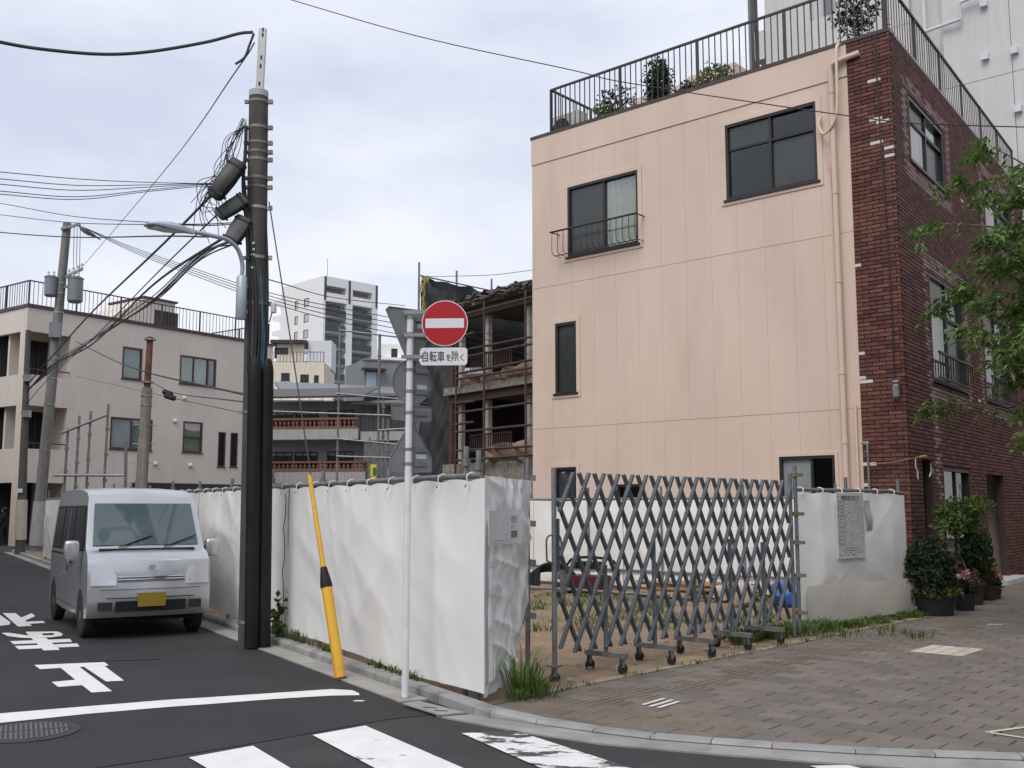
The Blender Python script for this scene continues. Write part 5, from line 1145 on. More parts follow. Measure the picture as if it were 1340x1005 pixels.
# conduit up the left flank between closures
MB().tube(smoothpts([D(322, 168, 11.95), D(321, 200, 11.95), D(318, 240, 11.93), D(322, 290, 11.92), D(325, 340, 11.92)], 5), .022, 7).build('riser_cable', cable_black, up_t, True)
tag_m = mat('pole_tag', (.6, .62, .6), .5)
for y in (318, 326, 333, 350): p = D(331, y, 11.92); MB().obox(p, (.02, 0, 0), (0, .004, 0), (0, 0, .012)).build('pole_tag', tag_m, up_t)
p = D(358, 403, 12.0); MB().lathe(p, [(.03, -.06), (.035, -.05), (.035, .05), (.02, .07)], 10).build('sensor', tag_m, up_t)
MB().tube([p, p + Vector((-.05, .02, -.16)), lp(p.z - .2)], .008, 6).build('sensor_cable', cable_black, up_t)
def closure(name, label, px0, py0, px1, py1, Y, r, m):
    a, b = D(px0, py0, Y), D(px1, py1, Y - .1); d = (b - a).normalized(); q = a.lerp(b, .12); k = a.lerp(b, .88)
    t = thing(name, label, 'cable box', tuple(a))
    body = MB(); s_ = d.cross(Vector((0, 1, 0))).normalized(); n_ = Vector((0, 1, 0))
    prof = [(0, .75), (.03, .95), (.5, 1), (.94, .85), (1, .62)]
    rings = []
    for f_, sc_ in prof:
        c_ = a.lerp(b, f_)
        for ang in range(12):
            th = ang / 12 * 2 * math.pi; x_, y_ = math.cos(th), math.sin(th); e = .28
            rings.append(c_ + s_ * (math.copysign(abs(x_) ** e, x_) * r * sc_) + n_ * (math.copysign(abs(y_) ** e, y_) * r * .8 * sc_))
    fs = [(i * 12 + j, i * 12 + (j + 1) % 12, (i + 1) * 12 + (j + 1) % 12, (i + 1) * 12 + j) for i in range(4) for j in range(12)] + [tuple(range(11, -1, -1)), tuple(range(48, 60))]
    body.add(rings, fs).build('housing', m, t, True)
    for f_ in (.14, .86): c_ = a.lerp(b, f_); MB().obox(c_, d * .012, s_ * (r * 1.0), n_ * (r * .82)).build('strap', black_plastic, t)
    return t
grey_box = mat('closure_grey', (.075, .077, .08), .55, var=.12)
closure('cable_closure', 'black cable splice box slung highest at the utility pole', 314, 211, 279, 259, 11.8, .10, mat('closure_black', (.025, .025, .026), .5, var=.2))
closure('cable_closure', 'grey cable splice box in the middle of three on the pole', 322, 259, 285, 283, 11.9, .085, grey_box)
closure('cable_closure', 'boxy grey cable splice box hung lowest on the pole', 322, 285, 301, 318, 11.95, .10, grey_box)
# street lamp: control box, curved arm, head
lamp_m = mat('lamp_grey', (.40, .44, .50), .4, .2, var=.05)
la = thing('street_lamp', 'pale grey street lamp on a curved arm with control box strapped to the utility pole', 'street lamp', tuple(D(315, 418, 11.85)))
b0, b1 = D(315, 418, 11.85), D(316.5, 361, 11.85); MB().tube([b0, b0.lerp(b1, .04), b0.lerp(b1, .96), b1], [.05, .062, .062, .045], 14).build('control_box', lamp_m, la, True)
for f_ in (.2, .8): c_ = b0.lerp(b1, f_); MB().bar(c_, lp(c_.z) , .03, .04).build('bracket', lamp_m, la)
dl = Vector((-.855, -.519, 0)); 
arm = [D(316.5, 362, 11.85), D(317, 345, 11.84), D(311, 326, 11.78), D(298, 314, 11.68), D(280, 309, 11.56), D(252, 303, 11.4)]
MB().tube(smoothpts(arm, 6), .026, 10).build('arm', lamp_m, la, True)
h0, h1 = D(253, 304, 11.4), D(192, 293, 10.95); d = (h1 - h0).normalized(); s_ = Vector((-d.y, d.x, 0)).normalized(); n_ = d.cross(s_)
if n_.z < 0: n_ = -n_
hd = MB(); rings = []
for f_, w_, t_ in ((0, .035, .035), (.15, .04, .04), (.28, .075, .05), (.5, .12, .06), (.8, .12, .04), (.97, .09, .02), (1, .06, .01)):
    c_ = h0.lerp(h1, f_)
    for x_, z_ in ((-1, -.5), (1, -.5), (1, .1), (.5, 1), (-.5, 1), (-1, .1)): rings.append(c_ + s_ * w_ * x_ + n_ * t_ * z_)
hd.add(rings, [(i * 6 + j, i * 6 + (j + 1) % 6, (i + 1) * 6 + (j + 1) % 6, (i + 1) * 6 + j) for i in range(6) for j in range(6)] + [tuple(range(5, -1, -1)), tuple(range(36, 42))]).build('head', lamp_m, la, True)
c_ = h0.lerp(h1, .68) - n_ * .028; MB().obox(c_, d * .13, s_ * .085, n_ * .006).build('lens', mat('lamp_lens', (.55, .57, .56), .3, var=.05), la)
# yellow guy guard
ya, yb, ymid = G(446, 890), D(405, 622, 10.3), None
gy = Vector((yb.x - ya.x, yb.y - ya.y, yb.z - ya.z)); yel = mat('guard_yellow', (.72, .40, .03), .45, var=.05, dirt=(.35, .22, .08), dirt_amt=.35, dirt_scale=9)
yg = thing('guy_wire_guard', 'yellow plastic guard sleeve over a slanting guy wire at the kerb', 'guard', tuple(ya))
tk = .45
MB().tube([ya, ya + gy * tk], .052, 14).build('lower_sleeve', yel, yg, True); MB().tube([ya + gy * tk, yb], [.026, .022], 10).build('upper_sleeve', yel, yg, True)
MB().tube([ya + gy * (tk - .015), ya + gy * tk, ya + gy * (tk + .03), ya + gy * (tk + .085)], [.058, .058, .05, .03], 12).build('joint_wrap', black_plastic, yg, True)
MB().tube([ya, ya + gy * .012], .054, 14).build('foot_ring', mat('rust_foot', (.12, .06, .03), .8), yg)
# ---- wires
WG = {}
def wire(pts, r, label, group=None, m=None, name='overhead_cable', k=8):
    P = [D(*p) for p in pts]; o = MB().tube(smoothpts(P, k) if len(P) > 2 else P, r, 5).build(name, m or cable_black, None, True); return tag(o, label, 'cable', group)
gw = wire([(407, 624, 10.3), (378, 430, 11.2), (352, 264, 12.0)], .008, 'guy wire running from yellow guard up to the utility pole', name='guy_wire')
wire([(331, 42, 12.0), (312, 44, 12), (270, 55, 11.9), (200, 67, 11.6), (140, 71, 11.3), (70, 66, 11), (0, 55, 10.7), (-120, 25, 10.2)], .02, 'thick bundled cable sagging from the very top of the utility pole')
m_ = MB()
ad = wire([(332, 44, 12.0), (326, 60, 12), (320, 75, 12), (308, 84, 12)], .016, 'cable tail curling down below the top of the utility pole')
wire([(333, 56, 12.0), (308, 94, 13), (222, 215, 22), (120, 335, 36), (92, 366, 37.3)], .009, 'thin wire slanting from pole top down to the transformer pole')
wire([(368, -4, 16), (545, 47, 15), (745, 91, 14), (830, 110, 13.6), (1135, 155, 12.6), (1240, 163, 12.2), (1400, 168, 11.6)], .008, 'thin wire crossing in front of the peach and brick building')
for i, (yl, yr) in enumerate(((225, 240), (234, 240), (241, 241), (250, 242), (254, 244))):
    wire([(284, yr, 11.8), (262, yr, 11.8), (190, (yl + yr) / 2 + 6 - i, 11.2), (100, yl + 9 - i * .5, 10.4), (0, yl, 9.5), (-90, yl - 8, 8.8)], .0045, 'thin drop wire fanning out level from the black splice box', 'drop wires leaving the splice box')
for yl, yr in ((266, 292), (281, 294), (304, 309)):
    wire([(-60, yl - 8, 20), (0, yl, 20), (95, (yl + yr) / 2 + 4, 18), (215, yr, 13), (275, yr + 1, 12.3), (322, yr - 2, 12.05)], .007 + .004 * (yl == 304), 'wire passing behind the lamp head towards the far left', 'wires passing behind the lamp head')
for i, (y0, y1, y2) in enumerate(((213, 318, 476), (252, 365, 500), (300, 392, 486))):
    wire([(318 - i * 4, y0, 12), (215 - i * 8, y1 - i * 9, 18), (120, (y1 + y2) / 2 + 12, 26), (65, y2 - 6, 33), (30, y2 + 34, 36)], (.022, .012, .02)[i], 'heavy black communication cable descending from the pole to the thin pole', 'heavy cables between the two poles')
random.seed(11)
for i in range(5):      # lashed bundle
    wire([(316, 306 + i * 3, 12), (262 + random.uniform(-4, 4), 338 + random.uniform(-5, 5), 15), (200 + random.uniform(-4, 4), 392 + random.uniform(-5, 5), 20), (140, 432 + random.uniform(-4, 4), 26), (80, 468 + i * 2, 33), (34, 512, 36)], .011, 'loosely lashed black cable bundle drooping towards the thin pole', 'lashed cable bundle strands')
for i in range(16):
    wire([(322 + random.uniform(-6, 2), 160 + random.uniform(-6, 8), 12), (308 - i + random.uniform(-5, 5), 190 + random.uniform(-8, 14), 11.9), (292 + random.uniform(-14, 12), 226 + random.uniform(-10, 12), 11.75), (270 + random.uniform(-14, 16), 250 + random.uniform(-16, 26), 11.8), (264 + random.uniform(-16, 40), 284 + random.uniform(-20, 36), 12.0)], .0045, 'thin tangled wire hanging between pole head and splice boxes', 'tangled wires at the pole head')
for i in range(4): wire([(104, 295, 37.3), (170, 322 + i * 2, 32), (250, 350 + i * 3, 27), (345, 381 + i * 4, 23), (440, 402 + i * 6, 24), (560, 424 + i * 7, 27), (690, 445 + i * 9, 30)], .010, 'long thin wire from the transformer pole running behind the utility pole to the right', 'long wires across the lot')
wire([(352, 366, 12.1), (440, 390, 20), (530, 400, 27)], .008, 'single wire leaving the utility pole towards the debris sheeting')
wire([(100, 447, 37), (150, 472, 32), (195, 488, 24.5), (260, 503, 18), (320, 516, 12.2)], .016, 'drop cable crossing in front of the pinkish block by the rusty pole')
wire([(195, 498, 24.5), (228, 514, 22), (320, 526, 12.3)], .009, 'lower service wire from the rusty pole to the utility pole')
wire([(100, 492, 38), (195, 514, 24.6), (320, 541, 14)], .006, 'thin coiled lashing wire low across the pinkish block')
for px0, px1 in ((62, 66), (86, 90)): pass
wire([(560, 362, 43), (640, 360, 40), (700, 353, 38)], .012, 'thin wire between debris scaffold and the peach wall')
for px0, py0, px1, py1, Y in ((213, 512, 226, 517, 22.5), (215, 517, 230, 522, 22.3)):
    a, b = D(px0, py0, Y), D(px1, py1, Y); o = MB().tube([a, a.lerp(b, .1), a.lerp(b, .9), b], [.03, .06, .06, .03], 8).build('wire_splice', black_plastic, None, True); tag(o, 'small black splice sleeve on service wire before the pinkish block', 'cable box', 'splice sleeves')
# ---- far poles
def far_pole(name, label, base, top, r0, r1, m):
    t = thing(name, label, 'pole', tuple(base)); MB().tube([base, base.lerp(top, .5), top], [r0, (r0 + r1) / 2, r1], 12).build('shaft', m, t, True); return t
pg = mat('pole_grey', (.20, .195, .185), .9, var=.15, streak=.25)
b_, t_ = G(46, 722), None; b_ = G(46, 723); t_ = D(88, 292, b_.y)
tp_ = far_pole('transformer_pole', 'leaning concrete utility pole carrying two grey transformers far down the street', b_, t_, .21, .15, pg)
zc = lambda f_: b_.lerp(t_, f_)
def zf_(y): return (D(70, y, b_.y).z) / t_.z
tank = mat('transformer_grey', (.19, .205, .215), .5, .2, var=.08)
for px, y0, y1, rr in ((66, 388, 361, .22), (98, 396, 362, .27)):
    p0, p1 = D(px, y0, b_.y - .2), D(px + 1, y1, b_.y - .2)
    tk_ = MB().tube([p0, p0.lerp(p1, .06), p0.lerp(p1, .93), p1], [rr * .8, rr, rr, rr * .7], 16).lathe(p0.lerp(p1, .9), [(rr * 1.08, 0), (rr * 1.08, .04)], 16).build('transformer', tank, tp_, True)
    for q in (-.1, .1): MB().lathe(p1 + Vector((q, 0, 0)), [(.035, 0), (.05, .05), (.03, .1), (.05, .14), (.02, .2)], 8).build('bushing', white_blind, tk_)
    MB().bar(p0.lerp(p1, .6), zc(zf_((y0 + y1) / 2 - 4)), .08, .1).build('hanger', tank, tp_)
ca, cb2 = D(80, 300, b_.y - .2), D(105, 293, b_.y - .2); MB().bar(ca, cb2, .09, .09).build('crossarm', pipe_steel, tp_)
ca, cb2 = D(86, 362, b_.y - .2), D(108, 352, b_.y - .2); arm_ = MB().bar(ca, cb2, .08, .08).build('crossarm', pipe_steel, tp_)
for f_ in (.2, .45, .7, .95): p = ca.lerp(cb2, f_); MB().lathe(p, [(.05, 0), (.07, .06), (.04, .12), (.06, .18), (.03, .25)], 8).build('insulator', white_blind, arm_)
for x in (96, 100, 104): a, b = D(x, 355, b_.y - .2), D(x + 1, 297, b_.y - .2); MB().tube([a, b], .012, 5).build('jumper_wire', cable_black, tp_)
for f_, x in ((0, 110), (1, 118), (2, 126)):
    a, b = D(103, 296, b_.y - .3), D(x + 6, 308 + f_ * 3, b_.y - 2); MB().tube([a, a.lerp(b, .4), a.lerp(b, .6), b], [.015, .06, .06, .015], 7).build('strain_insulator', black_plastic, tp_)
p = D(72, 432, b_.y - .25); MB().obox(p, (.18, .04, 0), (-.03, .13, 0), (0, 0, .28)).build('meter_box', tank, tp_)
for y in (372, 385, 410, 425, 470, 496, 530, 590): f_ = zf_(y); MB().lathe(zc(f_), [(.215 - .05 * f_, 0), (.215 - .05 * f_, .05)], 12).build('band', band_m, tp_)
MB().tube([zc(.02), zc(.15)], [.235, .232], 14).build('sleeve', mat('pole_sleeve', (.38, .39, .41), .7, var=.1, streak=.1), tp_, True)
b2_ = G(26, 726); t2_ = D(37, 432, b2_.y)
t3 = far_pole('thin_pole', 'thin dark pole with beige lower sleeve at the street corner far left', b2_, t2_, .165, .085, mat('pole_dark', (.085, .08, .078), .9, var=.2))
MB().tube([b2_.lerp(t2_, .065), b2_.lerp(t2_, .24)], [.19, .18], 12).build('sleeve', mat('sleeve_beige', (.48, .44, .36), .7, var=.1), t3, True)
p = b2_.lerp(t2_, .28); MB().obox(p + Vector((0, -.18, 0)), (.09, 0, 0), (0, .01, 0), (0, 0, .07)).build('number_plate', white_blind, t3)
for f_ in (.78, .62): MB().lathe(b2_.lerp(t2_, f_), [(.14, 0), (.14, .1)], 10).obox(b2_.lerp(t2_, f_) + Vector((.1, -.1, 0)), (.12, 0, 0), (0, .1, 0), (0, 0, .12)).build('band', band_m, t3)
yr_ = 25.0; b3, t3_ = D(183, 640, yr_), D(196.5, 441, yr_); b3.z = 0.05
t4 = far_pole('rusty_pole', 'leaning concrete post with rusty steel top in front of the pinkish block', b3, b3.lerp(t3_, .78), .16, .125, mat('pole_beige', (.27, .25, .22), .9, var=.15, streak=.3))
MB().tube([b3.lerp(t3_, .76), t3_], [.085, .075], 10).build('steel_top', mat('rust_top', (.16, .06, .035), .85, var=.35, scale=5), t4, True)
for f_ in (.70, .74, .80, .985): MB().lathe(b3.lerp(t3_, f_), [(.14, 0), (.14, .04)], 10).build('band', band_m, t4)
for f_ in (.3, .38, .46, .54, .62): p = b3.lerp(t3_, f_); MB().tube([p - Vector((.28, 0, 0)), p + Vector((.28, 0, 0))], .012, 5).build('step_bolt', pipe_steel, t4)
# ---- scaffold standards behind the hoarding
sx = thing('scaffolding', 'row of rusty scaffold uprights with sloping rail above the van', 'scaffold', tuple(D(118, 640, 24)))
prev = None
for x, yt in ((88, 560), (103, 544), (118, 538), (141, 529)):
    tpt = D(x + 1, yt, 24.0); MB().tube([Vector((tpt.x - .03, 24.0, .05)), tpt], .03, 8).build('upright', pipe_steel, sx, True)
    for f_ in (.55, .7, .85): MB().lathe(Vector((tpt.x, 24, tpt.z * f_)), [(.05, 0), (.05, .05)], 8).build('clamp', pipe_steel, sx)
MB().tube([D(80, 567, 23.95), D(140, 543, 23.95)], .03, 8).build('rail', pipe_steel, sx, True); MB().tube([D(70, 622, 23.9), D(165, 622, 23.9)], .03, 8).build('rail', pipe_steel, sx, True)
o = MB().tube([D(164, 640, 22) * 1.0, D(165, 578, 22)], .035, 8).build('scaffold_upright', pipe_steel, None, True); o.data.transform(Matrix.Identity(4)); tag(o, 'single short scaffold upright standing before the window of the pinkish block', 'scaffold')
MB().tube([Vector((D(164, 640, 22).x, 22, .05)), D(164, 640, 22)], .035, 8).build('foot', pipe_steel, o, True)
sy = thing('scaffolding', 'slim scaffold poles and rails in front of the terracotta balcony house', 'scaffold', tuple(D(446, 640, 26)))
for x, yt, r_ in ((445, 428, .03), (497, 437, .035), (502, 515, .03), (508, 548, .03), (484, 572, .025), (513, 585, .05), (473, 440, .012)):
    if x == 473: continue
    tpt = D(x, yt, 26.0); MB().tube([Vector((tpt.x, 26, .05)), tpt], r_, 8).build('upright', pipe_steel, sy, True)
    for k in range(3): MB().lathe(Vector((tpt.x, 26, 2 + (tpt.z - 2) * (.25 + .3 * k))), [(.05, 0), (.05, .06)], 8).build('clamp', pipe_steel, sy)
for y0, y1, x0, x1 in ((432, 446, 445, 560), (574, 584, 440, 545), (597, 600, 440, 545), (515, 524, 440, 548), (538, 545, 350, 548), (563, 560, 495, 545)): MB().tube([D(x0, y0, 25.95), D(x1, y1, 25.95)], .022, 6).build('rail', pipe_steel, sy, True)
# ================================================================ VAN
def carpaint():
    m = mat('silver_paint', (.52, .525, .545), .30, .6, var=.03, scale=2, spec=.5); b = m.node_tree.nodes['Principled BSDF']; b.inputs['Coat Weight'].default_value = .6; b.inputs['Coat Roughness'].default_value = .08; return m
paint = carpaint(); van_glass = mat('van_glass', (.010, .011, .012), .14, var=.05, spec=.25)
wind_glass = mat('van_windscreen', (.075, .105, .11), .05, var=.25, scale=1.5, spec=.9)  # teal grey base colour carries part of the sky reflection
van = thing('parked_van', 'silver boxy minivan parked nose towards the crossing beside the white sheeting', 'van', tuple(NR(2.87, 13.3)), local=True, rotz=math.atan2(-.855, .519))
def wz_(z): return .735 - .004 * max(0, .9 - z) if z < .95 else .735 - (z - .95) / .9 * .085
sil = [(.10, .27), (.02, .36), (.0, .50), (.02, .66), (.05, .84), (.09, .95), (.18, 1.03), (.34, 1.08), (.44, 1.24), (.56, 1.45), (.68, 1.66), (.76, 1.76), (.92, 1.825), (1.35, 1.87), (2.2, 1.885), (2.9, 1.87), (3.2, 1.83), (3.31, 1.74), (3.34, 1.55), (3.385, 1.05), (3.395, .6), (3.38, .42), (3.34, .30)]
def arch(cx, r=.33, z=.27, n=9):
    a0 = math.asin((z - .275) / r); return [(cx + r * math.cos(a0 + (math.pi - 2 * a0) * k / n), .275 + r * math.sin(a0 + (math.pi - 2 * a0) * k / n)) for k in range(n + 1)]
AX1, AX2 = .58, 2.98
poly = sil + [(3.315, .27)] + arch(AX2) + [(2.0, .25)] + arch(AX1)
bm = bmesh.new(); vv = [bm.verts.new((-x, -1, z)) for x, z in poly]; f = bm.faces.new(vv)
ex = bmesh.ops.extrude_face_region(bm, geom=[f]); bmesh.ops.translate(bm, verts=[e for e in ex['geom'] if isinstance(e, bmesh.types.BMVert)], vec=(0, 2, 0))
bmesh.ops.triangulate(bm, faces=[f_ for f_ in bm.faces if len(f_.verts) > 4])
for z in (.45, .62, .8, .95, 1.06, 1.2, 1.4, 1.6, 1.75): bmesh.ops.bisect_plane(bm, geom=bm.verts[:] + bm.edges[:] + bm.faces[:], plane_co=(0, 0, z), plane_no=(0, 0, 1))
for y in (-.5, 0, .5): bmesh.ops.bisect_plane(bm, geom=bm.verts[:] + bm.edges[:] + bm.faces[:], plane_co=(0, y, 0), plane_no=(0, 1, 0))
for v in bm.verts:
    s_ = v.co.y; v.co.y *= wz_(v.co.z); xb = -v.co.x
    if xb < 1.0: v.co.x -= .075 * abs(s_) ** 3 * (1 - xb) * (1 if v.co.z > .3 else .6)      # nose rounds back at the sides
    if v.co.z > 1.7: v.co.z -= .03 * s_ * s_
bmesh.ops.recalc_face_normals(bm, faces=bm.faces); me = bpy.data.meshes.new('body'); bm.to_mesh(me); bm.free(); me.materials.append(paint)
for p in me.polygons: p.use_smooth = True
me.set_sharp_from_angle(angle=math.radians(38))
body = bpy.data.objects.new('body', me); COL.objects.link(body); body.parent = van
bv = body.modifiers.new('bevel', 'BEVEL'); bv.width = .045; bv.segments = 3; bv.limit_method = 'ANGLE'; bv.angle_limit = math.radians(38)
def sq(v): return math.copysign(abs(v) ** .45, v)
def nose(xb, s_, z): return -xb - (.075 * abs(s_) ** 3 * (1 - xb) if xb < 1 else 0)
def vside(poly_, sgn, m, name, parent, o=.007, th=.004, n=10):
    """panel hugging the side of the van: polygon in (distance back, height)"""
    zs_ = [p[1] for p in poly_]; z0, z1 = min(zs_), max(zs_); b = bmesh.new()
    f_ = b.faces.new([b.verts.new((-x, 0, z)) for x, z in poly_]); 
    for k in range(1, n): bmesh.ops.bisect_plane(b, geom=b.verts[:] + b.edges[:] + b.faces[:], plane_co=(0, 0, z0 + (z1 - z0) * k / n), plane_no=(0, 0, 1))
    for v in b.verts: v.co.y = sgn * (wz_(v.co.z) + o)
    m2 = bpy.data.meshes.new(name); b.to_mesh(m2); b.free(); m2.materials.append(m); o_ = bpy.data.objects.new(name, m2); COL.objects.link(o_); o_.parent = parent; return o_
trim = mat('van_trim_black', (.02, .02, .021), .5, var=.1)
for s_ in (-1, 1):
    vside([(.50, 1.07), (3.26, 1.02), (3.24, 1.62), (.80, 1.63)], s_, trim, 'window_band', van, .004)
    for pl in ([(.58, 1.10), (1.44, 1.06), (1.44, 1.60), (.85, 1.60)], [(1.53, 1.06), (2.40, 1.05), (2.40, 1.60), (1.53, 1.60)], [(2.49, 1.06), (3.20, 1.06), (3.18, 1.58), (2.49, 1.60)]): vside(pl, s_, van_glass, 'side_window', van, .008)
    vside([(1.90, 1.06), (1.94, 1.06), (1.94, 1.6), (1.90, 1.6)], s_, mat('van_bar_grey', (.25, .25, .26), .5), 'window_bar', van, .011)
    for pl in ([(1.485, .34), (1.493, .34), (1.493, 1.64), (1.485, 1.64)], [(2.445, .45), (2.453, .45), (2.453, 1.64), (2.445, 1.64)], [(.62, .50), (.628, .50), (.628, 1.07), (.62, 1.07)], [(.95, .335), (2.6, .335), (2.6, .343), (.95, .343)], [(1.5, .965), (3.3, .955), (3.3, .985), (1.5, .99)]): vside(pl, s_, trim, 'panel_seam', van, .003, n=6)
    for xh in (1.36, 1.58): MB().box((-xh - .05, s_ * (wz_(.9) + .002), .88), (-xh + .05, s_ * (wz_(.9) + .03), .91)).build('door_handle', trim if s_ < 0 and xh < 1.5 else paint, van)
    MB().lathe((-1.75, s_ * (wz_(.85) - .01), .80), [(.045, 0), (.045, .014)], 12, (0, s_, 0)).build('fuel_cap', trim, van)
    mm = MB(); mm.grid(lambda a, b, s_=s_: Vector((-.56 + .07 * sq(math.cos(a * 6.2832)) * abs(math.sin(b * math.pi)) ** .35, s_ * (.865 + .09 * sq(math.sin(a * 6.2832)) * abs(math.sin(b * math.pi)) ** .35), 1.08 - .115 * sq(math.cos(b * math.pi)))), 14, 8)
    mr_ = mm.build('mirror', paint, van, True); MB().box((-.60, s_ * .70, 1.06), (-.54, s_ * .80, 1.10)).build('mirror_arm', trim, mr_)
    vside([(.55, 1.66 + .13), (3.15, 1.68 + .13), (3.15, 1.70 + .13), (.95, 1.68 + .13)], s_, trim, 'roof_gutter', van, -.01) if False else None
    # head lamp and fog recess
    hl_ = MB(); hl_.grid(lambda a, b, s_=s_: Vector((nose(.035 + .05 * b, .52 + .36 * a, .66) + .016, s_ * .735 * (.56 + .40 * a), .66 + (.21 + .05 * a) * b)), 8, 6)
    h_ = hl_.build('headlight', mat('lamp_lens_clear', (.55, .57, .6), .10, .3, var=.06, scale=6), van, True)
    MB().grid(lambda a, b, s_=s_: Vector((nose(.045 + .035 * b, .60 + .2 * a, .7) + .022, s_ * .735 * (.62 + .2 * a), .69 + .13 * b)), 4, 4).build('reflector', mat('chrome', (.7, .7, .72), .12, 1.0), h_, True)
    MB().grid(lambda a, b, s_=s_: Vector((nose(.03 + .05 * b, .86 + .1 * a, .6) + .016, s_ * .735 * (.86 + .10 * a), .70 + .06 * b)), 3, 3).build('turn_signal', mat('amber', (.42, .2, .1), .25), h_, True)
    MB().grid(lambda a, b, s_=s_: Vector((nose(.01, .62 + .2 * a, .4) + .016, s_ * .735 * (.62 + .22 * a), .36 + .10 * b)), 4, 3).build('fog_recess', trim, van, True)
# windscreen, wipers, grille, bumper, plate
MB().grid(lambda a, b: Vector((-(.375 + .298 * b) - .075 * abs((2 * a - 1) * .9) ** 3 * (1 - (.375 + .298 * b)) + .012, (2 * a - 1) * (wz_(1.1 + .5 * b) - .075), 1.13 + .52 * b + .006)), 14, 6).build('windscreen', wind_glass, van, True)
for y0 in (-.35, .2): MB().bar((-.33, y0, 1.11), (-.42, y0 + .42, 1.25), .016, .012).build('wiper', trim, van)
MB().box((-.31, -.58, 1.07), (-.40, .58, 1.095)).build('cowl', trim, van)
def front(y0, y1, z0, z1, xb0, xb1, m, name, off=.014): return MB().grid(lambda a, b: Vector((nose(xb0 + (xb1 - xb0) * b, (y0 + (y1 - y0) * a) / .735, z0) + off, y0 + (y1 - y0) * a, z0 + (z1 - z0) * b)), 12, 3).build(name, m, van, True)
front(-.40, .40, .70, .80, .035, .065, mat('grille_grey', (.10, .10, .11), .4, .3), 'grille')
for z in (.725, .755): front(-.40, .40, z, z + .008, .045, .05, mat('chrome', (.7, .7, .72)), 'grille_bar', .02)
front(-.52, .52, .50, .512, .0, .0, trim, 'bumper_seam', .008); front(-.60, .60, .605, .612, .012, .013, trim, 'bumper_seam', .008)
front(-.42, .42, .34, .47, .03, .0, trim, 'lower_grille')
MB().box((.03, -.165, .40), (.024, .165, .565)).build('licence_plate', mat('plate_yellow', (.26, .18, .02), .5, var=.05), van)
MB().box((.04 - .06, -.04, .86), (.0, .04, .90)).build('badge', mat('chrome', (.7, .7, .72)), van)
# wheels
hub = mat('hub_silver', (.30, .30, .31), .45, .7, var=.15)
for ax in (AX1, AX2):
    for s_ in (-1, 1):
        y = s_ * .655; c_ = Vector((-ax, y, .275))
        wh = MB().lathe(c_ - Vector((0, .07, 0)), [(.17, 0), (.25, .0), (.272, .02), (.272, .12), (.25, .14), (.17, .14)], 28, (0, 1, 0)).build('wheel', rubber, van, True)
        MB().lathe(c_ + Vector((0, s_ * .045, 0)), [(.172, 0), (.165, .012), (.13, .008), (.06, .022), (.03, .03)], 20, (0, s_, 0)).build('rim', hub, wh, True)
        for k in range(8): a = k * math.pi / 4; MB().lathe(c_ + Vector((.115 * math.cos(a), s_ * .057, .115 * math.sin(a))), [(.02, 0), (.018, .002)], 8, (0, s_, 0)).build('rim_hole', black_plastic, wh)
MB().box((-.3, -.6, .2), (-3.2, .6, .32)).build('underbody', black_plastic, van); MB().box((-.2, -.5, .28), (-3.3, .5, .62)).build('wheel_well_liner', black_plastic, van)
# side stripe decal
for s_ in (-1, 1):
    dec = mat('decal_white', (.55, .56, .58), .4)
    for k in range(5): vside([(1.9 + k * .16, .70 + .05 * math.sin(k * 1.6)), (2.06 + k * .16, .70 + .05 * math.sin((k + 1) * 1.6)), (2.06 + k * .16, .712 + .05 * math.sin((k + 1) * 1.6)), (1.9 + k * .16, .712 + .05 * math.sin(k * 1.6))], s_, dec, 'decal', van, .004, n=2)
# ================================================================ PLANTS
def leafmat(name, col, tr=.35): return mat(name, col, .55, var=.25, scale=1.2, rnd=.45, trans=tr, spec=.35)
leaf_g = leafmat('tree_leaf', (.125, .195, .05), .4); leaf_d = leafmat('shrub_leaf_dark', (.026, .048, .02), .25); leaf_y = leafmat('leaf_yellowgreen', (.13, .16, .04)); grass_m = leafmat('grass_blade', (.095, .15, .035), .3)  # dark shrub leaf colour includes the shade of the entrance
bark = mat('bark', (.10, .08, .06), .95, var=.3, scale=8, bump=.8, bscale=40)
def leaf(mb, p, d, n_, ln, wd):
    s_ = d.cross(n_)
    if s_.length < 1e-4: s_ = d.orthogonal()
    s_.normalize(); q = p + d * ln; m1 = p + d * ln * .45 + n_ * ln * .06
    mb.add([p, m1 + s_ * wd, q - n_ * ln * .10, m1 - s_ * wd], [(0, 1, 2), (0, 2, 3)])
def rvec(): 
    while True:
        v = Vector((random.uniform(-1, 1), random.uniform(-1, 1), random.uniform(-1, 1)))
        if .01 < v.length < 1: return v.normalized()
def shrub_mesh(c, rad, n_, ln, wd, seed, shell=.55, up=.3):
    random.seed(seed); mb = MB(); c = Vector(c)
    for i in range(n_):
        v = rvec(); k = shell + (1 - shell) * random.random() ** .6; k *= 1 + .55 * noise.noise(v * 1.9 + Vector((seed, 0, 0))) + .25 * noise.noise(v * 4.5 + Vector((0, seed, 0))); p = c + Vector((v.x * rad[0], v.y * rad[1], v.z * rad[2])) * k
        for j in range(3):
            d = (v * .7 + rvec() * .9 + Vector((0, 0, up))).normalized(); leaf(mb, p, d, (v + rvec() * .6 + Vector((0, 0, .5))).normalized(), ln * random.uniform(.5, 1.5), wd * random.uniform(.6, 1.3))
    return mb
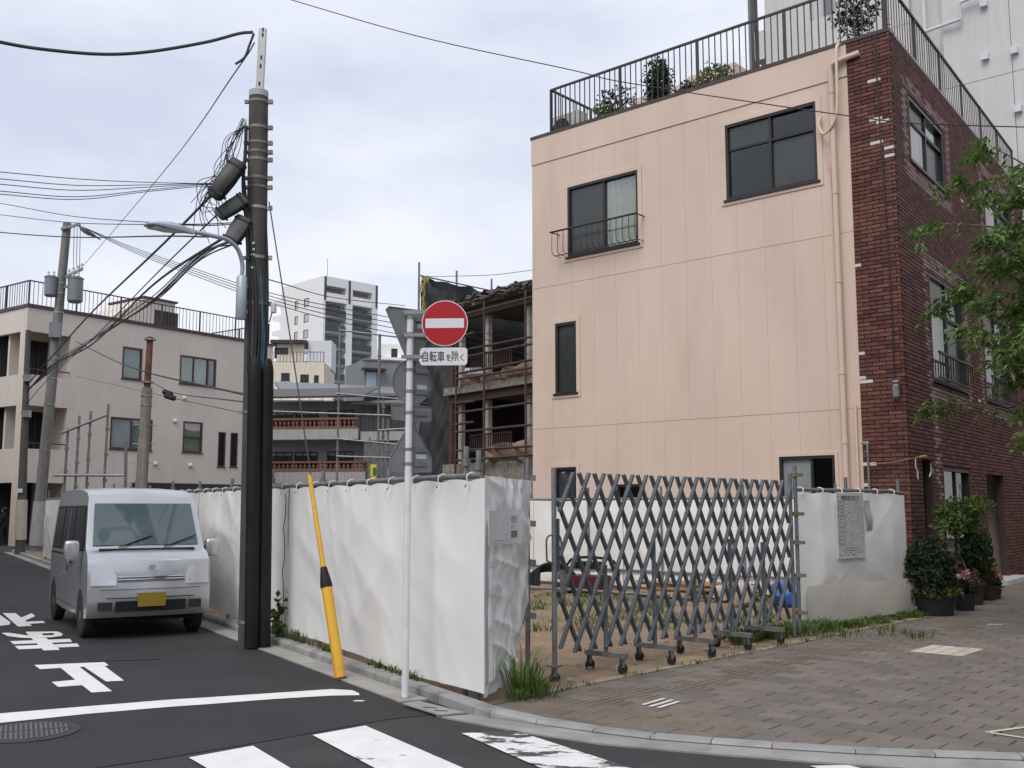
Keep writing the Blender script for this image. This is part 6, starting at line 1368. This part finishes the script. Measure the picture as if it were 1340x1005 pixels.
# --- street tree, trunk just outside the view on the right
random.seed(21)
tb = Vector((7.35, 12.7, .02)); tr = thing('street_tree', 'leafy broad crowned street tree overhanging the pavement before the brick front', 'tree', tuple(tb))
MB().tube([tb, tb + Vector((-.03, 0, 1.2)), tb + Vector((-.1, .02, 2.4)), tb + Vector((-.12, 0, 3.6)), tb + Vector((-.05, .05, 5.2))], [.16, .13, .115, .09, .05], 12).build('trunk', bark, tr, True)
lv = MB(); br = MB()
tips = []
def branch(p0, p1, r0):
    mid = p0.lerp(p1, .5) + Vector((0, 0, .16)) + rvec() * .08; pts = smoothpts([p0, mid, p1], 5); br.tube(pts, [r0 * (1 - .85 * i / (len(pts) - 1)) for i in range(len(pts))], 6)
    return pts
def spray(p, d, n_):
    for j in range(n_):
        t_ = random.random(); q = p + d * (t_ * .42) + rvec() * .06 + Vector((0, 0, -.10 * t_ * t_))
        side = Vector((-d.y, d.x, 0)) * random.choice((-1, 1)); dd = (d * .5 + side * random.uniform(.2, .9) + Vector((0, 0, random.uniform(-.75, .05)))).normalized()
        leaf(lv, q, dd, (Vector((0, 0, 1)) + rvec() * .55).normalized(), random.uniform(.07, .14), random.uniform(.018, .030))
targets = [(1243, 238, 12.5), (1268, 225, 12.7), (1300, 215, 12.4), (1330, 218, 12.9), (1232, 318, 12.2), (1262, 300, 12.6), (1225, 345, 12.3), (1212, 432, 12.0), (1236, 398, 12.3), (1258, 392, 12.5), (1250, 440, 12.2), (1240, 478, 12.2), (1262, 500, 12.1), (1290, 470, 12.4), (1290, 300, 12.6), (1320, 330, 12.3), (1290, 380, 12.2), (1322, 420, 12.5), (1316, 260, 12.6), (1300, 520, 12.2), (1330, 490, 12.3), (1300, 560, 12.3), (1278, 572, 12.1), (1320, 585, 12.4), (1340, 550, 12.2), (1335, 380, 12.6), (1275, 420, 12.7), (1308, 450, 12.0), (1278, 345, 12.2), (1345, 270, 12.4), (1262, 262, 12.6), (1316, 300, 12.2), (1330, 450, 12.1), (1270, 535, 12.3), (1345, 330, 12.5), (1290, 255, 12.3), (1240, 300, 12.5), (1272, 470, 12.4), (1345, 600, 12.5), (1328, 540, 12.3), (1305, 490, 12.5), (1250, 330, 12.4)]
for x, y, Y in targets: tips.append(D(x + 92 - 18 * (x < 1240), y, Y + random.uniform(-.3, .4)))
for i in range(46):        # the rest of the crown, out of the frame
    a = random.uniform(-1.9, 2.4); rr = random.uniform(.6, 2.3); tips.append(tb + Vector((rr * math.cos(a), rr * math.sin(a) * .9, random.uniform(2.5, 6.6))))
for tp2 in tips:
    zb_ = min(max(tp2.z - .9, 1.9), 5.0); p0 = tb.lerp(tb + Vector((-.12, 0, 3.6)), zb_ / 3.6) if zb_ < 3.6 else tb + Vector((-.1, .03, zb_))
    pts = branch(p0, tp2, .03)
    for q in pts[4::2]:
        dd = (tp2 - p0); dd.z *= .2; dd = (dd.normalized() + rvec() * .7); dd.z *= .3; spray(q, dd.normalized(), 17)
    for k in range(5):
        dd = (tp2 - p0); dd.z = 0; dd = (dd.normalized() + rvec() * 1.1); dd.z = random.uniform(-.3, .15); spray(tp2 + rvec() * .12, dd.normalized(), 26)
br.build('branches', bark, tr, True); lv.build('crown', leaf_g, tr)
# --- pots by the entrance
pot_dark = mat('pot_dark', (.02, .022, .028), .6, var=.2); pot_terra = mat('pot_brown', (.045, .028, .022), .8, var=.2)  # brown pot colour darkened to carry the entrance shade
def pot(name_label, px, py, r, h, mpot, cat='potted plant', group=None, zg=.03):
    p = G(px, py, zg); p.y += r * .8; t = thing('potted_plant', name_label, cat, (p.x, p.y, zg), group)
    MB().lathe((p.x, p.y, zg), [(r * .78, 0), (r, h * .9), (r * 1.06, h * .92), (r * 1.06, h), (r * .95, h), (r * .9, h * .88)], 18).build('pot', mpot, t, True); return t, Vector((p.x, p.y, zg + h))
t, c_ = pot('wide bushy dark green shrub in a black tub at the end of the sheet', 1234, 807, .30, .30, pot_dark)
shrub_mesh(c_ + Vector((-.12, .1, .36)), (.46, .42, .40), 1200, .07, .022, 3).build('foliage', leaf_d, t); shrub_mesh(c_ + Vector((.02, -.08, .03)), (.30, .2, .06), 160, .06, .02, 4).build('ground_leaves', leaf_y, t)
MB().tube([c_, c_ + Vector((-.05, .05, .6))], [.03, .015], 6).build('stem', bark, t)
t, c_ = pot('tall loose shrub on thin stems in a brown pot before the pillar', 1278, 792, .22, .34, pot_terra)
shrub_mesh(c_ + Vector((-.1, .2, 1.05)), (.36, .32, .30), 300, .10, .026, 6, .4).build('foliage', leaf_g, t); shrub_mesh(c_ + Vector((.25, .1, 1.25)), (.22, .2, .13), 90, .10, .024, 7, .3).build('foliage', leaf_y, t); shrub_mesh(c_ + Vector((.1, .1, .55)), (.25, .22, .32), 260, .09, .024, 8, .4).build('foliage', leaf_d, t)
MB().tube(smoothpts([c_, c_ + Vector((-.12, .1, .6)), c_ + Vector((.05, .2, .8)), c_ + Vector((-.1, .2, 1.2))], 4), [.018] * 12 + [.01], 6).build('stem', bark, t)
t, c_ = pot('small pink flowering plant in a dark pot beside the black tub', 1268, 800, .17, .26, pot_dark)
shrub_mesh(c_ + Vector((0, 0, .12)), (.2, .2, .16), 200, .06, .02, 9, .3).build('foliage', leaf_d, t)
pink_fl = mat('pink_petal', (.62, .36, .33), .6, rnd=.2, trans=.3)
for k, (dx, dz) in enumerate(((-.08, .26), (.03, .22), (.07, .15), (.0, .3))): shrub_mesh(c_ + Vector((dx, -.12, dz)), (.05, .04, .04), 24, .045, .022, 30 + k, .2).build('flower', pink_fl, t)
t, c_ = pot('slim green conifer in a pot beside the glass door', 1298, 786, .15, .24, pot_terra)
shrub_mesh(c_ + Vector((0, .05, .42)), (.15, .15, .48), 700, .05, .012, 12, .5, .8).build('foliage', leafmat('conifer_green', (.06, .11, .02)), t)
t, c_ = pot('pot of red pink flowers on the low wire stand by the door', 1306, 784, .10, .16, pot_terra)
shrub_mesh(c_ + Vector((0, 0, .22)), (.1, .1, .07), 70, .05, .02, 14, .2).build('flower', mat('red_petal', (.5, .16, .14), .6, rnd=.2, trans=.3), t); shrub_mesh(c_ + Vector((0, 0, .1)), (.14, .12, .1), 90, .06, .02, 15, .2).build('foliage', leaf_d, t)
MB().tube([c_ + Vector((0, 0, -.15)), c_ + Vector((0, 0, .2))], .008, 5).build('stem', bark, t)
# --- weeds
def blades(mb, c, n_, h, spread, seed, wd=.006):
    random.seed(seed); c = Vector(c)
    for i in range(n_):
        a = random.uniform(0, 6.283); r_ = spread * random.random() ** .7; p = c + Vector((math.cos(a) * r_, math.sin(a) * r_, 0)); hh = h * random.uniform(.35, 1.1); d = Vector((math.cos(a), math.sin(a), 0)) * random.uniform(.15, 1.15) * hh; s_ = Vector((-math.sin(a), math.cos(a), 0)) * wd * random.uniform(.7, 1.5)
        m1 = p + d * .35 + Vector((0, 0, hh * .65)); q = p + d + Vector((0, 0, hh * random.uniform(.65, 1.0)))
        mb.add([p - s_, p + s_, m1 + s_ * .8, m1 - s_ * .8, q], [(0, 1, 2, 3), (3, 2, 4)])
wc = G(690, 912, .04); m_ = MB(); blades(m_, wc + Vector((-.03, .14, 0)), 95, .42, .13, 1, .007); blades(m_, wc + Vector((.1, .06, 0)), 90, .24, .17, 2); blades(m_, wc + Vector((-.08, -.1, 0)), 70, .10, .10, 3)
o = m_.build('weed_clump', leafmat('weed_blade', (.12, .19, .05), .35), None); tag(o, 'clump of tall green weeds at the corner of the white sheet', 'weeds')
m_ = MB(); random.seed(3)
for i in range(220):       # strip between notice sheet and pavement, and about the last casters
    a = random.random(); p = G(960, 845, .04).lerp(sB + Vector((.2, -.3, 0)), a) + Vector((random.uniform(-.1, .1), random.uniform(-.05, .55), 0)); p.z = .04
    blades(m_, p, 16, .17 if a < .45 else .10, .10, i + 50)
for i in range(120):       # along the edging and in the lot
    a = random.random(); p = bx + EDGE_D * (a * 6.2) - EDGE_N * random.uniform(-.02, .05); p.z = .035
    if random.random() < .5: blades(m_, p, 7, .05, .06, i + 400, .004)
for i in range(420):
    p = Vector((random.uniform(-.3, 5.2), 0, .05)); p.y = 13.2 + random.random() ** 1.0 * 6.0 + (p.x * .25 if p.x < 2 else 0); p.y -= p.x * .15
    k = noise.noise(Vector((p.x * .8, p.y * .6, 4)))
    if k > -.05: blades(m_, Vector((p.x, p.y, lotz(p.x, p.y))), 12, .12, .14, i + 700, .006)
for i in range(60):        # kerb back
    r_ = random.choice((8.6, 10.6, 11.4, 11.8, 12.1, 9.2)) + random.gauss(0, .15); blades(m_, NR(4.11, r_, .08), 8, .10 if r_ < 11 else .17, .04, i + 1300, .005)
o = m_.build('grass', grass_m, None); o['kind'] = 'stuff'; o['label'] = 'scattered grass and weeds on the bare soil'
# stones and rubble scattered over the lot
m_ = MB(); random.seed(77)
for i in range(900):
    p = bx + EDGE_D * random.uniform(-.3, 7.5) - EDGE_N * (random.random() ** 1.3 * 8 + .15); r_ = random.uniform(.006, .03) * (p.dot(N1) > 4.35) * (1 if random.random() < .93 else 2.2); z = lotz(p.x, p.y)
    if r_ == 0: continue
    v = [Vector((p.x, p.y, z)) + Vector((math.cos(a + i) * r_ * random.uniform(.7, 1.2), math.sin(a + i) * r_ * random.uniform(.7, 1.2), random.uniform(-.2, .3) * r_)) for a in (0, 1.26, 2.5, 3.77, 5.0)] + [Vector((p.x, p.y, z + r_ * random.uniform(.5, .9)))]
    m_.add(v, [(0, 1, 5), (1, 2, 5), (2, 3, 5), (3, 4, 5), (4, 0, 5)])
o = m_.build('gravel', mat('gravel_stone', (.26, .20, .145), .9, var=.2, rnd=.45), None); o['kind'] = 'stuff'; o['label'] = 'loose stones and rubble on the bare soil'
# climbing weed at the sheet seam
m_ = shrub_mesh(NR(4.05, 12.0, .36), (.05, .05, .26), 26, .09, .035, 61, .1); o = m_.build('climbing_weed', leafmat('weed_blade', (.075, .15, .03)), None); tag(o, 'small leafy weed climbing the sheet seam behind the utility pole', 'weeds')
# --- greenery on the roof
for i, (px, py, rx, rz_, n_, mt, lab) in enumerate(((862, 110, .30, .62, 900, leaf_d, 'tall dark evergreen in a tub on the roof terrace'), (937, 101, .42, .25, 320, leaf_y, 'yellow green low bush on the roof terrace'), (905, 118, .3, .15, 160, leaf_d, 'low dark bush beside the tall evergreen on the roof'), (808, 132, .45, .3, 200, leaf_d, 'sparse pot plant near the air conditioner on the roof'), (790, 146, .25, .15, 140, leaf_g, 'small green plant next to the roof air conditioner'), (1122, 18, .45, .55, 420, leaf_d, 'airy shrub on the roof at the brick corner'))):
    u, z = FP.uv(px, py, -.9); b_ = FP.pt(u, -.9, HT - .15); t = thing('potted_plant', lab, 'potted plant', tuple(b_))
    MB().lathe(b_, [(.14, 0), (.18, .3), (.19, .32)], 12).build('pot', pot_terra, t, True); MB().tube([b_ + Vector((0, 0, .25)), Vector((b_.x, b_.y, z))], .018, 6).build('stem', bark, t)
    shrub_mesh(Vector((b_.x, b_.y, max(z, HT + .3))), (rx, rx, rz_), n_, .08, .02, 70 + i, .25, .6).build('foliage', mt, t)
# roof air conditioner
u = FP.uv(742, 160, -.9)[0]; zk = FP.uv(742, 151, -.9)[1] - HT - .52; t = thing('air_conditioner', 'white outdoor air conditioner with round fan on the roof corner', 'air conditioner', tuple(FP.pt(u, -.9, HT - .15)))
MB(FP.M).box((u - .4, -.8, HT - .1 + zk), (u + .42, -1.1, HT + .52 + zk)).build('casing', mat('ac_casing', (.45, .45, .43), .6, var=.08), t); MB(FP.M).lathe((u - .1, -.8, HT + .2 + zk), [(.24, 0), (.24, .015), (.06, .02)], 24, (0, 1, 0)).build('fan_grille', black_plastic, t)
for k in (-.3, .3): MB(FP.M).box((u + k - .05, -.78, HT - .15), (u + k + .05, -1.12, HT - .1 + zk)).build('foot', black_plastic, t)
# ================================================================ ROPE AND PAPER STREAMERS AT THE BRICK CORNER
straw = mat('straw_rope', (.35, .22, .11), .9, var=.2); r0 = FP.pt(FP.uv(1145, 607)[0], .08, FP.uv(1145, 607)[1]); r1 = CB + Vector((-.02, -.08, 0)); r1.z = FP.uv(1187, 601)[1]; u, z = FB.uv(1212, 597, .08); r2 = FB.pt(u, .08, z); u, z = FB.uv(1230, 610, .05); r3 = FB.pt(u, .05, z)
t = thing('straw_rope', 'twisted straw rope with white paper streamers strung round the brick corner', 'rope', tuple(r0))
MB().tube(smoothpts([r0, r0.lerp(r1, .5) - Vector((0, 0, .02)), r1, r1.lerp(r2, .5), r2], 5), [.008] * 14 + [.012] * 3 + [.03] * 3 + [.02], 7).build('rope', straw, t, True); MB().tube(smoothpts([r2, r2.lerp(r3, .5) - Vector((0, 0, .04)), r3], 5), .006, 5).build('rope', straw, t, True)
def shide(px, py, sgn):
    u, z = FB.uv(px, py, .09); m = MB(FB.M); x = u
    m.bar((u, .09, z + .03), (u, .09, z - .06), .014, .003); z -= .04
    for k in range(3): m.prism([(x - .045, .09 + .012 * k, z), (x + .045, .09 + .012 * k, z - .03), (x + .05, .09 + .012 * k, z - .11), (x - .04, .09 + .012 * k, z - .08)], (0, .002, 0)); x += .04 * sgn * (-1) ** k; z -= .085
    m.build('paper_streamer', white_sheet_bright, t)
shide(1198, 603, 1)
u, z = FB.uv(1218, 606, .06); MB(FB.M).bar((u, .06, z), (u, .06, z - .16), .012, .004).bar((u, .06, z - .15), (u - .13, .06, z - .24), .02, .004).bar((u, .06, z - .15), (u + .1, .06, z - .23), .02, .004).bar((u + .02, .07, z - .10), (u + .12, .07, z - .18), .05, .004).build('paper_streamer', white_sheet_bright, t)
# ================================================================ THINGS LEFT IN THE LOT
wood = mat('timber', (.33, .22, .12), .85, var=.2, scale=3, rnd=.35, stretch=(1, 1, 4)); random.seed(17)
uA, uB = FBk.uv(842, 700, .8)[0], FBk.uv(985, 700, .8)[0]
wp = thing('timber_stack', 'stack of loose timber boards lying on the soil before the back fence', 'timber', tuple(FBk.pt(4.5, .8, .1)))
for k in range(34):
    u = random.uniform(uA, uA + 1.0); o_ = .45 + random.random() * .8; z = .10 + (k // 6) * .045; L_ = random.uniform(1.3, uB - u); a = random.uniform(-.08, .08)
    MB(FBk.M).obox((u + L_ / 2, o_, z), (L_ / 2, a * L_ / 2, random.uniform(-.02, .02)), (0, random.uniform(.04, .09), 0), (0, 0, .015)).build('board', wood, wp)
pipe_g = MB(FBk.M).tube([(.6, 1.5, .14), (7.0, 1.45, .12)], .025, 8).build('loose_pipe', pipe_steel, None, True); tag(pipe_g, 'loose steel pipe lying on the soil before the timber', 'pipe')
pipe_g = MB(FBk.M).tube([(2.4, 1.9, .16), (6.6, 1.7, .16)], .025, 8).build('loose_pipe', pipe_steel, None, True); tag(pipe_g, 'second loose pipe lying nearer the gate in the grass', 'pipe')
uT = FBk.uv(1030, 700, 1.1)[0]; tarp = blob(FBk.pt(uT, 1.1, .24), (.26, .26, .20), 91).build('blue_tarp', mat('tarp_blue', (.025, .10, .36), .45, var=.15, scale=5, bump=.6, bscale=12), None, True); tag(tarp, 'bundled bright blue tarpaulin beside the gate end', 'tarpaulin')
for k, (u, o_, s_) in enumerate(((uT - .75, 1.2, .16), (uT - .5, 1.7, .18), (uT - 1.1, 1.3, .13))):
    q = blob(FBk.pt(u, o_, .1 + s_ * .8), (s_, s_ * .8, s_), 95 + k).build('sandbag', mat('sandbag', (.42, .36, .29), .9, var=.15), None, True); tag(q, 'small pale bag slumped between timber stack and blue tarpaulin', 'bag', 'pale bags by the tarpaulin')
uM = FBk.uv(768, 700, .9)[0] - 2.0
rm = thing('generator', 'small red and black machine lying at the back left of the lot', 'machine', tuple(FBk.pt(uM + 2, .9, .05)))
FM_ = Facade(FBk.pt(uM, 0, 0), FBk.d)
MB(FM_.M).box((1.65, .7, .1), (2.4, 1.2, .36)).build('casing', mat('machine_red', (.10, .012, .014), .4, var=.2), rm); MB(FM_.M).tube(smoothpts([(1.4, .75, .1), (1.5, .75, .62), (2.5, .75, .62), (2.6, .75, .1)], 4), .025, 8).build('frame', black_plastic, rm, True); MB(FM_.M).box((1.7, .65, .48), (2.2, 1.0, .6)).build('engine', black_plastic, rm)
for x in (1.6, 2.4): MB(FM_.M).lathe((x, 1.2, .12), [(.1, 0), (.1, .08)], 14, (0, 1, 0)).build('wheel', rubber, rm)
uH = FBk.uv(722, 700, 1.2)[0] - .8; FM2 = Facade(FBk.pt(uH, 0, 0), FBk.d)
hb = MB()
for k in range(6): hb.tube(smoothpts([FM2.pt(.2 + .07 * k, 1.3, .1), FM2.pt(.3 + .05 * k, 1.2, .35 + .03 * k), FM2.pt(.8 + .05 * k, 1.1, .42 + .02 * k), FM2.pt(1.3, 1.2 - .04 * k, .15), FM2.pt(1.35, 1.4, .08)], 5), .035, 7)
o = hb.build('hose_bundle', black_plastic, None, True); tag(o, 'bundle of thick black hoses on the soil beside the red machine', 'hose')
# ================================================================ PERSON at the far corner
pp_ = G(4, 714); person = None
bm = bmesh.new(); sk = bm.verts.layers.skin.verify(); J = {}
def jv(n_, co, r_): v = bm.verts.new(Vector(co)); v[sk].radius = (r_, r_ * .85); J[n_] = v
for n_, co, r_ in (('pel', (0, 0, .86), .15), ('wst', (0, 0, 1.02), .14), ('chs', (0, .0, 1.22), .16), ('nek', (0, 0, 1.37), .06), ('hd0', (.01, 0, 1.43), .08), ('hd1', (.015, 0, 1.53), .085), ('shl', (0, .17, 1.29), .07), ('ell', (.03, .22, 1.04), .05), ('hal', (.10, .20, .83), .04), ('shr', (0, -.17, 1.29), .07), ('elr', (.03, -.22, 1.04), .05), ('har', (.12, -.18, .85), .04), ('hpl', (0, .09, .80), .11), ('knl', (.05, .10, .46), .075), ('anl', (-.05, .10, .09), .05), ('fol', (.10, .10, .04), .04), ('hpr', (0, -.09, .80), .11), ('knr', (-.02, -.10, .46), .075), ('anr', (-.16, -.10, .10), .05), ('for', (-.02, -.10, .04), .04)): jv(n_, co, r_)
for a, b in (('pel', 'wst'), ('wst', 'chs'), ('chs', 'nek'), ('nek', 'hd0'), ('hd0', 'hd1'), ('chs', 'shl'), ('shl', 'ell'), ('ell', 'hal'), ('chs', 'shr'), ('shr', 'elr'), ('elr', 'har'), ('pel', 'hpl'), ('hpl', 'knl'), ('knl', 'anl'), ('anl', 'fol'), ('pel', 'hpr'), ('hpr', 'knr'), ('knr', 'anr'), ('anr', 'for')): bm.edges.new((J[a], J[b]))
J['pel'][sk].use_root = True
me = bpy.data.meshes.new('person_body'); bm.to_mesh(me); bm.free(); me.materials.append(mat('dark_clothes', (.014, .014, .017), .9, var=.2))
pt_ = thing('person', 'person in dark clothes walking by the thin pole at the far corner', 'person', tuple(pp_), local=True, rotz=math.pi)
bo = bpy.data.objects.new('body', me); COL.objects.link(bo); bo.parent = pt_; md = bo.modifiers.new('skin', 'SKIN'); md.use_smooth_shade = True; ms_ = bo.modifiers.new('sub', 'SUBSURF'); ms_.levels = 1; ms_.render_levels = 1
blob((-.01, 0, 1.53), (.10, .09, .10), 5).build('hair', mat('hair_black', (.01, .009, .009), .6), pt_, True); blob((.075, 0, 1.48), (.04, .06, .06), 6).build('face', mat('face_mask', (.55, .5, .48), .7), pt_, True)
# tree at the far left edge behind the block
ft = D(-6, 560, 58); ft.z = 0; t = thing('street_tree', 'dark green tree showing at the far left behind the pinkish block', 'tree', tuple(ft)); MB().tube([ft, ft + Vector((0, 0, 4))], [.15, .08], 8).build('trunk', bark, t); shrub_mesh(ft + Vector((0, 0, 6)), (1.6, 1.6, 2.6), 900, .3, .1, 88, .3).build('crown', leaf_d, t)
# scrap of paper on the road
lt = G(470, 917, .006); o = MB().obox(lt, (.04, -.004, 0), (.008, .02, 0), (0, 0, .002)).build('paper_scrap', white_sheet_bright, None); tag(o, 'small white scrap of paper on asphalt near the stop line', 'litter')

# ================================================================ ADDED UNSEEN HOUSES (outside the frame; placed for reflections in glass and paint)
def plain_block(label, A, d, L_, Dp, H_, col, seed):
    F = Facade((A.x, A.y), (d.x, d.y)); t = thing('unseen_house', label, 'building', tuple(F.A)); m = mat('render_' + str(seed), col, .85, var=.06, streak=.1); random.seed(seed); hol = []
    for k in range(int(H_ / 2.9)):
        u = 1.0
        while u < L_ - 2.2: w_ = random.choice((.9, 1.6, 1.8)); hol.append((u, u + w_, k * 2.9 + .9, k * 2.9 + 2.2)); u += w_ + random.uniform(.9, 2.2) * (1 if L_ < 40 else 2.5)
    MB(F.M).holed(0, L_, 0, H_, hol, .2).build('wall', m, t); gut_box(F, L_, Dp, H_, m, t)
    for r_ in hol: window(F, t, r_, (.5,), box=False, panes=[glass_dark])
    MB(F.M).box((-.05, .08, H_ + .002), (L_ + .05, -.25, H_ + .12)).build('coping', rail_brown, t)
plain_block('unseen brown rendered house added on the opposite side of the narrow street', NR(-1.9, 13.5), R1, 8, 7, 5.6, (.20, .17, .15), 301)
plain_block('unseen grey rendered house added next to the brown one across the narrow street', NR(-2.1, 22), R1, 48, 7, 8.6, (.26, .26, .27), 302)
plain_block('unseen dark house added across the wide street from the brick front', EDGE_P + Q2 * 15 + S2 * 104, -S2, 104, 8, 10.5, (.16, .13, .12), 303)
plain_block('unseen beige house added on the near side of the crossing', Vector((13, -10, 0)), Vector((-1, 0, 0)), 24, 8, 8.0, (.38, .34, .29), 304)
